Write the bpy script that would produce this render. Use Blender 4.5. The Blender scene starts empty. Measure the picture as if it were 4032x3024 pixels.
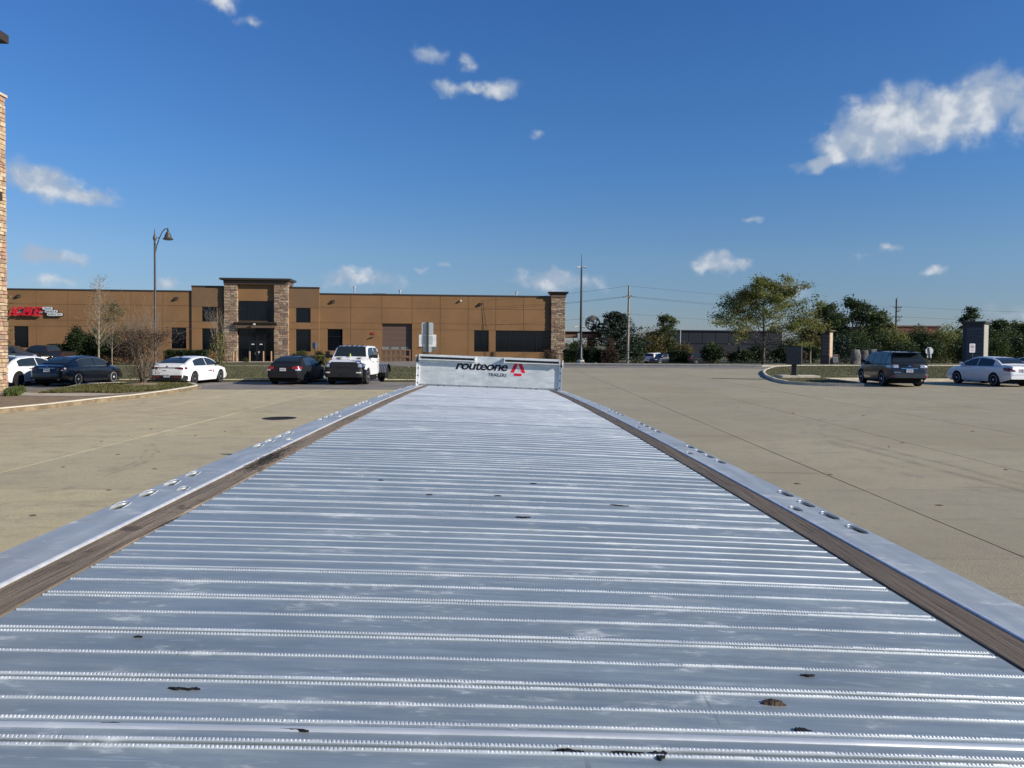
import bpy, bmesh, math, random
from mathutils import Vector, Matrix
S = bpy.context.scene
COL = S.collection
R = math.radians
random.seed(7)

# ------------------------------------------------------------------ camera
FPX, CX, CY, HC = 3030.0, 2016.0, 1444.0, 2.08      # focal length and principal point in photo pixels, eye height
RHO, PHI = 0.008, math.atan(92 / 3030.0)
_F = Vector((0, math.cos(PHI), -math.sin(PHI)))
_U0 = Vector((0, math.sin(PHI), math.cos(PHI)))
_R0 = Vector((1, 0, 0))
_Rt = math.cos(RHO) * _R0 + math.sin(RHO) * _U0
_Up = math.cos(RHO) * _U0 - math.sin(RHO) * _R0
cam = bpy.data.cameras.new('camera')
cam.sensor_width = 36.0
cam.lens = FPX / 4032 * 36.0
cam.shift_y = (CY - 1512.0) / 4032.0
cam.clip_start = 0.05
cam.clip_end = 9000
co = bpy.data.objects.new('camera', cam)
COL.objects.link(co)
m3 = Matrix((_Rt, _Up, -_F)).transposed()
co.matrix_world = Matrix.Translation((0, 0, HC)) @ m3.to_4x4()
S.camera = co

# ------------------------------------------------------------------ sun and sky
SUN_EL, SUN_AZ = R(25), R(110)          # azimuth clockwise from +Y: right of and behind the camera
sd = Vector((math.sin(SUN_AZ) * math.cos(SUN_EL), math.cos(SUN_AZ) * math.cos(SUN_EL), math.sin(SUN_EL)))
sl = bpy.data.lights.new('sun', 'SUN')
sl.energy = 4.6
sl.angle = R(0.5)
sl.color = (1.0, 0.93, 0.82)
so = bpy.data.objects.new('sun', sl)
COL.objects.link(so)
so.rotation_euler = (-sd).to_track_quat('-Z', 'Y').to_euler()
so.location = (60, -40, 60)
SKY_STRENGTH = 0.1
EXPOSURE = 0.35
S.view_settings.view_transform = 'Standard'
S.view_settings.look = 'None'
S.view_settings.exposure = EXPOSURE
S.view_settings.gamma = 1.0
S.view_settings.use_curve_mapping = False


def ray(px, py):
    return (_F + _Rt * ((px - CX) / FPX) + _Up * ((CY - py) / FPX))


W = bpy.data.worlds.new('World')
S.world = W
W.use_nodes = True


class NT:
    def __init__(s, tree):
        s.t = tree
        s.n = tree.nodes
        s.l = tree.links

    def node(s, kind, **kw):
        n = s.n.new(kind)
        for k, v in kw.items():
            setattr(n, k, v)
        return n

    def put(s, sock, v):
        if hasattr(v, 'is_output'):
            s.l.new(v, sock)
        else:
            sock.default_value = v

    def math(s, op, a, b=0.0, c=0.0, clamp=False):
        n = s.node('ShaderNodeMath', operation=op, use_clamp=clamp)
        s.put(n.inputs[0], a)
        s.put(n.inputs[1], b)
        s.put(n.inputs[2], c)
        return n.outputs[0]

    def vmath(s, op, a, b=(0, 0, 0)):
        n = s.node('ShaderNodeVectorMath', operation=op)
        s.put(n.inputs[0], a)
        s.put(n.inputs[1], b)
        return n.outputs['Value'] if op in ('LENGTH', 'DOT_PRODUCT') else n.outputs[0]

    def mix(s, f, a, b, blend='MIX'):
        n = s.node('ShaderNodeMix', data_type='RGBA', blend_type=blend)
        s.put(n.inputs[0], f)
        s.put(n.inputs[6], a)
        s.put(n.inputs[7], b)
        return n.outputs[2]

    def noise(s, vec, scale, detail=3.0, rough=0.55, dist=0.0):
        n = s.node('ShaderNodeTexNoise')
        if vec is not None:
            s.put(n.inputs['Vector'], vec)
        n.inputs['Scale'].default_value = scale
        n.inputs['Detail'].default_value = detail
        n.inputs['Roughness'].default_value = rough
        n.inputs['Distortion'].default_value = dist
        return n.outputs[0]

    def ramp(s, f, a, b, lo=0.0, hi=1.0):
        n = s.node('ShaderNodeMapRange', interpolation_type='SMOOTHSTEP')
        s.put(n.inputs[0], f)
        n.inputs[1].default_value = a
        n.inputs[2].default_value = b
        n.inputs[3].default_value = lo
        n.inputs[4].default_value = hi
        return n.outputs[0]


def c4(c):
    return (c[0], c[1], c[2], 1.0)


def build_world():
    w = NT(W.node_tree)
    w.n.clear()
    sky = w.node('ShaderNodeTexSky', sky_type='NISHITA')
    sky.sun_disc = False
    sky.sun_elevation = SUN_EL
    sky.sun_rotation = SUN_AZ
    sky.altitude = 200
    sky.air_density = 1.0
    sky.dust_density = 0.0
    sky.ozone_density = 6.0
    bg = w.node('ShaderNodeBackground')
    bg.inputs[1].default_value = SKY_STRENGTH
    out = w.node('ShaderNodeOutputWorld')
    co_ = w.node('ShaderNodeTexCoord').outputs['Generated']
    sep = w.node('ShaderNodeSeparateXYZ')
    w.l.new(co_, sep.inputs[0])
    az = w.math('ARCTAN2', sep.outputs[0], sep.outputs[1])
    el = w.math('ARCSINE', sep.outputs[2])
    comb = w.node('ShaderNodeCombineXYZ')
    w.l.new(az, comb.inputs[0])
    w.l.new(el, comb.inputs[1])
    ae = comb.outputs[0]

    def ang(px, py):
        d = ray(px, py).normalized()
        return math.atan2(d.x, d.y), math.asin(d.z)
    # fair weather cumulus: centre pixel, half width, half height, slant, density; a few more lie outside the frame
    clouds = [
        (3500, 500, 185, 112, -0.05, 1.0), (3690, 468, 170, 95, -0.08, 1.0), (3850, 415, 130, 92, -0.1, .95), (3340, 545, 110, 72, 0, .8), (3255, 632, 100, 26, -0.06, .8), (3985, 345, 70, 30, -.1, .6), (4060, 450, 75, 66, .1, .7),
        (1690, 215, 75, 30, 0.12, .5), (1840, 236, 40, 24, 0.0, .55), (1960, 345, 80, 32, -0.05, .7), (1775, 350, 85, 28, 0.0, .58), (1870, 342, 100, 22, 0.0, .56),
        (2118, 540, 34, 18, -0.3, .5), (150, 715, 170, 48, 0.22, .75), (320, 768, 120, 28, 0.05, .7), (215, 1015, 120, 30, 0.0, .66),
        (1420, 1090, 165, 36, 0.02, .62), (1330, 1105, 70, 22, 0.0, .6), (2190, 1105, 185, 40, 0.03, .66), (1668, 1058, 30, 14, 0, .5), (1752, 1045, 30, 14, 0, .5),
        (2810, 1038, 85, 34, 0.02, .85), (2930, 1044, 40, 18, 0, .6), (2962, 872, 32, 18, 0, .62), (3515, 982, 42, 16, 0, .62), (3700, 1065, 55, 18, 0, .66),
        (3380, 1020, 34, 14, 0, .42), (860, -10, 70, 30, 0.1, .6), (995, 80, 45, 14, 0, .4), (640, 1120, 80, 24, 0, .45), (230, 1110, 130, 26, 0, .42),
        (3980, 1230, 110, 26, 0, .42), (-700, 500, 260, 80, 0.1, .95), (-1500, 900, 300, 60, 0, .9), (4900, 700, 300, 80, -.1, .95), (6000, 300, 300, 90, .1, .95), (3130, 1140, 60, 30, 0, .35),
    ]
    den = None
    warp = w.node('ShaderNodeTexNoise')
    w.l.new(ae, warp.inputs['Vector'])
    warp.inputs['Scale'].default_value = 34
    warp.inputs['Detail'].default_value = 4
    wv = w.vmath('SCALE', w.vmath('SUBTRACT', warp.outputs['Color'], (.5, .5, .5)))
    wv.node.inputs['Scale'].default_value = 0.030
    aew = w.vmath('ADD', ae, wv)
    for px, py, hw, hh, sl_, k in clouds:
        a0, e0 = ang(px, py)
        mp = w.node('ShaderNodeMapping', vector_type='TEXTURE')
        mp.inputs['Location'].default_value = (a0, e0, 0)
        mp.inputs['Rotation'].default_value = (0, 0, -sl_)
        mp.inputs['Scale'].default_value = (hw / FPX * 1.35, hh / FPX * 1.5, 1)
        w.l.new(aew, mp.inputs[0])
        ln = w.vmath('LENGTH', mp.outputs[0])
        v = w.math('MULTIPLY_ADD', ln, -k, k)
        den = v if den is None else w.math('MAXIMUM', den, v)
    fb = w.noise(ae, 30, 6, .56, .2)
    fb2 = w.noise(w.vmath('ADD', ae, (.012, .010, 0)), 30, 4, .5, .2)
    d1 = w.math('ADD', den, w.math('MULTIPLY', w.math('SUBTRACT', fb, .5), 1.05))
    mask = w.ramp(d1, 0.02, 0.62)
    mask = w.math('MULTIPLY', mask, w.ramp(den, -0.18, 0.34))
    # sun side (right, above) of every billow brighter than its base
    lit = w.math('ADD', w.math('MULTIPLY', w.math('SUBTRACT', fb, fb2), 1.7), w.math('MULTIPLY', w.math('SUBTRACT', den, .3), .35))
    lit = w.ramp(w.math('ADD', lit, w.math('MULTIPLY', w.math('SUBTRACT', w.noise(ae, 16, 3), .5), 1.5)), -0.12, 0.62)
    ccol = w.mix(lit, (3.0, 3.65, 4.6, 1), (5.9, 6.1, 6.3, 1))
    # clear autumn air: deeper blue overhead, dimmer at the horizon than the plain model
    rmp = w.node('ShaderNodeValToRGB')
    cr_ = rmp.color_ramp
    cr_.elements[0].position = 0.0
    cr_.elements[0].color = (.46, .47, .60, 1)
    cr_.elements[1].position = .42
    cr_.elements[1].color = (.47, .74, 1.0, 1)
    for p__, c__ in ((.11, (.66, .68, .74, 1)), (.226, (.54, .74, .90, 1))):
        e__ = cr_.elements.new(p__)
        e__.color = c__
    w.l.new(el, rmp.inputs[0])
    skyc = w.mix(1.0, sky.outputs[0], rmp.outputs[0], 'MULTIPLY')
    col = w.mix(w.math('MULTIPLY', mask, .92), skyc, ccol)
    w.l.new(col, bg.inputs[0])
    w.l.new(bg.outputs[0], out.inputs[0])


build_world()

# ------------------------------------------------------------------ terrain
TILT = 0.0075


def ss(t):
    t = max(0.0, min(1.0, t))
    return t * t * (3 - 2 * t)


def gz(x, y):
    z = TILT * max(-70.0, min(48.0, x))
    return z - 1.05 * ss((y - 80) / 34) * ss((x - 4) / 6)


def G(px, py, lift=0.0):
    """photo pixel -> point on the lot (tilted plane)"""
    d = ray(px, py)
    s_ = (HC - lift) / (TILT * d.x - d.z)
    return Vector((d.x * s_, d.y * s_, HC + d.z * s_))


def on(px, D):
    d = ray(px, 1400)
    x = d.x / d.y * D
    return Vector((x, D, gz(x, D)))


def at(px, py, D):
    d = ray(px, py)
    s_ = D / d.y
    return Vector((d.x * s_, D, HC + d.z * s_))


# ------------------------------------------------------------------ mesh builder
class MB:
    def __init__(s):
        s.v, s.f = [], []

    def add(s, vs, fs):
        o = len(s.v)
        s.v.extend([tuple(v) for v in vs])
        s.f.extend([tuple(i + o for i in f) for f in fs])
        return s

    def box(s, x0, x1, y0, y1, z0, z1):
        vs = [(x, y, z) for z in (z0, z1) for y in (y0, y1) for x in (x0, x1)]
        return s.add(vs, [(0, 2, 3, 1), (4, 5, 7, 6), (0, 1, 5, 4), (2, 6, 7, 3), (0, 4, 6, 2), (1, 3, 7, 5)])

    def prism(s, poly, axis, a, b):
        """poly: list of 2D points; axis: the extruded axis ('x','y','z')"""
        def P(p, h):
            return {'x': (h, p[0], p[1]), 'y': (p[0], h, p[1]), 'z': (p[0], p[1], h)}[axis]
        n = len(poly)
        vs = [P(p, a) for p in poly] + [P(p, b) for p in poly]
        fs = [tuple(range(n - 1, -1, -1)), tuple(range(n, 2 * n))]
        fs += [(i, (i + 1) % n, n + (i + 1) % n, n + i) for i in range(n)]
        return s.add(vs, fs)

    def tube(s, pts, rad, n=8, cap=True):
        pts = [Vector(p) for p in pts]
        k = len(pts)
        rs = rad if isinstance(rad, (list, tuple)) else [rad] * k
        vs, fs = [], []
        up = None
        for i, p in enumerate(pts):
            d = (pts[min(i + 1, k - 1)] - pts[max(i - 1, 0)])
            d = d.normalized() if d.length > 1e-9 else Vector((0, 0, 1))
            if up is None:
                up = Vector((1, 0, 0)) if abs(d.x) < .8 else Vector((0, 1, 0))
            a = d.cross(up)
            if a.length < 1e-6:
                a = d.cross(Vector((.3, .5, .8)))
            a.normalize()
            b = a.cross(d).normalized()
            up = b
            for j in range(n):
                t = 2 * math.pi * j / n
                vs.append(p + (a * math.cos(t) + b * math.sin(t)) * rs[i])
        for i in range(k - 1):
            for j in range(n):
                fs.append((i * n + j, i * n + (j + 1) % n, (i + 1) * n + (j + 1) % n, (i + 1) * n + j))
        if cap:
            fs.append(tuple(range(n - 1, -1, -1)))
            fs.append(tuple(range((k - 1) * n, k * n)))
        return s.add(vs, fs)

    def lathe(s, prof, n=16, c=(0, 0, 0), axis='z'):
        """prof: (radius, height) list"""
        vs, fs = [], []
        k = len(prof)
        for r_, h in prof:
            for j in range(n):
                t = 2 * math.pi * j / n
                p = (r_ * math.cos(t), r_ * math.sin(t), h)
                if axis == 'x':
                    p = (p[2], p[0], p[1])
                elif axis == 'y':
                    p = (p[1], p[2], p[0])
                vs.append((p[0] + c[0], p[1] + c[1], p[2] + c[2]))
        for i in range(k - 1):
            for j in range(n):
                fs.append((i * n + j, i * n + (j + 1) % n, (i + 1) * n + (j + 1) % n, (i + 1) * n + j))
        fs.append(tuple(range(n - 1, -1, -1)))
        fs.append(tuple(range((k - 1) * n, k * n)))
        return s.add(vs, fs)

    def xf(s, mtx):
        s.v = [tuple(mtx @ Vector(p)) for p in s.v]
        return s

    def mesh(s, name, mat=None, smooth=None):
        me = bpy.data.meshes.new(name)
        me.from_pydata(s.v, [], s.f)
        me.validate()
        bm = bmesh.new()
        bm.from_mesh(me)
        if len(bm.faces) < 60000 and smooth != 'leaf':
            bmesh.ops.recalc_face_normals(bm, faces=bm.faces)
        bm.to_mesh(me)
        bm.free()
        if mat:
            me.materials.append(mat)
        if smooth and smooth != 'leaf':
            for p in me.polygons:
                p.use_smooth = True
            me.set_sharp_from_angle(angle=R(smooth))
        me.update()
        return me

    def build(s, name, mat, parent=None, smooth=None, **kw):
        return link(name, s.mesh(name, mat, smooth), parent, **kw)


def link(name, me, parent=None, loc=None, rot=None):
    o = bpy.data.objects.new(name, me)
    COL.objects.link(o)
    if parent is not None:
        o.parent = parent
    if loc is not None:
        o.location = loc
    if rot is not None:
        o.rotation_euler = rot
    return o


def tag(o, label=None, cat=None, group=None, kind=None):
    if label:
        o['label'] = label
    if cat:
        o['category'] = cat
    if group:
        o['group'] = group
    if kind:
        o['kind'] = kind
    return o


def thing(name, label, cat, loc=(0, 0, 0), rz=0.0, group=None):
    o = bpy.data.objects.new(name, None)
    o.empty_display_size = .2
    COL.objects.link(o)
    o.location = loc
    o.rotation_euler = (0, 0, rz)
    return tag(o, label, cat, group)


def copy_tree(o, parent=None):
    c = o.copy()
    COL.objects.link(c)
    c.parent = parent
    for ch in list(o.children):
        copy_tree(ch, c)
    return c


# ------------------------------------------------------------------ materials
MATS = {}


def M(name, col=(.5, .5, .5), rough=.6, metal=0.0, var=.12, scale=6.0, bump=0.0, bscale=40.0, coat=0.0, spec=.5, col2=None, emit=None, stretch=None, alpha=None):
    if name in MATS:
        return MATS[name]
    m = bpy.data.materials.new(name)
    m.use_nodes = True
    w = NT(m.node_tree)
    b = w.n['Principled BSDF']
    tc = w.node('ShaderNodeTexCoord').outputs['Object']
    if stretch:
        mp = w.node('ShaderNodeMapping')
        mp.inputs['Scale'].default_value = stretch
        w.l.new(tc, mp.inputs[0])
        tc = mp.outputs[0]
    n = w.noise(tc, scale, 4, .6)
    lo = c4([max(0, x * (1 - var)) for x in col])
    hi = c4(col2) if col2 else c4([min(1, x * (1 + var)) for x in col])
    w.l.new(w.mix(w.ramp(n, .3, .7), lo, hi), b.inputs['Base Color'])
    b.inputs['Roughness'].default_value = rough
    b.inputs['Metallic'].default_value = metal
    b.inputs['Specular IOR Level'].default_value = spec
    b.inputs['Coat Weight'].default_value = coat
    b.inputs['Coat Roughness'].default_value = .04
    if bump > 0:
        bn = w.node('ShaderNodeBump')
        bn.inputs['Strength'].default_value = bump
        bn.inputs['Distance'].default_value = .02
        w.l.new(w.noise(tc, bscale, 4, .6), bn.inputs['Height'])
        w.l.new(bn.outputs[0], b.inputs['Normal'])
    if emit:
        b.inputs['Emission Color'].default_value = c4(emit[0])
        b.inputs['Emission Strength'].default_value = emit[1]
    MATS[name] = m
    return m


def leafmat(name, c1, c2, c3=None, scale=.8, trans=.25):
    """foliage: every leaf its own tint, larger patches of light and dark"""
    if name in MATS:
        return MATS[name]
    m = bpy.data.materials.new(name)
    m.use_nodes = True
    w = NT(m.node_tree)
    b = w.n['Principled BSDF']
    geo = w.node('ShaderNodeNewGeometry')
    tc = w.node('ShaderNodeTexCoord').outputs['Object']
    n = w.noise(tc, scale, 3)
    f = w.math('ADD', w.math('MULTIPLY', geo.outputs['Random Per Island'], .6), w.math('MULTIPLY', n, .6))
    c = w.mix(w.ramp(f, .25, .95), c4(c1), c4(c2))
    if c3:
        c = w.mix(w.ramp(w.noise(tc, scale * .7, 2), .52, .68), c, w.mix(geo.outputs['Random Per Island'], c4(c3), c4(c2)))
    w.l.new(c, b.inputs['Base Color'])
    b.inputs['Roughness'].default_value = .6
    b.inputs['Specular IOR Level'].default_value = .3
    tr = w.node('ShaderNodeBsdfTranslucent')
    w.l.new(c, tr.inputs[0])
    mx = w.node('ShaderNodeMixShader')
    mx.inputs[0].default_value = trans
    w.l.new(b.outputs[0], mx.inputs[1])
    w.l.new(tr.outputs[0], mx.inputs[2])
    w.l.new(mx.outputs[0], w.n['Material Output'].inputs[0])
    MATS[name] = m
    return m


def text_mesh(body, w_, h_, depth=.01, shear=0.0, bold=0.0, fit=True, spacing=1.0):
    """text as a mesh in the XZ plane, facing -Y, lower left at the origin, scaled to w_ x h_"""
    cu = bpy.data.curves.new('text', 'FONT')
    cu.body = body
    cu.shear = shear
    cu.offset = bold
    cu.extrude = .5
    cu.space_character = spacing
    cu.resolution_u = 4
    ob = bpy.data.objects.new('text', cu)
    COL.objects.link(ob)
    dg = bpy.context.evaluated_depsgraph_get()
    me = bpy.data.meshes.new_from_object(ob.evaluated_get(dg))
    bpy.data.objects.remove(ob)
    bpy.data.curves.remove(cu)
    xs = [v.co.x for v in me.vertices]
    ys = [v.co.y for v in me.vertices]
    x0, x1, y0, y1 = min(xs), max(xs), min(ys), max(ys)
    for v in me.vertices:
        x, y, z = v.co
        v.co = ((x - x0) / (x1 - x0) * w_, -z * depth, (y - y0) / (y1 - y0) * h_)
    return me


def put_text(name, body, mat, parent, x, y, z, w_, h_, depth=.01, shear=0., bold=0., spacing=1.0, rot=None):
    me = text_mesh(body, w_, h_, depth, shear, bold, spacing=spacing)
    me.materials.append(mat)
    return link(name, me, parent, (x, y, z), rot)
# ================================================================== ground, lot, roads
def ground_mats():
    # lawn and rough grass
    m = bpy.data.materials.new('grass')
    m.use_nodes = True
    w = NT(m.node_tree)
    b = w.n['Principled BSDF']
    tc = w.node('ShaderNodeTexCoord').outputs['Object']
    n1 = w.noise(tc, .35, 4, .6)
    n2 = w.noise(tc, 9, 4, .7)
    c = w.mix(w.ramp(n1, .35, .65), (.080, .085, .025, 1), (.125, .108, .04, 1))
    c = w.mix(w.ramp(n2, .45, .75), c, (.12, .105, .048, 1))
    w.l.new(c, b.inputs['Base Color'])
    b.inputs['Roughness'].default_value = .9
    bn = w.node('ShaderNodeBump')
    bn.inputs['Strength'].default_value = .8
    bn.inputs['Distance'].default_value = .05
    w.l.new(w.noise(tc, 30, 4, .7), bn.inputs['Height'])
    w.l.new(bn.outputs[0], b.inputs['Normal'])
    MATS['grass'] = m
    # concrete
    m = bpy.data.materials.new('concrete_slab')
    m.use_nodes = True
    w = NT(m.node_tree)
    b = w.n['Principled BSDF']
    geo = w.node('ShaderNodeNewGeometry')
    tcp = geo.outputs['Position']
    oi = w.node('ShaderNodeObjectInfo').outputs['Random']
    big = w.noise(tcp, .22, 5, .6, .5)
    mid = w.noise(tcp, 1.6, 5, .65)
    fine = w.noise(tcp, 55, 3, .7)
    grit = w.noise(tcp, 150, 2, .7)
    sxy = w.node('ShaderNodeSeparateXYZ')
    w.l.new(tcp, sxy.inputs[0])
    side_mix = w.ramp(w.math('ADD', sxy.outputs[0], w.math('MULTIPLY', big, 3.0)), -2.0, 4.5)      # base tint blends across X to a darker, greyer right-hand side
    c = w.mix(w.ramp(big, .3, .7), w.mix(side_mix, (.58, .49, .275, 1), (.375, .325, .195, 1)), w.mix(side_mix, (.68, .585, .345, 1), (.46, .405, .26, 1)))
    c = w.mix(w.math('MULTIPLY', w.ramp(mid, .42, .75), .5), c, (.30, .265, .20, 1))
    c = w.mix(w.math('MULTIPLY', oi, .34), c, (.31, .275, .21, 1))
    c = w.mix(w.ramp(fine, .38, .70, 0, .5), c, (.24, .20, .145, 1))
    c = w.mix(w.ramp(w.noise(tcp, 14, 4, .7), .48, .74, 0, .35), c, (.22, .19, .14, 1))
    c = w.mix(w.ramp(grit, .58, .72, 0, .7), c, (.62, .56, .44, 1))
    c = w.mix(w.ramp(w.noise(w.vmath('ADD', tcp, (13, 4, 0)), 210, 2, .7), .60, .72, 0, .6), c, (.19, .165, .125, 1))
    # smeared rubber and drips, stretched roughly across the view as the traffic runs
    mp = w.node('ShaderNodeMapping')
    mp.inputs['Scale'].default_value = (.25, 1.9, 1)
    mp.inputs['Rotation'].default_value = (0, 0, .12)
    w.l.new(tcp, mp.inputs[0])
    st = w.noise(mp.outputs[0], 1.3, 5, .7, .4)
    c = w.mix(w.ramp(st, .55, .76, 0, .55), c, (.17, .15, .12, 1))
    # tyre scuffs: thin arcs from turning trucks
    for cxy, r0, wd, k in (((18, 14), 11.5, .12, .5), ((18, 14), 11.9, .1, .4), ((30, 18), 14, .16, .55), ((26, 30), 13.5, .12, .5), ((-4, 30), 9.5, .14, .5), ((-4, 30), 9.9, .1, .4), ((33, 24), 9, .16, .5), ((33, 24), 9.6, .1, .45), ((6, 52), 9, .15, .4), ((-14, 12), 7.4, .05, .5), ((-14, 12), 7.55, .05, .5), ((-14, 12), 7.7, .05, .5), ((10, 60), 12, .12, .4)):
        dv = w.vmath('SUBTRACT', tcp, (cxy[0], cxy[1], 0))
        sx = w.node('ShaderNodeSeparateXYZ')
        w.l.new(dv, sx.inputs[0])
        rr_ = w.math('SQRT', w.math('ADD', w.math('MULTIPLY', sx.outputs[0], sx.outputs[0]), w.math('MULTIPLY', sx.outputs[1], sx.outputs[1])))
        rr_ = w.math('ADD', rr_, w.math('MULTIPLY', w.math('SUBTRACT', big, .5), .8))
        band = w.math('SUBTRACT', 1.0, w.math('DIVIDE', w.math('ABSOLUTE', w.math('SUBTRACT', rr_, r0)), wd), clamp=True)
        band = w.math('MULTIPLY', w.math('MULTIPLY', band, w.ramp(mid, .42, .66)), k * .6)
        c = w.mix(band, c, (.13, .115, .09, 1))
    # a straight pair of tyre marks across the right-hand slabs
    A_, B_ = G(3330, 1735), G(4032, 1908)
    dx_, dy_ = (B_ - A_).x, (B_ - A_).y
    L2_ = math.hypot(dx_, dy_)
    lat = w.math('ADD', w.math('MULTIPLY', w.math('SUBTRACT', sxy.outputs[0], A_.x), dy_ / L2_), w.math('MULTIPLY', w.math('SUBTRACT', sxy.outputs[1], A_.y), -dx_ / L2_))
    alo = w.math('ADD', w.math('MULTIPLY', w.math('SUBTRACT', sxy.outputs[0], A_.x), dx_ / L2_), w.math('MULTIPLY', w.math('SUBTRACT', sxy.outputs[1], A_.y), dy_ / L2_))
    lat = w.math('ADD', lat, w.math('MULTIPLY', w.math('SUBTRACT', big, .5), .5))
    for o_ in (0.0, .42):
        band = w.math('SUBTRACT', 1.0, w.math('DIVIDE', w.math('ABSOLUTE', w.math('SUBTRACT', lat, o_)), .13), clamp=True)
        band = w.math('MULTIPLY', w.math('MULTIPLY', band, w.ramp(alo, -1.5, 1.0)), w.ramp(mid, .35, .6, .1, .45))
        c = w.mix(band, c, (.13, .11, .085, 1))
    w.l.new(c, b.inputs['Base Color'])
    b.inputs['Roughness'].default_value = .85
    b.inputs['Specular IOR Level'].default_value = .3
    bn = w.node('ShaderNodeBump')
    bn.inputs['Strength'].default_value = .55
    bn.inputs['Distance'].default_value = .012
    w.l.new(w.math('ADD', fine, w.math('MULTIPLY', grit, .5)), bn.inputs['Height'])
    w.l.new(bn.outputs[0], b.inputs['Normal'])
    MATS['slab'] = m
    M('joint', (.075, .062, .048), .95)
    M('asphalt', (.215, .19, .16), .9, var=.2, scale=.8, bump=.4, bscale=60)
    M('kerb', (.64, .57, .43), .85, var=.14, scale=2.2, bump=.3)
    M('walk', (.44, .385, .29), .85, var=.12, scale=1.4, bump=.25)
    M('dirt', (.22, .165, .10), .95, var=.35, scale=3.0, bump=.8, bscale=16)


ground_mats()


def sheet(name, pts, mat, lift, kind='structure', parent=None, sub=True):
    """a flat area laid on the terrain, corners in world metres"""
    mb = MB()
    mb.add([(p[0], p[1], gz(p[0], p[1]) + lift) for p in pts], [tuple(range(len(pts)))])
    o = mb.build(name, mat, parent)
    if kind:
        o['kind'] = kind
    return o


def slabby(name, pts, mat, z0, z1, parent=None):
    """raised area with sides (island, pad)"""
    n = len(pts)
    vs = [(p[0], p[1], gz(p[0], p[1]) + z0) for p in pts] + [(p[0], p[1], gz(p[0], p[1]) + z1) for p in pts]
    fs = [tuple(range(n, 2 * n))] + [(i, (i + 1) % n, n + (i + 1) % n, n + i) for i in range(n)]
    return MB().add(vs, fs).build(name, mat, parent)


def kerb(name, pts, wd=.17, ht=.14, mat=None, close=False, parent=None, seg=2.4, slope=.02):
    """kerb stones laid end to end along a path; each stone is a part"""
    mat = mat or MATS['kerb']
    root = link(name, None, parent)
    root['kind'] = 'structure'
    P = [Vector((p[0], p[1], 0)) for p in pts]
    # resample
    out = []
    for a, b in zip(P, P[1:]):
        k = max(1, int(round((b - a).length / seg)))
        for i in range(k):
            out.append(a.lerp(b, i / k))
    out.append(P[-1])
    nrm = []
    for i in range(len(out)):
        d = (out[min(i + 1, len(out) - 1)] - out[max(i - 1, 0)]).normalized()
        nrm.append(Vector((-d.y, d.x, 0)))
    for i in range(len(out) - 1):
        a, b = out[i], out[i + 1]
        d = (b - a).normalized() * .012
        mb = MB()
        ring = []
        for p, nn in ((a + d * .5, nrm[i]), (b - d * .5, nrm[i + 1])):
            for off, h in ((0, -.05 if slope < .05 else .012), (slope, ht - .03), (slope + .03, ht), (wd, ht), (wd, -.05)):
                q = p + nn * off
                ring.append((q.x, q.y, gz(q.x, q.y) + h))
        fs = [(j, (j + 1) % 5, 5 + (j + 1) % 5, 5 + j) for j in range(5)] + [(4, 3, 2, 1, 0), (5, 6, 7, 8, 9)]
        mb.add(ring, fs)
        mb.build('kerb_stone', mat, root)
    return root


# grass terrain to the horizon
def axis_lines(lo, hi, fine_lo, fine_hi, step):
    v = []
    x = fine_lo
    while x <= fine_hi + 1e-6:
        v.append(x)
        x += step
    s_ = step
    x = fine_lo
    while x > lo:
        s_ *= 1.5
        x -= s_
        v.insert(0, x)
    s_ = step
    x = fine_hi
    while x < hi:
        s_ *= 1.5
        x += s_
        v.append(x)
    return v


xs = axis_lines(-4000, 4000, -70, 60, 5)
ys = axis_lines(-400, 5000, 0, 150, 5)
mb = MB()
vs = [(x, y, gz(x, y) - .04) for y in ys for x in xs]
nx = len(xs)
mb.add(vs, [(j * nx + i, j * nx + i + 1, (j + 1) * nx + i + 1, (j + 1) * nx + i) for j in range(len(ys) - 1) for i in range(nx - 1)])
tag(mb.build('ground', MATS['grass']), kind='structure')

# concrete lot: dark joint bed with slabs laid on it
lot = sheet('concrete_lot', [(-15.6, -14), (47, -14), (47, 66.5), (-15.6, 66.5)], MATS['joint'], -.012)
SW, SL = 3.3, 6.1
xj = [-8.2 + SW * k for k in range(-2, 17)]
xj[0] = -15.5
yj = [-13.5 + SL * k for k in range(0, 14)]
shared = {}
for i in range(len(xj) - 1):
    for j in range(len(yj) - 1):
        w_, l_ = xj[i + 1] - xj[i] - .024, yj[j + 1] - yj[j] - .010
        key = (round(w_, 3), round(l_, 3))
        if key not in shared:
            a, b_ = w_ / 2, l_ / 2
            shared[key] = MB().box(-a, a, -b_, b_, -.011, 0).mesh('slab', MATS['slab'])
        cx_ = (xj[i] + xj[i + 1]) / 2
        cy_ = (yj[j] + yj[j + 1]) / 2
        if cx_ < -2 and cy_ > 38:
            continue
        o = link('slab', shared[key], lot, (cx_, cy_, TILT * cx_ + random.uniform(-.0015, .0015)), (0, -math.atan(TILT), 0))

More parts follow.
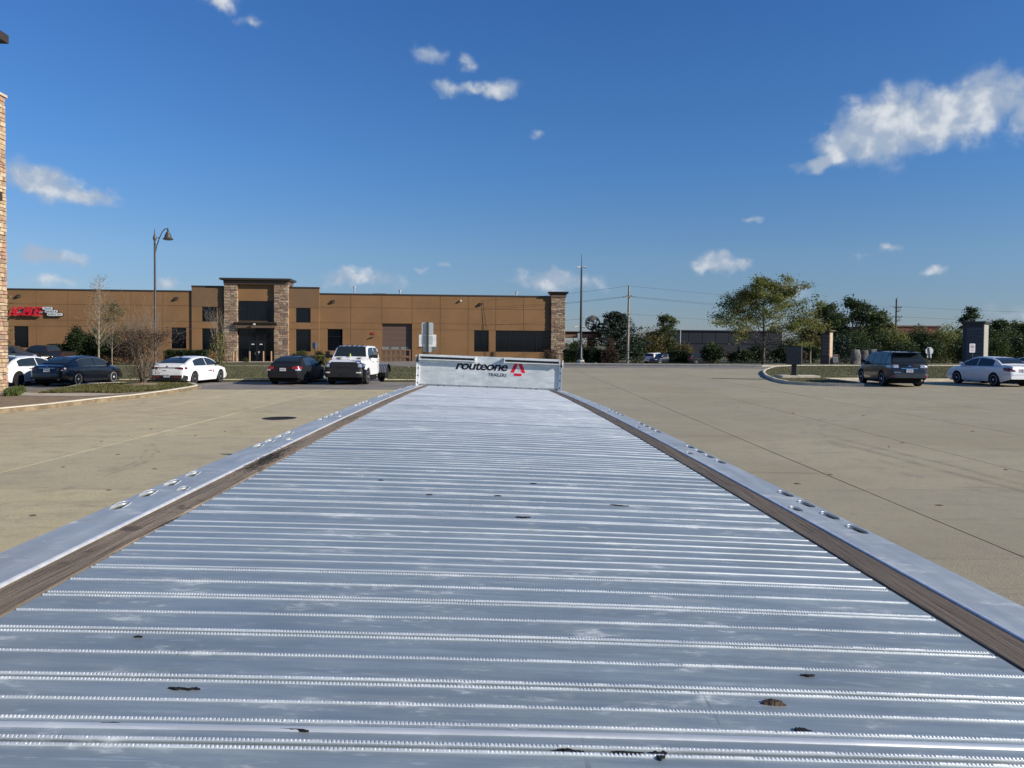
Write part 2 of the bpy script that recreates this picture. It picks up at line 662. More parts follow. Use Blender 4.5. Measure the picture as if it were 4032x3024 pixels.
# asphalt: parking row on the left, road beyond the lot
sheet('parking_lot', [(-75, 29.0), (-14.4, 29.0), (-14.2, 34.6), (-2.0, 34.6), (-2.0, 46.3), (-75, 46.3)], MATS['asphalt'], .006)
road_far = [G(2200, 1436), G(3000, 1444), G(3700, 1447)]
sheet('road', [(-22, 79), (road_far[0].x, road_far[0].y), (road_far[1].x, road_far[1].y), (60, 69), (170, 69), (170, 60), (47, 60), (36, 61), (14, 64.5), (-2, 66), (-6, 66), (-14, 74), (-22, 84)], MATS['asphalt'], .004)
sheet('driveway', [(-16.5, 90), (-9.5, 91), (-8.5, 80), (-2, 77), (-6, 66.2), (-16, 77)], MATS['asphalt'], .010)

# lawn on the left between the parking row and the building
ky = 41.2
lawn = [(-75, ky + .2), (-24.0, ky), (on(1288, ky).x, ky), (on(1282, 46.6).x, 46.6), (on(1512, 46.6).x, 46.6), (on(1512, ky).x, ky), (-2.6, ky - .2), (-2.0, 43), (-2.6, 50), (-5.5, 60), (-9, 65.5), (-16, 67), (-75, 66)]
slabby('lawn', lawn, MATS['grass'], -.02, .12)['kind'] = 'structure'
kerb('kerb', [(p[0], p[1]) for p in lawn[:11]], .17, .15)
sheet('footpath', [(-75, 66.0), (-17, 66.6), (-16.6, 68.4), (-75, 67.8)], MATS['walk'], .03)
sheet('forecourt', [(-36, 81.6), (-24.5, 82.4), (-24.5, 87.0), (-36, 86.2)], MATS['walk'], .03)
kerb('kerb', [(-75, 65.9), (-17, 66.5), (-11.5, 66), (-8.6, 63.5)], .18, .14)

# front island on the left: kerb, bare soil, crossing walk, grass
kf = [G(*p) for p in ((-260, 1650), (0, 1628), (202, 1608), (398, 1584), (560, 1567), (690, 1548), (760, 1536), (786, 1531))]
kf2 = [G(*p) for p in ((792, 1527), (782, 1521), (755, 1516))]
back = [G(*p) for p in ((640, 1513), (480, 1515), (340, 1520), (290, 1526), (215, 1543), (60, 1545), (-260, 1552))]
isl = [(p.x, p.y) for p in kf + kf2 + back]
slabby('island', isl, MATS['dirt'], -.02, .125)['kind'] = 'structure'
kerb('kerb', [(p.x, p.y) for p in kf + kf2 + back[:5]], .36, .15, slope=.12)
gi = [G(*p, lift=.14) for p in ((150, 1549), (300, 1544), (480, 1546), (640, 1535), (745, 1522), (765, 1516), (740, 1511), (640, 1508), (480, 1510), (345, 1515), (250, 1529))]
gi = [(p.x, p.y) for p in gi]
sheet('island_lawn', gi, MATS['grass'], .134)
wk = [G(*p, lift=.14) for p in ((-200, 1543), (70, 1543), (160, 1548), (330, 1548), (460, 1550), (540, 1546), (470, 1553), (330, 1560), (80, 1557), (-200, 1560))]
sheet('footpath', [(p.x, p.y) for p in wk], MATS['walk'], .139)

# island on the right with its rounded nose
ri = [G(*p) for p in ((3358, 1446), (3118, 1446), (3048, 1451), (3019, 1462), (3013, 1471), (3027, 1486), (3065, 1501), (3114, 1512), (3191, 1517), (3300, 1520), (3390, 1522))]
x1 = ri[-1].x
far = ri[0]
isl_r = [(p.x, p.y) for p in ri] + [(x1 + .4, 38.6), (x1 + .6, 43.4), (x1 + 3.4, 43.6), (x1 + 3.6, 42.6), (60, 42.6), (60, far.y), (far.x, far.y)]
isl_r = isl_r[:-1]
slabby('island', isl_r, MATS['grass'], -.02, .13)['kind'] = 'structure'
kerb('kerb', list(reversed(isl_r[:16])), .17, .15)
# far kerb of the road and its verge
kerb('kerb', [(road_far[0].x - 8, road_far[0].y + 1.2), (road_far[0].x, road_far[0].y), (road_far[1].x, road_far[1].y), (60, 69), (120, 69)], .3, .16, seg=4)


# grass blades as loose stuff on the lawns and islands
def grass_blades(name, poly, n, h, mat, lift, dens_front=True):
    xs_ = [p[0] for p in poly]
    ys_ = [p[1] for p in poly]

    def inside(x, y):
        c = False
        j = len(poly) - 1
        for i in range(len(poly)):
            if (poly[i][1] > y) != (poly[j][1] > y) and x < (poly[j][0] - poly[i][0]) * (y - poly[i][1]) / (poly[j][1] - poly[i][1]) + poly[i][0]:
                c = not c
            j = i
        return c
    vs, fs = [], []
    rnd = random.Random(hash(name) % 1000 + n)
    x0, x1_ = max(min(xs_), -40), min(max(xs_), 45)
    y0, y1_ = min(ys_), max(ys_)
    k = 0
    tries = 0
    while k < n and tries < n * 6:
        tries += 1
        x, y = rnd.uniform(x0, x1_), y0 + (y1_ - y0) * rnd.random() ** 1.3
        if not inside(x, y):
            continue
        k += 1
        a = rnd.uniform(0, 6.28)
        hh = h * rnd.uniform(.45, 1.15)
        wd = .012 + hh * .16
        lx, ly = rnd.uniform(-.5, .5) * hh, rnd.uniform(-.5, .5) * hh
        z = gz(x, y) + lift
        o = len(vs)
        vs += [(x - wd * math.cos(a), y - wd * math.sin(a), z), (x + wd * math.cos(a), y + wd * math.sin(a), z), (x + lx, y + ly, z + hh)]
        fs.append((o, o + 1, o + 2))
    mbg = MB().add(vs, fs)
    return tag(mbg.build(name, mat, smooth='leaf'), label='short dry green grass on the ' + name.split('_')[0], cat='grass', kind='stuff')


gm = leafmat('blades', (.080, .088, .025), (.15, .136, .05), (.19, .16, .075), scale=.5, trans=.3)
tag(grass_blades('island_grass', gi, 16000, .10, gm, .13), label='tufts of dry mown grass on the narrow kerbed island by the stone wall')
tag(grass_blades('lawn_grass', [(max(p[0], -40), p[1]) for p in lawn], 30000, .085, gm, .11), label='mown green lawn grass in front of the tan building')
tag(grass_blades('verge_grass', [(min(p[0], 45), p[1]) for p in isl_r], 30000, .07, gm, .12), label='dry mown grass on the rounded island around the mailbox')
tag(grass_blades('weed_tufts', [(G(p[0], p[1]).x, G(p[0], p[1]).y) for p in ((20, 1560), (85, 1548), (100, 1556), (75, 1572), (20, 1575))], 900, .24, leafmat('weed', (.05, .075, .018), (.10, .12, .03)), .12), label='green weeds at the foot of the stone pier')
# ================================================================== flatbed trailer the camera stands on
T_X0, T_YAW, T_H, T_SL, T_CAM, T_RL, T_W1, T_W2, T_CR = .0293, -.03203, .592, .00488, -.00134, .03163, 1.122, 1.010, .00655
T_END = 13.06
DECK = HC - T_H
tr = thing('flatbed_trailer', 'long aluminium flatbed trailer with ribbed deck and low lettered headboard', 'trailer', (T_X0 - T_RL * DECK, 0, 0), -T_YAW)
tr.rotation_euler = (0, T_RL, -T_YAW)


def dz(t, off=0.0):
    return DECK + T_SL * t + T_CAM * t * t - T_CR * off * off


def dslope(t):
    return T_SL + 2 * T_CAM * t


def alu(name, base, rough, metal, dirt=.5, streak=(2.2, 26, 1)):
    m = bpy.data.materials.new(name)
    m.use_nodes = True
    w = NT(m.node_tree)
    b = w.n['Principled BSDF']
    pos = w.node('ShaderNodeNewGeometry').outputs['Position']
    mp = w.node('ShaderNodeMapping')
    mp.inputs['Scale'].default_value = streak
    mp.inputs['Rotation'].default_value = (0, 0, -.03)
    w.l.new(pos, mp.inputs[0])
    n1 = w.noise(mp.outputs[0], 1.6, 5, .65)
    mp2 = w.node('ShaderNodeMapping')
    mp2.inputs['Scale'].default_value = (1, 2.4, 1)
    w.l.new(pos, mp2.inputs[0])
    n2 = w.noise(mp2.outputs[0], 5.0, 5, .7)
    n3 = w.noise(mp2.outputs[0], 1.1, 4, .6)
    n4 = w.noise(mp2.outputs[0], 22, 4, .7)
    oi = w.node('ShaderNodeObjectInfo').outputs['Random']
    c = w.mix(w.ramp(n1, .3, .7), c4([x * .86 for x in base]), c4([min(1, x * 1.08) for x in base]))
    c = w.mix(w.math('MULTIPLY', oi, .30), c, c4([x * .80 for x in base]))
    c = w.mix(w.ramp(n3, .42, .72, 0, .35 * dirt), c, c4([x * .62 for x in base]))
    white = w.math('MULTIPLY', w.ramp(n2, .57, .70), w.ramp(n4, .35, .6))
    c = w.mix(w.math('MULTIPLY', white, .6 * dirt), c, (.82, .82, .80, 1))
    mp3 = w.node('ShaderNodeMapping')
    mp3.inputs['Scale'].default_value = tuple(v * (7 if v > 5 else .8) for v in streak)
    w.l.new(pos, mp3.inputs[0])
    grain = w.noise(mp3.outputs[0], 1.5, 3, .6)
    c = w.mix(w.ramp(grain, .35, .7, 0, .30), c, c4([x * .70 for x in base]))
    mp4 = w.node('ShaderNodeMapping')
    mp4.inputs['Scale'].default_value = (3.0, 55, 1)
    mp4.inputs['Rotation'].default_value = (0, 0, .9)
    w.l.new(pos, mp4.inputs[0])
    scr = w.math('MULTIPLY', w.ramp(w.noise(mp4.outputs[0], 1.1, 2, .5), .70, .74), w.ramp(n3, .45, .6))
    c = w.mix(w.math('MULTIPLY', scr, .55 * dirt), c, c4([min(1, x * 1.45) for x in base]))
    mp6 = w.node('ShaderNodeMapping')
    mp6.inputs['Scale'].default_value = (9, 34, 1)
    mp6.inputs['Rotation'].default_value = (0, 0, .12)
    w.l.new(pos, mp6.inputs[0])
    fleck = w.math('MULTIPLY', w.ramp(w.noise(mp6.outputs[0], 1.6, 3, .6), .60, .70), w.ramp(n3, .36, .58))
    c = w.mix(w.math('MULTIPLY', fleck, .55 * dirt), c, (.80, .81, .80, 1))
    tarn = w.ramp(w.noise(w.vmath('ADD', pos, (3, 11, 0)), 2.6, 5, .65), .48, .70)
    c = w.mix(w.math('MULTIPLY', tarn, .34 * dirt), c, c4([x * .60 for x in base]))
    mp5 = w.node('ShaderNodeMapping')
    mp5.inputs['Scale'].default_value = (40, 2.2, 1)
    mp5.inputs['Rotation'].default_value = (0, 0, .35)
    w.l.new(pos, mp5.inputs[0])
    scd = w.math('MULTIPLY', w.ramp(w.noise(mp5.outputs[0], 1.0, 2, .5), .71, .75), w.ramp(n2, .5, .62))
    c = w.mix(w.math('MULTIPLY', scd, .5 * dirt), c, c4([x * .35 for x in base]))
    spot = w.math('MULTIPLY', w.ramp(w.noise(w.vmath('ADD', pos, (7, 3, 0)), 9, 3, .6), .68, .76), dirt)
    c = w.mix(w.math('MULTIPLY', spot, .45), c, (.12, .105, .09, 1))
    w.l.new(c, b.inputs['Base Color'])
    w.l.new(w.math('SUBTRACT', metal, w.math('MULTIPLY', w.math('ADD', white, spot, 0.0, True), .55 * dirt)), b.inputs['Metallic'])
    r_ = w.math('ADD', w.ramp(n1, .2, .8, rough - .07, rough + .08), w.math('MULTIPLY', w.ramp(n2, .4, .7), .12))
    w.l.new(r_, b.inputs['Roughness'])
    bn = w.node('ShaderNodeBump')
    bn.inputs['Strength'].default_value = .12
    bn.inputs['Distance'].default_value = .004
    w.l.new(w.math('ADD', n2, w.math('MULTIPLY', n4, .6)), bn.inputs['Height'])
    w.l.new(bn.outputs[0], b.inputs['Normal'])
    MATS[name] = m
    return m


m_deck = alu('deck_aluminium', (.50, .56, .545), .48, .64, 1.0)
m_rib = alu('rib_aluminium', (.86, .88, .85), .38, .5, .5)
m_rail = alu('rail_aluminium', (.58, .62, .61), .50, .50, 1.0, (10, 1.6, 1))
m_bright = alu('bright_aluminium', (.92, .92, .90), .34, .4, .25)
m_plate = alu('headboard_aluminium', (.70, .73, .72), .50, .40, .8, (3, 3, 12))
m_steel = M('dark_steel', (.05, .05, .052), .6, .6)
m_black = M('black_rubber', (.012, .012, .012), .85, spec=.3)

m = bpy.data.materials.new('weathered_oak')
m.use_nodes = True
w = NT(m.node_tree)
b = w.n['Principled BSDF']
pos = w.node('ShaderNodeNewGeometry').outputs['Position']
mp = w.node('ShaderNodeMapping')
mp.inputs['Scale'].default_value = (30, 1.2, 1)
mp.inputs['Rotation'].default_value = (0, 0, -.032)
w.l.new(pos, mp.inputs[0])
g1 = w.noise(mp.outputs[0], 2.2, 6, .7, .3)
mp2 = w.node('ShaderNodeMapping')
mp2.inputs['Scale'].default_value = (60, .8, 1)
mp2.inputs['Rotation'].default_value = (0, 0, -.032)
w.l.new(pos, mp2.inputs[0])
g2 = w.noise(mp2.outputs[0], 1.4, 4, .7)
c = w.mix(w.ramp(g1, .3, .7), (.15, .108, .07, 1), (.31, .24, .165, 1))
c = w.mix(w.ramp(w.noise(pos, 1.3, 3), .4, .7), c, w.mix(w.ramp(g1, .3, .7), (.11, .082, .056, 1), (.24, .185, .13, 1)))
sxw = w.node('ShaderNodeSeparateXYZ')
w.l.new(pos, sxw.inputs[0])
c = w.mix(w.ramp(sxw.outputs[0], .3, .6, 0, .62), c, (.07, .056, .044, 1))      # the right-hand strip is mixed darker and greyer
c = w.mix(w.ramp(g2, .58, .66), c, (.018, .013, .010, 1))
c = w.mix(w.ramp(w.noise(pos, 6, 3, .6), .62, .72, 0, .7), c, (.05, .036, .026, 1))
w.l.new(c, b.inputs['Base Color'])
b.inputs['Roughness'].default_value = .85
bn = w.node('ShaderNodeBump')
bn.inputs['Strength'].default_value = .7
bn.inputs['Distance'].default_value = .01
w.l.new(w.math('SUBTRACT', g1, w.ramp(g2, .58, .68)), bn.inputs['Height'])
w.l.new(bn.outputs[0], b.inputs['Normal'])
m_oak = m
MATS['oak'] = m

# --- deck planks: extrusions laid across the trailer, ribs on top
PW = .2083
HWD = T_W2 + .0005


def crowned(offs, z):
    return z - T_CR * offs * offs


def plank_mesh():
    mb = MB()
    n = 12
    g = .0025
    for a, b_, z0, z1 in ((g, PW - g, -.03, 0),):
        ring = []
        for i in range(n + 1):
            o = -HWD + 2 * HWD * i / n
            zc = -T_CR * o * o
            ring += [(o, a, zc + z0), (o, a, zc + z1), (o, b_, zc + z1), (o, b_, zc + z0)]
        fs = [(4 * i + j, 4 * i + (j + 1) % 4, 4 * (i + 1) + (j + 1) % 4, 4 * (i + 1) + j) for i in range(n) for j in range(4)]
        fs += [(0, 1, 2, 3), (4 * n + 3, 4 * n + 2, 4 * n + 1, 4 * n)]
        mb.add(ring, fs)
    return mb.mesh('deck_plank', m_deck)


def rib_mesh(wd, ht, teeth=0.0, seed=0, gaps=0):
    """half-round rib along X; teeth = depth of the knurled notches"""
    mb = MB()
    hl = HWD - .004
    st = []
    rnd = random.Random(seed)
    if teeth:
        pitch = .0062
        k = int(2 * hl / pitch)
        dead = []
        for _ in range(gaps):
            c_ = rnd.uniform(-hl, hl)
            dead.append((c_, rnd.choice((.006, .012, .02, .04, .08, .18))))
        for i in range(k):
            x = -hl + i * pitch
            worn = any(abs(x - c_) < l_ for c_, l_ in dead)
            t_ = teeth * (rnd.uniform(.02, .3) if worn else rnd.uniform(.45, 1.1))
            st += [(x, 0.0), (x + pitch * .42, 0.0), (x + pitch * .5, -t_), (x + pitch * .86, -t_)]
    else:
        st = [(-hl + 2 * hl * i / 24, rnd.uniform(-.0003, .0003)) for i in range(25)]
    prof = [(-1, 0), (-.86, .55), (-.4, .95), (.4, .95), (.86, .55), (1, 0)]
    ring = []
    for x, d in st:
        zc = -T_CR * x * x
        for a, h in prof:
            ring.append((x, a * wd / 2, zc + max(0, h * (ht + d))))
    n = len(prof)
    fs = [(i * n + j, i * n + j + 1, (i + 1) * n + j + 1, (i + 1) * n + j) for i in range(len(st) - 1) for j in range(n - 1)]
    fs += [tuple(range(n)), tuple(range(len(ring) - 1, len(ring) - n - 1, -1))]
    mb.add(ring, fs)
    return mb.mesh('rib', m_rib, 40 if not teeth else None)


me_plank = plank_mesh()
ribs_t = [rib_mesh(.0062, .0034, .0022, s_, 16) for s_ in range(7)]
rib_s = rib_mesh(.0048, .0030)
rib_f = rib_mesh(.0066, .0036)
rib_ff = rib_mesh(.0100, .0052)
rib_wide = rib_mesh(.015, .0034)
k = -9
J0 = 1.307
while True:
    t0 = J0 + k * PW
    if t0 + PW > T_END - .02:
        break
    smooth = (k % 8) in (3, 4, 5) or k in (11,)
    tm = t0 + PW / 2
    pl = link('deck_plank', me_plank, tr, (0, t0, dz(t0)), (math.atan(dslope(tm)), 0, 0))
    near = t0 < 3.4
    if k < 0 and k % 2:
        lay = [(.010, 1), (.045, 3), (.068, 1), (.13, 1), (PW - .010, 1)]
    elif smooth:
        lay = [(.012, 0), (.082, 0), (.148, 0)] if k % 8 != 5 else [(.012, 0), (.075, 0), (PW - .010, 0)]
    else:
        lay = [(.010, 1), (PW / 2, 1), (PW - .010, 1)]
    if (k + 2) % 5 == 0 and not smooth:
        lay[0] = (.012, 0)
    for q, (o_, kind) in enumerate(lay):
        if kind == 3:
            me = rib_wide
        elif kind == 0:
            me = rib_s
        else:
            me = ribs_t[(k * 3 + q) % 7] if near else (rib_f if t0 < 5.0 else rib_ff)
        link('rib', me, pl, (0, o_, 0))
    k += 1
T_LAST = J0 + k * PW
mb = MB().box(-HWD, HWD, T_LAST, T_END, dz(13) - .03, dz(13) - T_CR * .3)
mb.build('end_plank', m_deck, tr)
T_REAR = J0 - 9 * PW

# --- hardwood nailing strips either side, in boards
rnd = random.Random(3)
for s_ in (-1, 1):
    t = T_REAR
    while t < T_END - .05:
        L_ = rnd.uniform(2.9, 3.7)
        e = min(T_END - .02, t + L_)
        n = max(2, int((e - t) / .4))
        ring = []
        for i in range(n + 1):
            tt = t + (e - t) * i / n - (.002 if i == n else 0)
            z = dz(tt, 1.06) + .004
            j0 = rnd.uniform(-.0015, .0015)
            for o_, h in ((T_W2 + .003 + j0, -.03), (T_W2 + .003 + j0, -.003), (T_W2 + .007, 0), (T_W1 - .008, 0), (T_W1 - .004 + j0, -.003), (T_W1 - .004, -.03)):
                ring.append((s_ * o_, tt, z + h))
        fs = [(6 * i + j, 6 * i + (j + 1) % 6, 6 * (i + 1) + (j + 1) % 6, 6 * (i + 1) + j) for i in range(n) for j in range(6)]
        fs += [(0, 1, 2, 3, 4, 5), tuple(range(6 * n, 6 * n + 6))]
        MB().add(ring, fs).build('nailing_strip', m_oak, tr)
        t = e + .003


# --- side rails with slotted stake pockets
def rail_mesh(s_, t0, t1, slots):
    """flat bar with stadium holes: 2D filled curve, extruded, then bent to the camber"""
    cu = bpy.data.curves.new('rail', 'CURVE')
    cu.dimensions = '2D'
    cu.fill_mode = 'BOTH'
    cu.extrude = .006

    def poly(pts):
        sp = cu.splines.new('POLY')
        sp.points.add(len(pts) - 1)
        for p_, q in zip(sp.points, pts):
            p_.co = (q[0], q[1], 0, 1)
        sp.use_cyclic_u = True
    poly([(T_W1, t0), (1.295, t0), (1.295, t1), (T_W1, t1)])
    for o_, t_, hw, hl in slots:
        pts = []
        for i in range(16):
            a = 2 * math.pi * i / 16
            ex = abs(math.cos(a)) ** .7 * math.copysign(1, math.cos(a))
            ey = abs(math.sin(a)) ** .7 * math.copysign(1, math.sin(a))
            pts.append((o_ + hw * ex, t_ + hl * ey))
        poly(pts)
    ob = bpy.data.objects.new('rail', cu)
    COL.objects.link(ob)
    dg = bpy.context.evaluated_depsgraph_get()
    me = bpy.data.meshes.new_from_object(ob.evaluated_get(dg))
    bpy.data.objects.remove(ob)
    bpy.data.curves.remove(cu)
    bm = bmesh.new()
    bm.from_mesh(me)
    bmesh.ops.remove_doubles(bm, verts=bm.verts, dist=1e-5)
    tt = math.ceil(t0 / .5) * .5
    while tt < t1:
        bmesh.ops.bisect_plane(bm, geom=bm.verts[:] + bm.edges[:] + bm.faces[:], plane_co=(0, tt, 0), plane_no=(0, 1, 0))
        tt += .5
    for v in bm.verts:
        v.co.z += dz(v.co.y, v.co.x) - .004
        v.co.x *= s_
    bmesh.ops.recalc_face_normals(bm, faces=bm.faces)
    bm.to_mesh(me)
    bm.free()
    me.materials.append(m_rail)
    return me


slots = []
g0 = 2.615 - 1.565 * 2
for g_ in range(9):
    for i in range(4):
        t_ = g0 + 1.565 * g_ + i * .213
        if T_REAR + .1 < t_ < T_END - .15:
            slots.append((1.262, t_, .020, .058))
    t_ = g0 + 1.565 * g_ + .315
    if T_REAR + .1 < t_ < T_END - .15:
        slots.append((1.175, t_, .017, .038))


def rim_mesh(hw, hl, r_):
    pts = []
    for i in range(13):
        a = math.pi * (-.12 + 1.24 * i / 12)
        ex = abs(math.cos(a)) ** .7 * math.copysign(1, math.cos(a))
        ey = abs(math.sin(a)) ** .7 * math.copysign(1, math.sin(a))
        pts.append((hw * ex, hl * ey, .0005 + (.003 if ey > .3 else 0)))
    return MB().tube(pts, r_, 6, False).mesh('slot_rim', m_bright, 60)


rim_a, rim_b = rim_mesh(.0205, .0585, .0014), rim_mesh(.0175, .0385, .0011)
pocket = MB().box(-.026, .026, -.062, .062, -.12, -.118).box(-.026, -.023, -.062, .062, -.12, -.0105).box(.023, .026, -.062, .062, -.12, -.0105).box(-.023, .023, .060, .064, -.12, -.0105).mesh('pocket', M('pocket_steel', (.045, .042, .04), .8, .2))
for s_ in (-1, 1):
    rail = link('side_rail', rail_mesh(s_, T_REAR, T_END + .12, slots), tr)
    for o_, t_, hw, hl in slots:
        link('slot_rim', rim_a if hl > .05 else rim_b, rail, (s_ * o_, t_, dz(t_, o_) + .002))
        if t_ < 8:
            link('pocket', pocket, rail, (s_ * o_, t_, dz(t_, o_)))
    # inner lip between rail and timber, outer flange below
    ring = []
    for i in range(31):
        t_ = T_REAR + (T_END - T_REAR) * i / 30
        for o_, h in ((T_W1 - .002, -.02), (T_W1 - .002, .0065), (T_W1 + .001, .0085), (T_W1 + .008, .0085), (T_W1 + .014, .0025)):
            ring.append((s_ * o_, t_, dz(t_, T_W1) + h))
    MB().add(ring, [(5 * i + j, 5 * i + j + 1, 5 * (i + 1) + j + 1, 5 * (i + 1) + j) for i in range(30) for j in range(4)]).build('rail_lip', m_bright, rail, 40)
    ring = []
    for i in range(31):
        t_ = T_REAR + (T_END + .12 - T_REAR) * i / 30
        for o_, h in ((1.290, -.0105), (1.2945, -.0105), (1.2945, -.17), (1.275, -.17)):
            ring.append((s_ * o_, t_, dz(t_, 1.295) + h))
    MB().add(ring, [(4 * i + j, 4 * i + (j + 1) % 4, 4 * (i + 1) + (j + 1) % 4, 4 * (i + 1) + j) for i in range(30) for j in range(4)]).build('rail_flange', m_rail, rail)

# --- headboard
hb = MB().box(-1.20, 1.20, -.004, .004, 0, .535).build('headboard', m_plate, tr, loc=(0, T_END, dz(T_END) - .008))
m_sd = M('bolt_steel', (.09, .09, .095), .45, .8)
for s_ in (-1, 1):
    po = MB().box(s_ * 1.182, s_ * 1.226, -.028, .03, -.01, .455).box(s_ * 1.226, s_ * 1.232, -.05, .05, -.01, .47).build('post', m_bright, hb)
    for i in range(4):
        MB().lathe([(.013, 0), (.013, .008), (.007, .012)], 8, (s_ * 1.204, -.029, .05 + i * .125), 'y').xf(Matrix.Scale(1, 4)).build('bolt', m_sd, po)
    # load bar rack: open channel along the top, with end caps
    rk = MB().box(-.46, .46, -.085, -.015, .055, .075).box(-.46, .46, -.085, -.020, 0, .016).box(-.46, .46, -.020, -.005, 0, .075).build('bar_rack', m_bright, hb, loc=(s_ * .715, 0, .445))
    MB().box(-.45, .45, -.020, -.019, .018, .054).build('rack_slot', m_steel, rk)
    for e_ in (-1, 1):
        MB().box(e_ * .46, e_ * .475, -.09, -.004, -.006, .08).build('end_cap', m_bright, rk)
    MB().tube([(-.44, -.055, .033), (.44, -.055, .033)], .012, 8).build('load_bar', m_steel, rk)
    MB().box(s_ * 1.234, s_ * 1.254, -.03, .03, .40, .52).build('corner_plate', m_bright, hb)
    MB().tube([(s_ * 1.228, -.04, .40), (s_ * 1.224, -.05, .45), (s_ * 1.205, -.045, .49)], .012, 6).build('strap_hook', m_steel, hb)
MB().box(-1.18, 1.18, -.012, -.0045, 0, .036).box(-1.18, 1.18, -.05, -.0125, -.002, .004).build('base_angle', alu('angle_aluminium', (.42, .44, .47), .5, .8, .6), hb)
for u in (-1.18, -.85, -.745, -.49, -.02, .46, .71, .81, 1.15):
    MB().lathe([(.011, 0), (.011, .007), (.006, .010)], 8, (u, -.023, .018), 'y').build('bolt', m_sd, hb)
m_ink = M('lettering_black', (.006, .006, .012), .35, spec=.4)
m_redink = M('lettering_red', (.62, .012, .035), .35, spec=.4)
m_whiteink = M('lettering_white', (.80, .80, .80), .4)
for nm, mt, bo, y_ in (('lettering_outline', m_whiteink, .050, -.0052), ('lettering', m_ink, .028, -.0066)):
    ex = .006 if bo > .04 else 0
    put_text(nm, 'routeone', mt, hb, -.573 - ex, y_, .300 - ex, .888 + 2 * ex, .132 + 2 * ex, .0008, .24, bo, .92)
    put_text(nm, 'TRAILERS', mt, hb, -.017 - ex * .5, y_, .204 - ex * .5, .315 + ex, .058 + ex, .0008, 0, .010 if bo < .04 else .022)
for nm, mt, y_, d in (('emblem_outline', m_whiteink, -.0052, .006), ('emblem', m_redink, -.0066, 0)):
    e = MB()
    for s_ in (-1, 1):
        q = [(s_ * (.130 + 1.6 * d), .280 - d), (s_ * (.066 - d), .280 - d), (s_ * (.004), .425 + d * .2), (s_ * .012, .436 + d), (s_ * (.066 + d * .6), .436 + d)]
        e.prism([(.487 + a, b_) for a, b_ in q], 'y', y_ - .0004, y_ + .0004)
    e.prism([(.487 - .066 - d, .232 - d), (.487 - .058 - d, .224 - d), (.487 + .058 + d, .224 - d), (.487 + .066 + d, .232 - d), (.487 + .066 + d, .272 + d), (.487 - .066 - d, .272 + d)], 'y', y_ - .0009, y_ - .0005)
    e.build(nm, mt, hb)

# --- chassis below the deck
for s_ in (-1, 1):
    ring = []
    for i in range(21):
        t_ = T_REAR + .1 + (T_END - T_REAR) * i / 20
        for o_, h in ((.48, -.05), (.58, -.05), (.58, -.42), (.48, -.42)):
            ring.append((s_ * o_, t_, dz(t_) + h))
    MB().add(ring, [(4 * i + j, 4 * i + (j + 1) % 4, 4 * (i + 1) + (j + 1) % 4, 4 * (i + 1) + j) for i in range(20) for j in range(4)] + [(0, 1, 2, 3), (80, 81, 82, 83)]).build('frame_rail', m_steel, tr)
for i in range(24):
    t_ = T_REAR + .3 + i * .56
    if t_ < T_END:
        MB().box(-1.12, 1.12, t_ - .03, t_ + .03, dz(t_, 1.1) - .13, dz(t_, 1.1) - .045).build('crossmember', m_steel, tr)
for ax in (.55, 2.2):
    MB().tube([(-1.1, ax, .50), (1.1, ax, .50)], .07, 10).build('axle', m_steel, tr)
    for x_ in (-1.1, -.78, .78, 1.1):
        gl = (T_X0 + x_) * TILT + x_ * T_RL * 1.0
        wh = MB().lathe([(.29, -.13), (.47, -.13), (.505, -.10), (.505, .10), (.47, .13), (.29, .13)], 24, (x_, ax, .505 + gl + .02), 'x').build('wheel', m_black, tr, 40)
        MB().lathe([(.05, -.10), (.28, -.11), (.285, .11), (.05, .10)], 18, (x_, ax, .505 + gl + .02), 'x').build('rim', m_bright, wh, 40)
for s_ in (-1, 1):
    x_ = s_ * .62
    g_ = gz(T_X0 + x_ - .3, 10.4) + x_ * T_RL - .0
    lg = MB().box(x_ - .06, x_ + .06, 10.34, 10.46, g_ + .03, dz(10.4) - .05).box(x_ - .13, x_ + .13, 10.27, 10.53, g_, g_ + .04).build('landing_leg', m_steel, tr)

# --- litter on the deck
def deck_pt(px, py, lift=.0):
    d = ray(px, py)
    best = None
    for i in range(400):
        t_ = .8 + i * .03
        s_ = t_ / d.y
        x = d.x * s_
        z = HC + d.z * s_
        off = x - (T_X0 + math.sin(T_YAW) * t_)
        if z <= dz(t_, off) - T_RL * off + lift:
            return Vector((x, t_, dz(t_, off) - T_RL * off))
    return None


m_clod = M('dry_mud', (.075, .05, .035), .95, bump=.8, bscale=60, scale=30, var=.4)
rnd = random.Random(11)


def blob(name, loc, sx, sy, sz, mat, label, cat, n=10, group=None):
    mb_ = MB()
    prof = []
    vs_, fs_ = [], []
    rings = 4
    for i in range(rings):
        f = i / (rings - 1)
        for j in range(n):
            a = 2 * math.pi * j / n
            rr_ = (1 - f ** 2) * (.75 + .45 * rnd.random()) + .06
            vs_.append((sx * rr_ * math.cos(a), sy * rr_ * math.sin(a), sz * f * (.8 + .4 * rnd.random()) if i else -.001))
    for i in range(rings - 1):
        for j in range(n):
            fs_.append((i * n + j, i * n + (j + 1) % n, (i + 1) * n + (j + 1) % n, (i + 1) * n + j))
    fs_.append(tuple(range((rings - 1) * n, rings * n)))
    mb_.add(vs_, fs_)
    o = mb_.build(name, mat)
    o.location = loc
    o.rotation_euler = (0, T_RL, rnd.uniform(-.1, .1))
    return tag(o, label, cat, group)


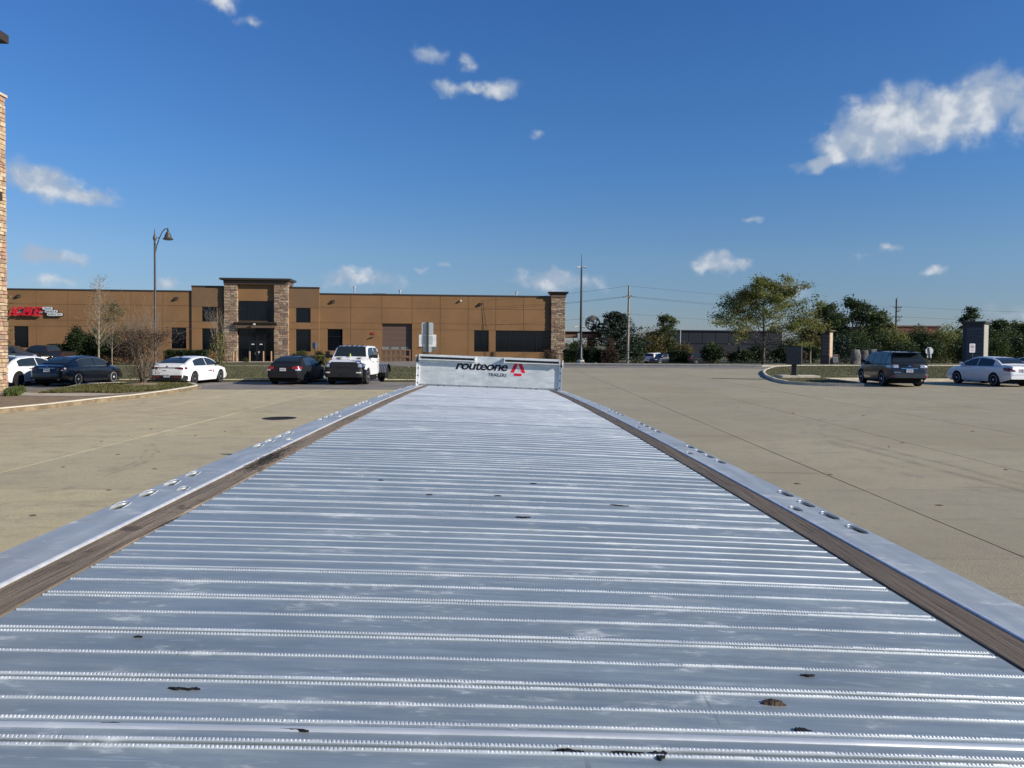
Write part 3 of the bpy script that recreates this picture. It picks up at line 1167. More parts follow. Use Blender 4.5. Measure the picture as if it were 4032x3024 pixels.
p_ = deck_pt(3045, 2788)
blob('mud_clod', p_, .022, .007, .008, m_clod, 'dark clod of dried mud on the bare deck with nothing beside it', 'dirt')
SCRAPS = ((437, 2889, .016, .003, 'thin curl of black rubber by a serrated rib'), (785, 2902, .026, .003, 'long flat black rubber strip lying between two ribs'), (1160, 2899, .022, .004, 'black rubber strip stuck beside the long flat one'), (2245, 2972, .02, .004, 'narrow black shred next to the bent shred'),
    (2470, 2985, .024, .004, 'broad black shred next to the bent shred'), (2600, 3005, .010, .014, 'bent black shred crossing a serrated rib'), (700, 2723, .016, .004, 'grey-black smear of rubber on a smooth plank'), (760, 2726, .012, .004, 'small black fleck beside the grey-black smear'), (545, 2525, .008, .003, 'tiny dark fleck on a wide smooth plank'), (3160, 2898, .014, .008, 'ragged brown-black crust near the mud clod'),
    (2440, 1994, .035, .008, 'flat black rubber piece half way down the deck'), (2060, 2042, .026, .010, 'ragged dark flake in the middle of the deck'), (1690, 1953, .012, .006, 'dark fleck left of the deck centre line'), (1960, 1958, .012, .006, 'dark fleck near the deck centre line'), (2100, 1904, .014, .008, 'dark lump right of the deck centre line'), (1500, 1892, .012, .008, 'brown fleck towards the left timber strip'), (1760, 1650, .04, .012, 'short dark dash of rubber far along the deck'), (3180, 2680, .014, .004, 'oval dark stain of rubber on a clean plank'))
for i, (px, py, sx, sy, lb) in enumerate(SCRAPS):
    p_ = deck_pt(px, py)
    if p_ is None:
        continue
    # ragged flat shred
    n_ = 11
    top_, bot_ = [], []
    for j in range(n_):
        u_ = -1 + 2 * j / (n_ - 1)
        e_ = max(.12, 1 - u_ * u_)
        top_.append((u_ * sx, sy * (e_ * rnd.uniform(.25, 1.1) + .3 * math.sin(3 * u_ + i))))
        bot_.append((u_ * sx, -sy * (e_ * rnd.uniform(.25, 1.1)) + sy * .3 * math.sin(3 * u_ + i)))
    o = MB().prism(top_ + bot_[::-1], 'z', -.001, .0022).build('rubber_scrap', m_black)
    o.location = p_
    o.rotation_euler = (0, T_RL, rnd.uniform(-.12, .12))
    tag(o, lb, 'litter', 'rubber scraps on the deck')
# straw and bark caught on the left timber strip
p_ = deck_pt(1068, 1806)
vs_, fs_ = [], []
for i in range(420):
    along = rnd.gauss(0, .20) - .05
    c0 = Vector((max(-.045, min(.05, rnd.gauss(0, .022))) + along * T_YAW, along, abs(rnd.gauss(.004, .003))))
    d_ = Vector((rnd.uniform(-1, 1), rnd.uniform(-1, 1), rnd.uniform(-.10, .12))).normalized() * rnd.uniform(.006, .022)
    s_ = d_.cross(Vector((0, 0, 1))).normalized() * .0016
    o_ = len(vs_)
    vs_ += [c0 - d_ - s_, c0 - d_ + s_, c0 + d_ + s_, c0 + d_ - s_]
    fs_.append((o_, o_ + 1, o_ + 2, o_ + 3))
o = MB().add(vs_, fs_).build('straw_litter', M('straw_dark', (.03, .022, .015), .95), smooth='leaf')
o.location = p_ + Vector((0, 0, .004))
tag(o, 'tangle of dark straw and bark caught on the timber strip', 'litter', kind='stuff')
# ================================================================== tan warehouse with stone tower
FA = Vector((-53.3, 86.2, 0))
FB = Vector((1.34, 90.3, 0))
fu = (FB - FA).normalized()
fn = Vector((fu.y, -fu.x, 0))          # outward, towards the lot
bld = thing('warehouse', 'long tan panelled warehouse with a stone entrance tower and red lettered sign', 'building', (FA.x, FA.y, gz(FA.x, FA.y)), math.atan2(fu.y, fu.x))
BZ = gz(FA.x, FA.y)


def fs_(px, py, out=0.0):
    """photo pixel -> (s, z) on the facade plane moved outwards by out (local metres, z from the base)"""
    d = ray(px, py)
    o = FA + fn * out
    t_ = (o - Vector((0, 0, 0))).dot(fn) / Vector((d.x, d.y, 0)).dot(fn)
    p = Vector((d.x * t_, d.y * t_, HC + d.z * t_))
    return (p - FA).dot(fu), p.z - BZ


def fx(px, py=1300):
    return fs_(px, py)[0]


m_tan = M('tan_stucco', (.242, .130, .053), .85, var=.09, scale=.35, bump=.25, bscale=60)
m_tan2 = M('tan_stucco_dark', (.185, .110, .056), .85, var=.05, scale=.8, bump=.25, bscale=60)
m_bronze = M('bronze_trim', (.060, .045, .034), .5, .3)
m_brown = M('brown_trim', (.13, .085, .058), .6)
m_glass = M('tinted_glass', (.004, .006, .009), .06, 0, spec=.42, var=.02)
m_mull = M('mullion', (.022, .022, .024), .45, .4)
m_joint = M('panel_joint', (.20, .11, .048), .9)
m_mortar = M('stone_mortar', (.20, .155, .11), .95)
STONES = [M('ledge_stone_%d' % i, c, .9, var=.25, scale=5, bump=.6, bscale=14) for i, c in enumerate(((.32, .225, .145), (.26, .175, .115), (.38, .28, .185), (.20, .14, .105), (.33, .20, .135), (.42, .33, .225)))]


def rect_minus(r, holes):
    out = [r]
    for h in holes:
        nxt = []
        for (a, b_, c, d) in out:
            A, B, C, D = max(a, h[0]), min(b_, h[1]), max(c, h[2]), min(d, h[3])
            if A >= B or C >= D:
                nxt.append((a, b_, c, d))
                continue
            if a < A:
                nxt.append((a, A, c, d))
            if B < b_:
                nxt.append((B, b_, c, d))
            if c < C:
                nxt.append((A, B, c, C))
            if D < d:
                nxt.append((A, B, D, d))
        out = nxt
    return [r_ for r_ in out if r_[1] - r_[0] > .03 and r_[3] - r_[2] > .03]


def wall(s0, s1, z1, out, joints, bands, holes, mat, topmat=None, thick=.3):
    """panelled wall: backing with real openings, panels 25 mm proud, recessed joints"""
    mbk = MB()
    for (a, b_, c, d) in rect_minus((s0, s1, -.8, z1), holes):
        mbk.box(a, b_, -out + .0, -out + thick, c, d)
    mbk.build('wall_core', m_joint, bld)
    zs = [-.8] + bands + [z1]
    ss_ = [s0] + joints + [s1]
    for i in range(len(ss_) - 1):
        for j in range(len(zs) - 1):
            g = .020
            r0 = (ss_[i] + (g if i else 0), ss_[i + 1] - (g if i < len(ss_) - 2 else 0), zs[j] + (g if j else 0), zs[j + 1] - (g if j < len(zs) - 2 else 0))
            mt = topmat if (topmat and j == len(zs) - 2) else mat
            for (a, b_, c, d) in rect_minus(r0, holes):
                MB().box(a, b_, -out - .025, -out - .001, c, d).build('wall_panel', mt, bld)
    MB().box(s0 - .02, s1 + .02, -out - .06, -out + thick + .05, z1, z1 + .18).build('coping', m_bronze, bld)


def window(s0, s1, z0, z1, out, vm=(), hm=(), depth=.14):
    w_ = MB()
    t_ = .05
    y0, y1 = -out + depth - .06, -out + depth
    w_.box(s0, s1, y0, y1, z0, z0 + t_).box(s0, s1, y0, y1, z1 - t_, z1).box(s0, s0 + t_, y0, y1, z0 + t_, z1 - t_).box(s1 - t_, s1, y0, y1, z0 + t_, z1 - t_)
    fr = w_.build('window', m_mull, bld)
    xs_ = [s0 + t_] + list(vm) + [s1 - t_]
    zs_ = [z0 + t_] + list(hm) + [z1 - t_]
    for v in vm:
        MB().box(v - .03, v + .03, y0 - .01, y1, z0 + t_, z1 - t_).build('mullion', m_mull, fr)
    for h in hm:
        MB().box(s0 + t_, s1 - t_, y0 - .012, y1 - .002, h - .03, h + .03).build('transom', m_mull, fr)
    for i in range(len(xs_) - 1):
        for j in range(len(zs_) - 1):
            tx = random.uniform(-.0012, .0012)
            MB().box(xs_[i], xs_[i + 1], y1 - .03 + tx, y1 - .02 + tx, zs_[j], zs_[j + 1]).build('pane', m_glass, fr)
    # reveal
    MB().box(s0 - .02, s1 + .02, -out - .01, y1, z0 - .06, z0 - .001).build('sill', m_tan2, fr)
    return fr


def win_px(x0, x1, y0, y1, out, vm=0, hm=()):
    s0, za = fs_(x0, y0, out)
    s1, zb = fs_(x1, y1, out)
    xm = (x0 + x1) / 2
    za = fs_(xm, y0, out)[1]
    zb = fs_(xm, y1, out)[1]
    return (s0, s1, zb, za)


def mul(s0, s1, n):
    return [s0 + (s1 - s0) * i / n for i in range(1, n)]


zl = [fs_(143, y)[1] for y in (1280.6, 1255.2, 1193.8)]      # horizontal joints
zr = [fs_(1381, y)[1] for y in (1299.5, 1276, 1214.5)]
zj = [(a + b_) / 2 for a, b_ in zip(zl, zr)]
z_left = fs_(143, 1138)[1]
z_right = (fs_(1300, 1161)[1] + fs_(2000, 1171)[1]) / 2
z_main = (z_left + z_right) / 2
# left wing of the hall
s_w0, s_w1 = fx(757), fx(880)
s_e0, s_e1 = fx(1135), fx(1257)
sL = fx(-420)
left_j = [fx(p) for p in (-355, -231, -106, 18, 143, 267.5, 392, 516, 641)]
wl1 = win_px(54, 113, 1279, 1368, 0)
wl2 = win_px(674, 734, 1288, 1373, 0)
wl1 = (wl1[0], wl1[1], wl1[2] - .7, wl1[3])
wl2 = (wl2[0], wl2[1], wl2[2], zj[0] - .02)
wl1 = (wl1[0], wl1[1], wl2[2], zj[0] - .02)
wl0 = tuple(a - b_ for a, b_ in zip(wl1, (7.4, 7.4, 0, 0)))
wall(sL, s_w0, z_main, 0, left_j, zj, [wl0, wl1, wl2], m_tan)
for h in (wl0, wl1, wl2):
    window(*h, 0, (), (h[2] + (h[3] - h[2]) * .62,))
# wing blocks either side of the tower
z_wing = (fs_(820, 1130, .15)[1] + fs_(1195, 1137, .15)[1]) / 2
hw1 = [win_px(795, 854, 1206, 1264, .15), win_px(795, 854, 1290, 1373, .15)]
hw2 = [win_px(1166, 1223, 1213, 1270, .15), win_px(1165, 1224, 1297, 1384, .15)]
for a, b_ in zip(hw1, hw2):
    pass
zu0, zu1 = hw2[0][2], hw2[0][3]
zo0, zo1 = hw2[1][2], hw2[1][3]
hw1 = [(hw1[0][0], hw1[0][1], zu0, zu1), (hw1[1][0], hw1[1][1], zo0, zo1)]
for (a, b_, hs) in ((s_w0, s_w1, hw1), (s_e0, s_e1, hw2)):
    wall(a, b_, z_wing, .16, [], [.62] + [zo1 + .02, zu0 - .02, zu1 + .02], hs, m_tan, m_tan2, .46)
    window(*hs[0], .16, (), ())
    window(*hs[1], .16, (), (zo0 + (zo1 - zo0) * .66,))
MB().box(s_e1 + .001, s_e1 + .02, -.185, .1, -.8, z_wing - .01).build('return_panel', m_tan, bld)
# right hall
gd = win_px(1503, 1622, 1283, 1424, 0)
gd = (gd[0] + .03, gd[1] - .03, -.2, zj[1] - .03)
wr1 = win_px(1289, 1349, 1298, 1383, 0)
wr2 = win_px(1867, 1924, 1308, 1397, 0)
wr3 = win_px(1951.5, 2166, 1311, 1398, 0)
wr1, wr2, wr3 = [(h[0], h[1], max(.35, wl2[2] - .1), zj[0] - .02) for h in (wr1, wr2, wr3)]
s_p0, s_p1 = fx(2168), fx(2223)
rj = [fx(p) for p in (1381, 1503, 1622, 1733, 1843, 1951.5, 2061)]
wall(s_e1, s_p0, z_main - .1, 0, rj, zj, [gd, wr1, wr2, wr3], m_tan)
for h in (wr1, wr2):
    window(*h, 0, (), (h[2] + (h[3] - h[2]) * .66,))
window(*wr3, 0, mul(wr3[0], wr3[1], 4), (wr3[2] + (wr3[3] - wr3[2]) * .68,))
# rest of the hall behind (roof and side walls)
MB().box(sL, s_p1 - .1, .5, 46, -.8, z_main - .55).build('hall', m_tan2, bld)
MB().box(sL, s_p1 - .1, .45, 46.05, z_main - .54, z_main - .42).build('roof', M('roof_membrane', (.42, .42, .40), .9), bld)
# roof stacks
for px, y0, y1 in ((1395.6, 1133, 1160), (1575, 1148, 1165), (2033, 1154, 1172)):
    s_, z_ = fs_(px, y0, -3)
    pz = MB().tube([(s_, 3, z_main - .5), (s_, 3, z_)], .1, 10).build('vent_pipe', M('galvanised', (.45, .46, .47), .45, .7), bld)
    MB().lathe([(.05, 0), (.17, .02), (.17, .14), (.05, .2)], 10, (s_, 3, z_)).build('vent_cap', MATS['galvanised'], pz)
s_ = fx(350)
MB().box(s_ - .9, s_ + .9, 4, 6, z_main - .42, z_main + .42).build('roof_unit', MATS['galvanised'], bld)
MB().box(fx(1480) - .8, fx(1480) + .8, 4, 6, z_main - .42, z_main + .38).build('roof_unit', m_brown, bld)

# garage door with its frame, lights and low gate in front
d0 = .32
gdo = MB().box(gd[0], gd[1], d0, d0 + .05, -.2, gd[3]).build('garage_door', M('door_brown', (.135, .085, .060), .6, var=.06), bld)
for i in range(7):
    z_ = .1 + i * (gd[3] - .1) / 7
    MB().box(gd[0] + .02, gd[1] - .02, d0 - .018, d0 - .001, z_ + .02, z_ + (gd[3] - .1) / 7 - .02).build('door_section', MATS['door_brown'], gdo)
wq = (gd[1] - gd[0]) / 3
for i in range(3):
    c_ = gd[0] + wq * (i + .5) - .25
    MB().box(c_ - .45, c_ + .45, d0 - .032, d0 - .019, 1.56, 1.98).build('door_light', M('door_glazing', (.20, .235, .235), .25), gdo)
gate = thing('timber_barrier', 'low brown timber barrier of posts and rails before the garage door', 'barrier', bld.matrix_world @ Vector(((gd[0] + gd[1]) / 2, -1.6, 0)) if False else Matrix.Rotation(math.atan2(fu.y, fu.x), 4, 'Z') @ Vector(((gd[0] + gd[1]) / 2, -1.6, 0)) + FA + Vector((0, 0, gz(fu.x * gd[0] + FA.x, 88))), math.atan2(fu.y, fu.x))
m_tim = M('stained_timber', (.22, .125, .06), .8)
hwg = (gd[1] - gd[0]) / 2 - .1
for i in range(7):
    x_ = -hwg + 2 * hwg * i / 6
    MB().box(x_ - .06, x_ + .06, -.05, .05, -.05, 1.42).build('post', m_tim, gate)
for z_ in (.62, 1.36):
    MB().box(-hwg, hwg, -.085, -.052, z_ - .06, z_ + .06).build('rail', m_tim, gate)
MB().prism([(-.2, .72), (hwg, .40), (hwg, .48), (-.2, .80)], 'y', -.11, -.088).build('brace', m_tim, gate)

# stone piers and tower
def pier(s0, s1, z1, out, seed, right_face=True):
    """ledgestone pier: mortar core, each stone a part"""
    rn = random.Random(seed)
    core = MB().box(s0 + .04, s1 - .04, -out + .03, .4, -.8, z1).build('stone_pier', m_mortar, bld)
    z_ = -.3
    while z_ < z1 - .05:
        h = min(rn.choice((.13, .18, .22, .26)), z1 - z_)
        x_ = s0
        while x_ < s1 - .02:
            w_ = min(rn.uniform(.32, .78), s1 - x_)
            if s1 - x_ - w_ < .12:
                w_ = s1 - x_
            pr = rn.uniform(-.012, .03)
            g = .009
            yb = -out + .06
            last = abs(x_ + w_ - s1) < 1e-6
            xe = x_ + w_ + (rn.uniform(0, .03) if last else -g)
            xb = x_ - (rn.uniform(0, .02) if x_ == s0 else -g)
            mb_ = MB()
            j = lambda: rn.uniform(-.008, .008)
            # bevelled, slightly crooked block
            b0 = .02
            vs_ = [(xb, yb, z_ + g), (xe, yb, z_ + g), (xe, yb, z_ + h - g), (xb, yb, z_ + h - g), (xb + b0 + j(), -out - pr, z_ + g + b0 * .6 + j()), (xe - b0 + j(), -out - pr + j(), z_ + g + b0 * .6 + j()), (xe - b0 + j(), -out - pr + j(), z_ + h - g - b0 * .6 + j()), (xb + b0 + j(), -out - pr + j(), z_ + h - g - b0 * .6 + j())]
            mb_.add(vs_, [(4, 5, 6, 7), (0, 1, 5, 4), (1, 2, 6, 5), (2, 3, 7, 6), (3, 0, 4, 7), (3, 2, 1, 0)])
            mb_.build('stone', rn.choice(STONES), core)
            x_ += w_
        if right_face:
            mb_ = MB().box(s1 - .05, s1 + rn.uniform(.005, .03), -out + .06, .30 if out < .8 else -.06, z_ + .008, z_ + h - .008)
            mb_.build('corner_stone', rn.choice(STONES), core)
        z_ += h
    return core


TO = .55
sp = [fs_(p, 1250, TO)[0] for p in (882, 933, 1079, 1134)]
z_fr = fs_(1000, 1119, TO)[1]
z_ct = fs_(1000, 1096, TO)[1]
pier(sp[0], sp[1], z_fr, TO, 1)
pier(sp[2], sp[3], z_fr, TO, 2)
pier(s_p0 + .02, s_p1, fs_(2195, 1172, .3)[1], .35, 5)
# side faces: tower block behind piers
MB().box(sp[0] + .1, sp[3] - .1, .29, 2.2, z_wing - .6, z_fr + .3).build('tower_core', m_tan2, bld)
R_ = .18
MB().box(sp[1] - .02, sp[2] + .02, -R_, .2, fs_(1000, 1185, R_)[1], z_fr).build('tower_panel', m_tan, bld)
gl0, gl1 = fs_(1000, 1264, R_)[1], fs_(1000, 1185, R_)[1]
window(sp[1], sp[2], gl0, gl1 - .001, R_, [sp[1] + (sp[2] - sp[1]) * f for f in (.28, .505, .735)], (gl0 + (gl1 - gl0) * .5,), .12)
e1 = fs_(1000, 1294, R_)[1]
hdoor = fs_(1000, 1343, R_)[1]
dv = [sp[1] + (sp[2] - sp[1]) * f for f in (.29, .735)]
wd = window(sp[1], sp[2], -.05, e1, R_, [dv[0], sp[1] + (sp[2] - sp[1]) * .505, dv[1]], (hdoor,), .12)
for i in range(2):
    a = dv[0] + .05 + i * (dv[1] - dv[0]) / 2
    b_ = a + (dv[1] - dv[0]) / 2 - .1
    door = MB().box(a, a + .09, -R_ + .03, -R_ + .075, .0, hdoor - .05).box(b_ - .09, b_, -R_ + .03, -R_ + .075, .0, hdoor - .05).box(a + .09, b_ - .09, -R_ + .03, -R_ + .075, 0, .14).box(a + .09, b_ - .09, -R_ + .03, -R_ + .075, hdoor - .16, hdoor - .05).build('door', m_mull, bld)
    hx = b_ - .14 if i == 0 else a + .14
    MB().tube([(hx, -R_ + .02, .95), (hx, -R_ - .03, .97), (hx, -R_ - .03, 1.2), (hx, -R_ + .02, 1.22)], .014, 6).build('handle', M('steel_bright', (.6, .6, .6), .3, .9), door)
    MB().box((a + b_) / 2 - .16, (a + b_) / 2 + .16, -R_ + .050, -R_ + .052, hdoor - .42, hdoor - .30).build('notice', M('paper_white', (.62, .62, .60), .8), door)
MB().box(dv[0] + .95, dv[0] + 1.22, -R_ + .050, -R_ + .052, 1.18, 1.34).build('notice', MATS['paper_white'], bld)
# canopy over the door
cs0, cs1 = fs_(927, 1280, .95)[0], fs_(1084, 1280, .95)[0]
zc0, zc1 = fs_(1000, 1291, .95)[1], fs_(1000, 1268, .95)[1]
cp = MB().box(cs0 + .03, cs1 - .03, -.92, -R_, zc0, zc0 + (zc1 - zc0) * .5).build('canopy', m_brown, bld)
MB().prism([(-.92, zc0 + (zc1 - zc0) * .5), (-1.16, zc1 - .12), (-1.16, zc1), (-R_, zc1), (-R_, zc0 + (zc1 - zc0) * .5)], 'x', cs0 - .12, cs1 + .12).build('canopy_cornice', m_bronze, cp)
lamp_s = fs_(1002, 1276, 1.2)[0]
MB().box(lamp_s - .10, lamp_s + .10, -1.38, -1.17, zc0 + .32, zc0 + .5).build('floodlight', M('lamp_white', (.62, .62, .6), .4), cp)
# tower frieze and cornice
fz = MB().box(sp[0] - .03, sp[3] + .03, -TO - .1, 2.2, z_fr + .002, z_fr + (z_ct - z_fr) * .52).build('frieze', m_brown, bld)
zb_ = z_fr + (z_ct - z_fr) * .52
cor = MB()
prof = [(0, zb_), (.10, zb_ + .03), (.16, zb_ + .12), (.32, z_ct - .22), (.36, z_ct - .20), (.36, z_ct), (0, z_ct)]
ring = []
for o_, z_ in prof:
    ring += [(sp[0] - .03 - o_, -TO - .1 - o_, z_), (sp[3] + .03 + o_, -TO - .1 - o_, z_), (sp[3] + .03 + o_, 2.3, z_), (sp[0] - .03 - o_, 2.3, z_)]
fsx = [(4 * i + j, 4 * i + (j + 1) % 4, 4 * (i + 1) + (j + 1) % 4, 4 * (i + 1) + j) for i in range(len(prof) - 1) for j in range(4)]
fsx += [(0, 1, 2, 3), tuple(range(4 * len(prof) - 4, 4 * len(prof)))]
cor.add(ring, fsx).build('cornice', m_bronze, fz)
# cap of the end pier
z0c, z1c = fs_(2195, 1171, .35)[1], fs_(2195, 1149, .35)[1]
cap = MB().box(s_p0 - .05, s_p1 + .1, -.43, .5, z0c, z0c + (z1c - z0c) * .45).build('pier_neck', m_brown, bld)
ring = []
for o_, z_ in ((.0, z0c + (z1c - z0c) * .45), (.12, z0c + (z1c - z0c) * .6), (.25, z1c - .08), (.27, z1c)):
    ring += [(s_p0 - .05 - o_, -.43 - o_, z_), (s_p1 + .1 + o_, -.43 - o_, z_), (s_p1 + .1 + o_, .55 + o_, z_), (s_p0 - .05 - o_, .55 + o_, z_)]
MB().add(ring, [(4 * i + j, 4 * i + (j + 1) % 4, 4 * (i + 1) + (j + 1) % 4, 4 * (i + 1) + j) for i in range(3) for j in range(4)] + [(0, 1, 2, 3), (12, 13, 14, 15)]).build('pier_cap', m_bronze, cap)
# wall lights and camera
for px, py in ((76, 1166), (697, 1176), (1313, 1188), (1893, 1199)):
    s_, z_ = fs_(px, py)
    wl = MB().prism([(-.026, z_ + .2), (-.12, z_ + .18), (-.28, z_ + .02), (-.28, z_ - .05), (-.026, z_ - .14)], 'x', s_ - .17, s_ + .17).build('wall_light', m_bronze, bld)
    MB().box(s_ - .13, s_ + .13, -.26, -.08, z_ - .105, z_ - .09).build('lens', M('lens', (.5, .5, .46), .3), wl)
s_, z_ = fs_(1814, 1184)
MB().lathe([(.11, 0), (.11, .05), (.09, .14), (.03, .19)], 12, (s_, -.19, z_ - .1)).box(s_ - .04, s_ + .04, -.19, -.026, z_ + .04, z_ + .09).build('dome_camera', MATS['lamp_white'], bld)
s_, z_ = fs_(1468, 1313)
MB().box(s_ - .18, s_ + .18, -.1, -.026, z_ - .12, z_ + .12).build('alarm_bell', M('alarm_red', (.35, .03, .03), .4), bld)
MB().tube([(s_ - .25, -.06, z_ - .5), (s_ - .25, -.2, z_ - .5)], .07, 8).tube([(s_ + .05, -.06, z_ - .42), (s_ + .05, -.2, z_ - .42)], .07, 8).build('hose_outlet', m_bronze, bld)

# red lettering and white panels of the sign
m_signred = M('sign_red', (.60, .012, .03), .35, coat=.2)
sa, za = fs_(38, 1242)
sb, zb2 = fs_(172, 1210)
sg = thing('wall_sign', 'red ACME letters with three small white name panels on the tan wall', 'sign', (0, 0, 0), 0)
sg.matrix_world = Matrix.Translation(FA + Vector((0, 0, BZ))) @ Matrix.Rotation(math.atan2(fu.y, fu.x), 4, 'Z') @ Matrix.Translation((sa, -.03, za))
wS = sb - sa
hS = fs_(100, 1207)[1] - fs_(100, 1241)[1]
MB().box(.3, wS + .3, -.12, -.002, hS * .30, hS * .62).build('raceway', M('raceway', (.30, .27, .25), .6), sg)
lets = [('A', 0, .235), ('C', .215, .22), ('M', .42, .325), ('E', .735, .275)]
m_edge = M('sign_edge', (.03, .02, .02), .5)
for ch, o_, w_ in lets:
    lt = put_text('letter', ch, m_signred, sg, o_ * wS, -.30, 0, w_ * wS * .97, hS, .11, .30, .035)
    sf = MB()
    wl_ = w_ * wS
    x_ = o_ * wS
    if ch != 'C':
        sf.box(x_ - .05, x_ + wl_ * .42, -.405, -.185, 0, hS * .13)
        sf.box(x_ + wl_ * .55, x_ + wl_ * .93, -.405, -.185, 0, hS * .13)
        if ch in 'ME':
            sf.box(x_ + wl_ * .18, x_ + wl_ * .98, -.405, -.185, hS * .87, hS)
        sf.build('serif', m_signred, sg)
m_signw = M('sign_white', (.66, .68, .66), .4)
for i, (x0, x1_, y0, y1_, txt) in enumerate(((171.5, 214, 1208, 1221, 'TRUCK'), (181.5, 234, 1220.5, 1232.5, 'BRAKE &'), (189.5, 253, 1232.5, 1245, 'SUPPLY CO.'))):
    a, zt = fs_(x0, y0)
    b_, zq = fs_(x1_, y1_)
    a, b_, zt, zq = a - sa, b_ - sa, fs_((x0 + x1_) / 2, y0)[1] - za, fs_((x0 + x1_) / 2, y1_)[1] - za
    r_ = (zt - zq) / 2
    poly = [(a + r_ + r_ * math.cos(t_), (zt + zq) / 2 + r_ * math.sin(t_)) for t_ in [math.pi / 2 + math.pi * k_ / 8 for k_ in range(9)]] + [(b_ - r_ + r_ * math.cos(t_), (zt + zq) / 2 + r_ * math.sin(t_)) for t_ in [-math.pi / 2 + math.pi * k_ / 8 for k_ in range(9)]]
    bx_ = MB().prism(poly, 'y', -.26, -.02).build('name_panel', m_edge, sg)
    cx_, cz_ = (a + b_) / 2, (zt + zq) / 2
    MB().prism([((p[0] - cx_) * .975 + cx_, (p[1] - cz_) * .86 + cz_) for p in poly], 'y', -.272, -.261).build('face', m_signw, bx_)
    put_text('lettering', txt, M('sign_black', (.03, .035, .04), .5), bx_, a + r_ * .9, -.276, zq + (zt - zq) * .26, (b_ - a) - r_ * 1.8, (zt - zq) * .48, .002, 0, .02)

# bollards before the entrance
for i, px in enumerate((918, 931, 983, 1037, 1068)):
    s_, z_ = fs_(px, 1400, 2.6 if i != 0 else 1.9)
    out_ = (1.7, 2.9, 2.9, 2.9, 2.2)[i]
    s_ = fs_(px, 1400, out_)[0]
    p = FA + fu * s_ + fn * out_
    bo = thing('bollard', ['slim tan bollard standing behind its neighbour at the stone tower', 'tan bollard in front of the tower beside the dark slim one', 'tan bollard left of the glass doors, above a low plant', 'tan bollard directly before the right glass door', 'tan bollard at the foot of the right stone pier'][i], 'bollard', (p.x, p.y, gz(p.x, p.y)), 0, 'bollards at the entrance')
    MB().lathe([(.09, -.1), (.09, 1.10), (.085, 1.15), (.05, 1.20), (.005, 1.215)], 14).build('post', M('bollard_tan', (.33, .205, .11), .6), bo, 40)
    MB().lathe([(.15, 0), (.15, .03), (.1, .05)], 14).build('collar', m_mortar, bo)

# portico right of the end pier, with stone post
D = 97.0
pa, pb = at(2205, 1318, D), at(2372, 1318, D)
pt = thing('portico', 'flat brown canopy on a stone post beyond the end of the warehouse', 'canopy', (pa.x, D, gz(pa.x, D)), 0)
g0_ = gz(pa.x, D)
zt0, zt1 = at(2290, 1330, D).z - g0_, at(2290, 1305, D).z - g0_
L_ = pb.x - pa.x
MB().box(0, L_ - .12, 0, 5, zt0, zt0 + (zt1 - zt0) * .6).build('fascia', M('portico_brown', (.20, .125, .085), .6), pt)
MB().prism([(0, zt0 + (zt1 - zt0) * .6), (-.22, zt1 - .1), (-.22, zt1), (5.2, zt1), (5.2, zt0 + (zt1 - zt0) * .6)], 'x', 0, L_ + .12).build('cornice', m_bronze, pt)
c0, c1 = at(2313, 1350, D + 1).x - pa.x, at(2343, 1350, D + 1).x - pa.x
rn = random.Random(9)
po = MB().box(c0 + .03, c1 - .03, 1.03, 2, -1.4, zt0).build('stone_post', m_mortar, pt)
z_ = -.2
while z_ < zt0 - .02:
    h = min(.24, zt0 - z_)
    x_ = c0
    while x_ < c1 - .01:
        w_ = min(rn.uniform(.25, .5), c1 - x_)
        if c1 - x_ - w_ < .1:
            w_ = c1 - x_
        MB().box(x_ + .008, x_ + w_ - .008, 1.0 - rn.uniform(0, .03), 1.06, z_ + .008, z_ + h - .008).build('stone', rn.choice(STONES), po)
        x_ += w_
    z_ += h

# open globe sculpture standing on the portico roof
gc = at(2333, 1272, D + 2)
gr = 29 / FPX * (D + 2)
gl_ = thing('globe_sculpture', 'open metal globe of curved ribs standing on the brown canopy', 'sculpture', (gc.x, D + 2, gz(pa.x, D) + zt1), 0)
rz_ = gc.z - (gz(pa.x, D) + zt1)
m_glb = M('globe_metal', (.16, .15, .125), .5, .4)
tiltm = Matrix.Translation((0, 0, rz_)) @ Matrix.Rotation(.35, 4, 'Y') @ Matrix.Rotation(.3, 4, 'X')
for k_ in range(6):
    a = math.pi * k_ / 6
    pts = [tiltm @ Vector((gr * math.sin(t_) * math.cos(a), gr * math.sin(t_) * math.sin(a), gr * math.cos(t_))) for t_ in [2 * math.pi * q / 32 for q in range(33)]]
    MB().tube(pts, .035, 5, False).build('meridian', m_glb, gl_)
for la in (-45, -22, 0, 22, 45):
    r__ = gr * math.cos(R(la))
    pts = [tiltm @ Vector((r__ * math.cos(t_), r__ * math.sin(t_), gr * math.sin(R(la)))) for t_ in [2 * math.pi * q / 32 for q in range(33)]]
    MB().tube(pts, .028, 5, False).build('parallel', m_glb, gl_)
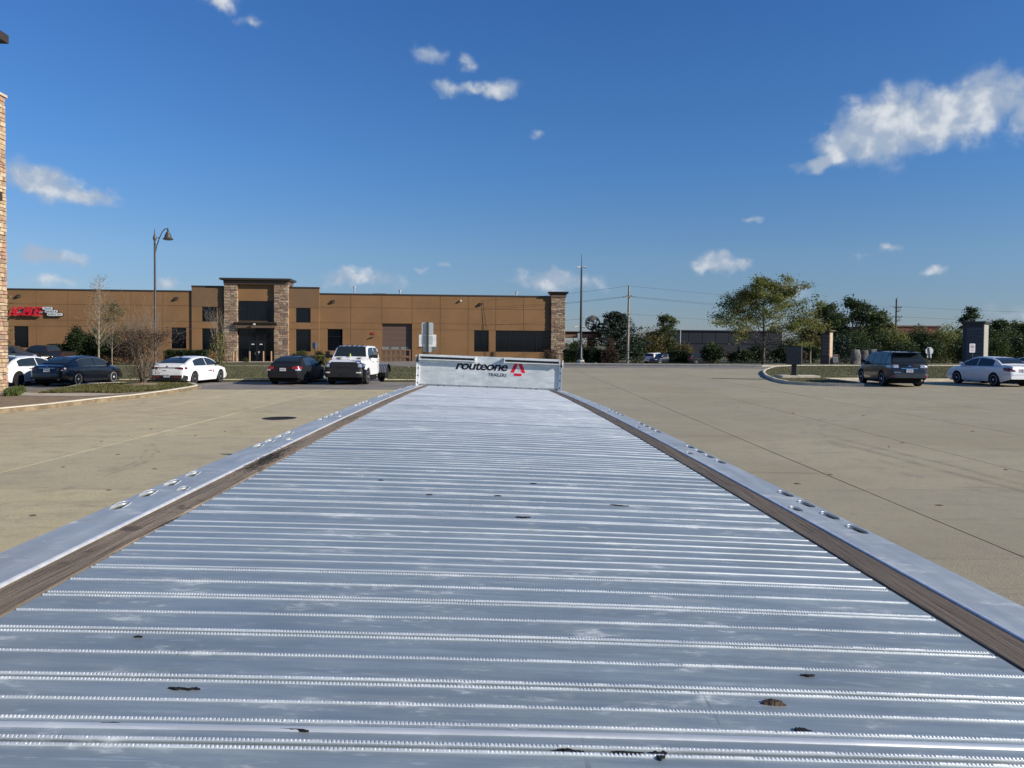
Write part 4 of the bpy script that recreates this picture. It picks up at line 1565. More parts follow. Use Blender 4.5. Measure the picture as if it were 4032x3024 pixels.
# land masses as curved plates
rn = random.Random(21)
for (lo, la, sl_, sa_) in ((-120, 35, 28, 24), (-70, -15, 18, 26), (20, 10, 20, 30), (80, 45, 45, 22), (135, -25, 15, 12), (-100, 62, 40, 12), (-80, 8, 14, 9)):
    vs_ = []
    n_ = 6
    for i in range(n_ + 1):
        for j in range(n_ + 1):
            u_, v_ = i / n_ * 2 - 1, j / n_ * 2 - 1
            f = 1 + .25 * math.sin(3 * u_ + 2 * v_ + lo)
            lon, lat = R(lo + u_ * sl_ * f), R(la + v_ * sa_ * f * math.sqrt(max(.05, 1 - .6 * u_ * u_)))
            vs_.append(tiltm @ Vector((gr * 1.02 * math.cos(lat) * math.cos(lon), gr * 1.02 * math.cos(lat) * math.sin(lon), gr * 1.02 * math.sin(lat))))
    MB().add(vs_, [(i * (n_ + 1) + j, i * (n_ + 1) + j + 1, (i + 1) * (n_ + 1) + j + 1, (i + 1) * (n_ + 1) + j) for i in range(n_) for j in range(n_)]).build('land_plate', m_glb, gl_)
MB().lathe([(.35, 0), (.3, .08), (.12, .12), (.1, max(.15, rz_ - gr + .06))], 12).build('base', M('globe_base', (.6, .58, .5), .5), gl_)

# ------------------------------------------------------------------ stone corner building on the left
cb = G(34, 1552)
cz = gz(cb.x, cb.y)
ax = Vector((math.sin(T_YAW), math.cos(T_YAW), 0))
cr = thing('stone_office', 'corner pier of warm ledgestone with a dark overhanging roof edge', 'building', (cb.x, cb.y, cz), -T_YAW)
dcol = cb.y
ztop = at(34, 385, dcol).z - cz
# local: +y away along the face, face on the +x side at x=0
core = MB().box(-1.4, -.06, -3.2, -.03, -.3, ztop).build('pier_core', m_mortar, cr)
rn = random.Random(4)
WARM = [M('warm_stone_%d' % i, c, .9, var=.22, scale=7, bump=.7, bscale=22) for i, c in enumerate(((.46, .33, .20), (.38, .26, .165), (.54, .43, .285), (.30, .215, .155), (.42, .25, .17), (.50, .37, .23)))]
z_ = 0.0
while z_ < ztop - .02:
    h = min(rn.choice((.10, .14, .18, .2)), ztop - z_)
    y_ = 0.0
    end = -1.3
    while y_ > end:
        L_ = rn.uniform(.16, .46)
        pr = rn.uniform(-.012, .022)
        e0 = y_ + (rn.uniform(-.012, .02) if y_ == 0 else -.006)
        g = .006
        j = lambda: rn.uniform(-.009, .009)
        b0 = .016
        vs_ = [(-.07, e0, z_ + g), (-.07, y_ - L_ + g, z_ + g), (-.07, y_ - L_ + g, z_ + h - g), (-.07, e0, z_ + h - g), (pr, e0 - b0 + j(), z_ + g + b0 * .6), (pr + j(), y_ - L_ + g + b0, z_ + g + b0 * .6 + j()), (pr + j(), y_ - L_ + g + b0, z_ + h - g - b0 * .6), (pr + j(), e0 - b0 + j(), z_ + h - g - b0 * .6 + j())]
        MB().add(vs_, [(4, 5, 6, 7), (0, 1, 5, 4), (1, 2, 6, 5), (2, 3, 7, 6), (3, 0, 4, 7), (3, 2, 1, 0)]).build('stone', rn.choice(WARM), core)
        y_ -= L_
    # end face
    MB().box(-.5, -.062, -.06, rn.uniform(-.01, .012), z_ + .006, z_ + h - .006).build('corner_stone', rn.choice(WARM), core)
    z_ += h
MB().box(-1.45, .06, -3.2, .06, ztop + .001, ztop + .10).build('pier_cap', M('cap_stone', (.52, .43, .32), .85), cr)
zr0 = at(36, 172, dcol).z - cz
MB().box(-6, -.35, -14, -.45, -.3, zr0 + .1).build('wall', m_tan, cr)
MB().box(-8, .11, -16, .10, zr0 + .03, zr0 + .36).build('roof_eave', m_bronze, cr)
MB().box(-.36, -.05, -1.2, -.3, at(0, 800, dcol).z - cz, at(0, 760, dcol).z - cz).build('wall_lantern', m_bronze, cr)
wlz = at(0, 800, dcol).z - cz
MB().box(.02, .14, -.62, -.47, wlz, wlz + .36).build('sconce', m_bronze, cr)

# ------------------------------------------------------------------ buildings far behind the trees
D = 185
a_, b_ = at(2660, 1303, D), at(3080, 1303, D)
g_ = gz(a_.x, D)
fb_ = thing('dark_warehouse', 'long low dark blue-grey warehouse behind the honey locust', 'building', (a_.x, D, g_), 0)
m_dk = M('dark_cladding', (.006, .009, .016), .6, var=.1)
hh_ = a_.z - g_
L_ = b_.x - a_.x
MB().box(0, L_, 0, 40, -1, hh_).build('wall', m_dk, fb_)
for i in range(8):
    MB().box(L_ * i / 8 + .06, L_ * (i + 1) / 8 - .06, -.12, -.001, 3.2, hh_ - .4).build('cladding_panel', m_dk, fb_)
MB().box(0, L_, -.10, -.001, hh_ * .66, hh_ * .66 + .12).box(-.2, L_ + .2, -.3, 40.2, hh_ + .001, hh_ + .25).build('roof_edge', M('pale_trim', (.03, .036, .045), .5), fb_)
for i in range(5):
    MB().box(L_ * (.12 + .16 * i), L_ * (.12 + .16 * i) + 3.2, -.13, -.02, .2, 2.6).build('dock_door', M('dock_grey', (.012, .013, .017), .6), fb_)
MB().tube([(L_ * .02, -3, -1), (L_ * .02, -3, hh_ + .3)], .12, 8).build('downpipe', M('pipe_pale', (.4, .42, .42), .5), fb_)
D = 230
a_, b_ = at(3476, 1287, D), at(3700, 1287, D)
g_ = gz(a_.x, D)
rb = thing('brick_warehouse', 'red brick warehouse showing above the shrubs behind the utility pole', 'building', (a_.x, D, g_), 0)
m_rb = M('red_brick', (.22, .075, .05), .85, var=.15, scale=3)
hh_ = a_.z - g_
MB().box(0, b_.x - a_.x, 0, 30, -1, hh_).build('wall', m_rb, rb)
MB().box(-.3, b_.x - a_.x + .3, -.3, 30.3, hh_ + .002, hh_ + .45).build('parapet', M('parapet_dark', (.10, .045, .035), .8), rb)
for i in range(5):
    MB().box(3 + i * 4.2, 5 + i * 4.2, -.06, -.002, 2.0, 3.6).build('window', m_glass, rb)
# ================================================================== vehicles
def lerp_tab(tab, x):
    if x <= tab[0][0]:
        return tab[0][1]
    for (a, b_), (c, d) in zip(tab, tab[1:]):
        if x <= c:
            return b_ + (d - b_) * (x - a) / (c - a) if c > a else d
    return tab[-1][1]


m_tyre = M('tyre', (.014, .014, .015), .85, spec=.3)
m_cglass = M('car_glass', (.020, .028, .032), .05, 0, spec=.55, var=.02)
m_under = M('underbody', (.008, .008, .009), .9, spec=.2)
m_chrome = M('chrome', (.75, .75, .76), .15, 1.0, var=.02)
m_alloy = M('alloy', (.85, .86, .88), .35, .0, var=.04)
m_plastic = M('black_plastic', (.016, .016, .017), .55)
m_redlens = M('red_lens', (.34, .008, .012), .15, coat=.4, spec=.6)
m_darkred = M('dark_red_lens', (.11, .006, .014), .15, coat=.4)
m_clear = M('clear_lens', (.55, .56, .58), .12, .4, coat=.5)
m_plate_ = M('licence_plate', (.62, .66, .70), .5, var=.05)
m_platetext = M('plate_ink', (.10, .13, .25), .6)


def paint(name, col, rough=.3, coat=.6, metal=0.0, spec=.5):
    return M('paint_' + name, col, rough, metal, var=.03, scale=2, coat=coat, spec=spec)


class Car:
    def __init__(s, name, label, cat, loc, heading, sp, group=None):
        s.sp = sp
        s.root = thing(name, label, cat, loc, -heading, group)
        s.L, s.W = sp['L'], sp['W']
        s.body()
        s.house()
        s.wheels()

    # --- surfaces
    def plan(s, y):
        h = s.L / 2
        e = max(0, abs(y) - (h - .95)) / .95
        return s.W / 2 * (1 - s.sp.get('round', .13) * e ** 2.2)

    def zt(s, y):
        return lerp_tab(s.sp['deck'], y)

    def belt(s, y):
        return min(lerp_tab(s.sp['belt'], y), s.zt(y) - .015)

    def zlow(s, y):
        z = s.sp.get('rocker', .22)
        h = s.L / 2
        if y > h - .5:
            z += (y - h + .5) * .12
        if y < -h + .55:
            z += (-h + .55 - y) * .28
        for yw in s.sp['axles']:
            r_ = s.sp['wr'] + .055
            d = abs(y - yw)
            if d < r_:
                z = max(z, math.sqrt(r_ * r_ - d * d) + s.sp['wr'] - .01)
        return z

    def ring(s, y):
        hw = s.plan(y)
        zt, zb = s.zt(y), s.belt(y)
        lo = min(s.zlow(y), zb - .05)
        m1 = max(lo + .015, min(.46, zb - .03))
        m2 = max(m1 + .01, zb - .13)
        return [(hw * .955, lo), (hw, m1), (hw * .992, m2), (hw * .955, max(m2 + .005, zb)), (hw * .80, max(zb + .004, zt - .012)), (0, max(zb + .006, zt))]

    def hw_at(s, y, z):
        r_ = s.ring(y)
        pts = sorted([(p[1], p[0]) for p in r_[:5]])
        return lerp_tab(pts, z)

    def body(s):
        sp = s.sp
        h = s.L / 2
        ys = set()
        n = 44
        for i in range(n + 1):
            ys.add(round(-h + s.L * i / n, 3))
        for y, _ in sp['deck']:
            ys.add(round(y, 3))
        for yw in sp['axles']:
            r_ = sp['wr'] + .055
            for i in range(15):
                ys.add(round(yw - r_ * math.cos(math.pi * i / 14), 3))
        ys = sorted(ys)
        vs, fs = [], []
        for y in ys:
            r_ = s.ring(y)
            pts = [(x, y, z) for x, z in r_] + [(-x, y, z) for x, z in reversed(r_[:-1])]
            vs += pts
        k = 11
        for i in range(len(ys) - 1):
            for j in range(k - 1):
                fs.append((i * k + j, i * k + j + 1, (i + 1) * k + j + 1, (i + 1) * k + j))
        fs.append(tuple(range(k)))
        fs.append(tuple(range((len(ys) - 1) * k, len(ys) * k)))
        s.bo = MB().add(vs, fs).build('body', sp['paint'], s.root, 32)
        w_ = s.W / 2 - .16
        MB().box(-w_, w_, -h + .25, h - .25, .17, .62).build('underbody', m_under, s.root)
        for yw in sp['axles']:
            MB().box(-s.W / 2 + .05, s.W / 2 - .05, yw - sp['wr'] - .04, yw + sp['wr'] + .04, sp['wr'] + .12, sp['wr'] * 2 + .03).build('wheel_well', m_under, s.root)

    def hwg(s, z):
        g = s.sp['roofline']
        zr = max(p[1] for p in g)
        zb = s.sp.get('zbelt', .95)
        f = max(0, min(1.05, (z - zb) / (zr - zb)))
        return s.W / 2 * (s.sp.get('gb', .90) + (s.sp.get('gt', .66) - s.sp.get('gb', .90)) * f)

    def house(s):
        sp = s.sp
        g = sp['roofline']
        ys = sorted(set([p[0] for p in g] + [g[0][0] + (g[-1][0] - g[0][0]) * i / 26 for i in range(27)]))
        vs, fs = [], []
        for y in ys:
            zr = lerp_tab(g, y)
            zb = s.zt(y) - .05
            zb = min(zb, zr - .01)
            pts = []
            for f in (0, .5, .88):
                z = zb + (zr - zb) * f
                pts.append((s.hwg(z), z))
            pts.append((s.hwg(zr) - .055, zr - .006))
            pts.append((0, zr + .012))
            vs += [(x, y, z) for x, z in pts] + [(-x, y, z) for x, z in reversed(pts[:-1])]
        k = 9
        for i in range(len(ys) - 1):
            for j in range(k - 1):
                fs.append((i * k + j, i * k + j + 1, (i + 1) * k + j + 1, (i + 1) * k + j))
        fs += [tuple(range(k)), tuple(range((len(ys) - 1) * k, len(ys) * k))]
        MB().add(vs, fs).build('roof', sp.get('roofpaint', sp['paint']), s.root, 35)
        # glazing
        for nm, (y0, y1) in (('windscreen', sp['ws']), ('rear_window', sp['rw'])):
            n = 8
            v, f = [], []
            for i in range(n + 1):
                y = y0 + (y1 - y0) * i / n
                z = lerp_tab(g, y)
                x = s.hwg(z) - sp.get('gin', .085)
                v += [(-x, y, z + .014), (-x * .5, y, z + .022), (0, y, z + .026), (x * .5, y, z + .022), (x, y, z + .014)]
            for i in range(n):
                for j in range(4):
                    f.append((5 * i + j, 5 * i + j + 1, 5 * i + j + 6, 5 * i + j + 5))
            MB().add(v, f).build(nm, m_cglass, s.root, 60)
        for sd_ in (-1, 1):
            for (y0, y1) in sp['sides']:
                n = 10
                top, bot = [], []
                for i in range(n + 1):
                    y = y0 + (y1 - y0) * i / n
                    zt_ = lerp_tab(g, y) - sp.get('topgap', .075)
                    zb_ = sp.get('wbot', .97) + sp.get('wrise', 0) * (-y)
                    if zt_ > zb_ + .01:
                        top.append((y, zt_))
                        bot.append((y, zb_))
                poly = bot + list(reversed(top))
                v = [(sd_ * (s.hwg(z) + .008), y, z) for y, z in poly]
                q = [(sd_ * (s.hwg(z) - .02), y, z) for y, z in poly]
                m_ = len(poly)
                MB().add(v + q, [tuple(range(m_))] + [(i, (i + 1) % m_, m_ + (i + 1) % m_, m_ + i) for i in range(m_)]).build('side_window', m_cglass, s.root)
        if sp.get('trim'):
            for sd_ in (-1, 1):
                y0, y1 = sp['sides'][0][0], sp['sides'][-1][1]
                zz = sp.get('wbot', .97) - .018
                MB().box(sd_ * (s.hwg(zz) - .01), sd_ * (s.hwg(zz) + .014), y0 + .05, y1 + .12, zz - .012, zz + .012).build('window_trim', sp['trim'], s.root)
                pts = [(sd_ * (s.hwg(lerp_tab(g, y) - .065) + .008), y, lerp_tab(g, y) - .065) for y in [y0 + (y1 - y0) * i / 12 for i in range(13)]]
                MB().tube(pts, .011, 5).build('window_trim', sp['trim'], s.root)
        # mirrors and handles
        my = sp['mirror']
        for sd_ in (-1, 1):
            x = s.hwg(sp.get('wbot', .97))
            mi = MB().prism([(x - .05, sp.get('wbot', .97) - .02), (x + .10, sp.get('wbot', .97) - .02), (x + .235, sp.get('wbot', .97) + .03), (x + .235, sp.get('wbot', .97) + .15), (x + .08, sp.get('wbot', .97) + .15)], 'y', my - .07, my + .06)
            if sd_ < 0:
                mi.v = [(-a, b_, c) for a, b_, c in mi.v]
            mi.build('mirror', sp.get('mirrorpaint', sp['paint']), s.root)
            for hy in sp.get('handles', ()):
                z = sp.get('hz', .86)
                x = s.hw_at(hy, z)
                MB().box(sd_ * (x - .02), sd_ * (x + .022), hy - .09, hy + .09, z - .016, z + .016).build('handle', sp.get('handlepaint', sp['paint']), s.root)

    def wheels(s):
        sp = s.sp
        r_ = sp['wr']
        tw = sp.get('tw', .215)
        prof = [(r_ * .72, -tw / 2), (r_ * .95, -tw / 2), (r_, -tw / 2 + .03), (r_, tw / 2 - .03), (r_ * .95, tw / 2), (r_ * .72, tw / 2)]
        key = ('wheel', round(r_, 3), round(tw, 3), sp.get('rim', m_alloy).name, sp.get('spokes', 5))
        if key not in WH:
            ty = MB().lathe(prof, 26, (0, 0, 0), 'x').mesh('tyre', m_tyre, 40)
            rm = MB().lathe([(r_ * .64, -tw / 2 + .02), (r_ * .73, -tw / 2 + .02), (r_ * .73, tw / 2 - .005), (r_ * .67, tw / 2 + .004), (r_ * .63, tw / 2 - .03), (r_ * .61, 0), (0.02, 0)], 26, (0, 0, 0), 'x')
            k = sp.get('spokes', 5)
            for i in range(k):
                a = 2 * math.pi * i / k
                sw = r_ * (.13 if k > 5 else .18)
                d = Vector((0, math.cos(a), math.sin(a)))
                e = Vector((0, -math.sin(a), math.cos(a)))
                o = Vector((tw / 2 - .004, 0, 0))
                vv = []
                for rr_, w_ in ((0.02, sw * .9), (r_ * .66, sw * .75)):
                    for q in (-1, 1):
                        for dx in (0, -.035):
                            vv.append(o + d * rr_ + e * w_ * q + Vector((dx, 0, 0)))
                rm.add(vv, [(0, 2, 6, 4), (0, 4, 5, 1), (2, 3, 7, 6), (4, 6, 7, 5), (0, 1, 3, 2), (1, 5, 7, 3)])
            rm.lathe([(r_ * .16, 0), (r_ * .15, tw / 2 + .006), (r_ * .05, tw / 2 + .012)], 12, (0, 0, 0), 'x')
            WH[key] = (ty, rm.mesh('rim', sp.get('rim', m_alloy), 40), MB().lathe([(.01, -.02), (r_ * .58, -.02), (r_ * .58, .0), (.01, .0)], 20, (0, 0, 0), 'x').mesh('brake_disc', m_under))
        ty, rm, bd = WH[key]
        tr_ = sp.get('track', s.W / 2 - tw / 2 - .015)
        for yw in sp['axles']:
            for sd_ in (-1, 1):
                w_ = link('wheel', ty, s.root, (sd_ * tr_, yw, r_), (0, 0, 0 if sd_ > 0 else math.pi))
                link('rim', rm, w_)
                link('brake_disc', bd, w_)

    # --- stuck-on pieces
    def rear_patch(s, name, mat, x0, x1, z0, z1, off=.012, sides=(-1, 1), skew=0.0, wrap=None, y_add=0.0, poly=None):
        """a piece following the rear face; wrap = how far it runs round the corner"""
        for sd_ in sides:
            s._patch(name, mat, x0, x1, z0, z1, off, sd_, -1, wrap, poly)

    def front_patch(s, name, mat, x0, x1, z0, z1, off=.012, sides=(-1, 1), wrap=None, poly=None):
        for sd_ in sides:
            s._patch(name, mat, x0, x1, z0, z1, off, sd_, 1, wrap, poly)

    def end_y(s, z, e):
        """y of the rear (e=-1) or front (e=1) face at height z"""
        tab = s.sp['deck']
        h = s.L / 2
        if e < 0:
            pts = [(p[1], p[0]) for p in tab if p[0] < -h + .30]
        else:
            pts = [(p[1], p[0]) for p in reversed(tab) if p[0] > h - .45]
        pts = sorted(pts)
        return lerp_tab(pts, z)

    def _patch(s, name, mat, x0, x1, z0, z1, off, sd_, e, wrap, poly):
        n = 8
        mb_ = MB()
        v, f = [], []
        cols = []
        for i in range(n + 1):
            x = x0 + (x1 - x0) * i / n
            cols.append((x, 0.0))
        nz = 4
        vs = []
        for i, (x, _) in enumerate(cols):
            fr = i / n
            if poly:
                a, b_ = poly(fr)
            else:
                a, b_ = z0, z1
            for j in range(nz + 1):
                z = a + (b_ - a) * j / nz
                y = s.end_y(z, e)
                # corner rounding
                hw = s.hw_at(y - e * .35, z)
                c = max(0, x - (hw - .16)) / .16
                yy = y - e * (.12 * c * c) + e * off
                vs.append((sd_ * min(x, hw + off), yy, z))
        q = len(vs)
        k = nz + 1
        fs = [(i * k + j, i * k + j + 1, (i + 1) * k + j + 1, (i + 1) * k + j) for i in range(n) for j in range(nz)]
        if wrap:
            wv = []
            m_ = 5
            for i in range(m_ + 1):
                fr = i / m_
                for j in range(k):
                    base = vs[n * k + j]
                    yy = base[1] - e * (wrap(fr) if callable(wrap) else wrap * fr)
                    z = base[2]
                    if i:
                        cz_ = (z0 + z1) / 2
                        z = cz_ + (z - cz_) * (1 - .35 * fr)
                    hx = s.hw_at(yy, z) + off
                    bx = abs(base[0])
                    t_ = min(1, fr * 2.2)
                    wv.append((sd_ * (bx + (hx - bx) * t_), yy, z))
            o = len(vs)
            vs += wv
            fs += [(o + i * k + j, o + i * k + j + 1, o + (i + 1) * k + j + 1, o + (i + 1) * k + j) for i in range(m_) for j in range(k - 1)]
        MB().add(vs, fs).build(name, mat, s.root, 50)

    def number_plate(s, z, e=-1, w_=.31, mat=None, text=None, tmat=None, x=0):
        y = s.end_y(z, e) + e * .02
        p = MB().box(x - w_ / 2, x + w_ / 2, min(y, y + e * .012), max(y, y + e * .012), z - .075, z + .075).build('number_plate', mat or m_plate_, s.root)
        if text:
            t_ = put_text('plate_lettering', text, tmat or m_platetext, p, x - w_ * .42 if e < 0 else x + w_ * .42, y + e * .014, z - .03, w_ * .84, .065, .001, 0, .02, rot=(0, 0, 0 if e < 0 else math.pi))
        return p


WH = {}


def sedan_spec(p, L=4.7, W_=1.83, H=1.45, **kw):
    h = L / 2
    k = H / 1.45
    d = dict(L=L, W=W_, paint=p, wr=.33, axles=(-h + 1.02, h - .93),
             deck=[(-h, .52), (-h + .02, .66), (-h + .05, .93), (-h + .10, 1.0), (-h + .55, 1.06), (-h + 1.0, 1.05), (h - 1.5, 1.0), (h - .9, .945), (h - .35, .85), (h - .1, .73), (h, .48)],
             belt=[(-h, .80), (-h + .4, .93), (0, .93), (h - 1, .87), (h - .3, .77), (h, .47)],
             roofline=[(-h + .52, 1.05), (-h + .95, 1.26 * k), (-h + 1.45, 1.40 * k), (-.35, H - .004), (.15, H), (.55, H - .05), (1.0, H - .19), (h - 1.12, .99)],
             ws=(.42, h - 1.20), rw=(-h + .60, -h + 1.42), sides=((-h + 1.12, -.02), (.04, 1.08)), mirror=1.0, handles=(-.62, .42))
    d.update(kw)
    return d


# --- white sedan half hidden by the stone pier
white = paint('white', (.80, .80, .79), .28, .7)
white2 = paint('white_bright', (.82, .82, .81), .28, .7)
pw = on(85, 38.3)
c = Car('parked_car', 'white sedan with black window line parked beside the stone pier', 'car', (pw.x, pw.y, pw.z), R(4), sedan_spec(white, 4.88, 1.84, 1.44, wr=.35, rim=M('rim_black', (.03, .03, .03), .35, .5), mirrorpaint=m_plastic, handlepaint=m_plastic), 'cars parked along the lawn')
c.rear_patch('taillight', m_darkred, .36, .86, .80, .89, wrap=.22)
c.rear_patch('lower_grille', m_plastic, 0, .70, .30, .40)
c.rear_patch('reflector', m_darkred, .62, .78, .50, .53)
c.number_plate(.72)
MB().lathe([(.09, 0), (.07, .03), (.01, .05)], 8, (0, -1.05, 1.425)).build('roof_aerial', m_plastic, c.root)
c.rear_patch('vent_crease', m_plastic, .60, .80, .56, .80, .014, poly=lambda f: (.80 - f * .22, .815 - f * .22))

# --- black sedan with chrome wheels
black = paint('black', (.006, .007, .011), .22, .7)
pw = on(312, 38.7)
c = Car('parked_car', 'glossy black sedan with bright five-spoke wheels and silver boot strip', 'car', (pw.x, pw.y, pw.z), R(6), sedan_spec(black, 4.72, 1.84, 1.44, wr=.345, trim=M('trim_grey', (.30, .31, .33), .3, .6), rim=M('rim_bright', (.88, .88, .88), .25, .2)), 'cars parked along the lawn')
c.rear_patch('taillight', M('smoked_lens', (.03, .012, .014), .12, coat=.6), .50, .87, .74, .92, wrap=.2)
c.rear_patch('boot_trim', m_chrome, 0, .42, .885, .905, .016)
c.rear_patch('bumper_trim', M('dull_trim', (.16, .16, .17), .3, .6), 0, .6, .60, .612, .016)
c.rear_patch('badge', m_chrome, 0, .045, .93, .98, .016)
c.rear_patch('lamp_glint', m_clear, .72, .80, .78, .82, .02)
c.rear_patch('tailpipe', m_chrome, .58, .68, .33, .37, .02)
c.number_plate(.79, text='AV 38 572')
MB().lathe([(.07, 0), (.06, .03), (.01, .05)], 8, (0, -1.15, 1.41)).build('roof_aerial', m_plastic, c.root)

# --- white sedan with lettered doors
pw = on(752, 39.6)
hE = 4.71 / 2
c = Car('parked_car', 'white fastback sedan with black lower bumper, light bar and door lettering', 'car', (pw.x, pw.y, pw.z), R(5), sedan_spec(white2, 4.71, 1.83, 1.42, wr=.335, rim=M('rim_grey', (.34, .35, .37), .3, .4), spokes=7, mirrorpaint=m_plastic,
        roofline=[(-hE + .35, 1.06), (-hE + .85, 1.22), (-hE + 1.45, 1.36), (-.35, 1.415), (.15, 1.42), (.55, 1.37), (1.0, 1.23), (hE - 1.12, .99)], rw=(-hE + .45, -hE + 1.35)), 'cars parked along the lawn')
c.rear_patch('taillight', m_darkred, .42, .88, .80, .93, wrap=.18, poly=lambda f: (.86 - .07 * f, .915 + .01 * f))
c.rear_patch('light_bar', M('light_bar', (.06, .006, .012), .15, coat=.5), 0, .50, .875, .905, .014)
c.rear_patch('bumper_insert', m_plastic, 0, .86, .26, .53, .016, wrap=.28)
c.rear_patch('reflector', M('dull_red', (.14, .03, .035), .3), .34, .70, .40, .47, .024)
c.rear_patch('badge', m_chrome, 0, .05, .93, .975, .014)
c.number_plate(.50, text='FL 92 481')
c.rear_patch('dealer_lettering', M('print_grey', (.28, .28, .29), .5), .02, .22, .74, .77, .012, sides=(-1,))
MB().lathe([(.09, 0), (.07, .03), (.01, .06)], 8, (0, -1.0, 1.39)).build('roof_aerial', m_plastic, c.root)
x_ = c.hw_at(.35, .66) + .012
put_text('door_lettering', 'routeone', m_ink, c.root, x_, .02, .66, .42, .075, .001, .2, .02, rot=(0, 0, math.pi / 2))
MB().prism([(.50, .60), (.62, .60), (.58, .74), (.53, .74)], 'x', x_ - .001, x_ + .001).build('door_emblem', m_redink, c.root)
put_text('sill_lettering', 'TRAILERS', M('print_grey', (.28, .28, .29), .5), c.root, x_, .75, .36, .3, .03, .001, 0, .01, rot=(0, 0, math.pi / 2))

# --- matte black sedan
mblack = paint('matte_black', (.010, .011, .013), .55, .0, spec=.35)
pw = on(1172, 40.3)
hC = 4.49 / 2
c = Car('parked_car', 'matte black compact sedan with bright red tail lights', 'car', (pw.x, pw.y, pw.z), R(3), sedan_spec(mblack, 4.49, 1.76, 1.435, wr=.315, rim=M('rim_black', (.03, .03, .03), .35, .5),
        roofline=[(-hC + .45, 1.06), (-hC + .80, 1.25), (-hC + 1.2, 1.39), (-.35, 1.43), (.1, 1.435), (.55, 1.36), (1.0, 1.20), (hC - .85, .97)], ws=(.40, hC - .95)), 'cars parked along the lawn')
c.rear_patch('taillight', m_redlens, .46, .84, .80, .93, wrap=.22)
c.rear_patch('reverse_light', m_clear, .62, .84, .725, .80, wrap=.16)
c.rear_patch('boot_shut_line', M('seam', (.03, .03, .032), .5), 0, .5, .655, .667, .013)
c.number_plate(.78, mat=M('plate_pale', (.62, .58, .58), .5), text='CW 10 73')
c.rear_patch('bumper_crease', M('seam', (.03, .03, .032), .5), 0, .55, .40, .412, .013)

# --- white heavy pickup, cab and chassis, facing the camera
hR = 3.5 / 2
tk_p = on(1391, 39.9)
rs = dict(L=3.5, W=2.02, paint=white, wr=.40, tw=.25, axles=(hR - .95,), rocker=.46, round=.08,
          deck=[(-hR, .55), (-hR + .03, 1.30), (-hR + .3, 1.33), (hR - 1.55, 1.32), (hR - 1.1, 1.30), (hR - .35, 1.24), (hR - .12, 1.16), (hR - .06, 1.0), (hR, .60)],
          belt=[(-hR, 1.28), (hR - 1.4, 1.26), (hR - .4, 1.12), (hR, .60)],
          roofline=[(-hR + .02, 1.30), (-hR + .06, 1.84), (-hR + .25, 1.93), (-.5, 1.955), (-.05, 1.95), (.25, 1.88), (hR - 1.12, 1.30)], zbelt=1.28, gb=.93, gt=.78,
          ws=(.16, hR - 1.18), rw=(-hR + .03, -hR + .06), sides=((-hR + .22, -.80), (-.70, .42)), topgap=.09, wbot=1.34, mirror=.36, handles=(-1.05, -.15), hz=1.12, handlepaint=m_plastic, mirrorpaint=m_plastic, rim=M('rim_steel', (.62, .62, .60), .35, .7), spokes=8)
c = Car('pickup_truck', 'white crew cab pickup with black grille and bare chassis, facing the trailer', 'truck', (tk_p.x, tk_p.y, tk_p.z), R(184), rs)
tkr = c.root
gy = hR
c.front_patch('grille', m_plastic, 0, .66, .76, 1.155, .03)
for z_ in (.86, .92, .98, 1.04):
    c.front_patch('grille_bar', M('grille_bar', (.045, .045, .047), .35, .4), 0, .64, z_, z_ + .018, .042)
c.front_patch('grille_crossbar', M('grille_bar', (.045, .045, .047), .35, .4), 0, .65, .945, .99, .05)
put_text('grille_lettering', 'RAM', M('letter_grey', (.085, .085, .09), .3, .6), tkr, .26, gy - .02 + .03, .925, .52, .085, .006, 0, .02, spacing=1.35, rot=(0, 0, math.pi))
c.front_patch('headlight', m_clear, .72, .95, .90, 1.06, .036, wrap=.20)
c.front_patch('headlight_bezel', m_plastic, .655, .97, .78, 1.10, .026, wrap=.24)
c.front_patch('front_bumper', m_plastic, 0, .99, .40, .82, .075, wrap=.42)
c.front_patch('fog_light', M('fog_lens', (.62, .60, .48), .3), .66, .90, .60, .665, .088)
c.front_patch('number_plate', M('dealer_plate', (.010, .016, .016), .5), 0, .17, .46, .60, .09)
put_text('plate_lettering', 'LEADER', m_whiteink, tkr, .13, gy + .035, .535, .26, .04, .002, 0, .02, rot=(0, 0, math.pi))
# tow mirrors
for sd_ in (-1, 1):
    MB().box(sd_ * 1.0, sd_ * 1.14, .30, .36, 1.36, 1.40).build('mirror_arm', m_plastic, tkr)
    mh = MB().box(sd_ * 1.14, sd_ * 1.36, .26, .36, 1.33, 1.66).build('tow_mirror', m_plastic, tkr)
    MB().box(sd_ * 1.15, sd_ * 1.35, .361, .375, 1.50, 1.64).build('mirror_cap', m_chrome if sd_ < 0 else m_plastic, mh)
for x_ in (-.52, -.26, 0, .26, .52):
    MB().prism([(x_ - .06, 1.955), (x_ + .06, 1.955), (x_ + .04, 2.0), (x_ - .04, 2.0)], 'y', .02, .14).build('marker_light', M('marker_smoke', (.03, .02, .015), .3), tkr)
MB().box(-.62, -.42, .50, .86, 1.335, 1.352).build('hood_vent', m_plastic, tkr)
MB().box(.42, .62, .50, .86, 1.335, 1.352).build('hood_vent', m_plastic, tkr)
MB().lathe([(.02, 0), (.035, .06), (.02, .14), (.005, .16)], 6, (-.02, .62, 1.40)).build('hanging_tag', M('tag_yellow', (.55, .60, .10), .6), tkr)
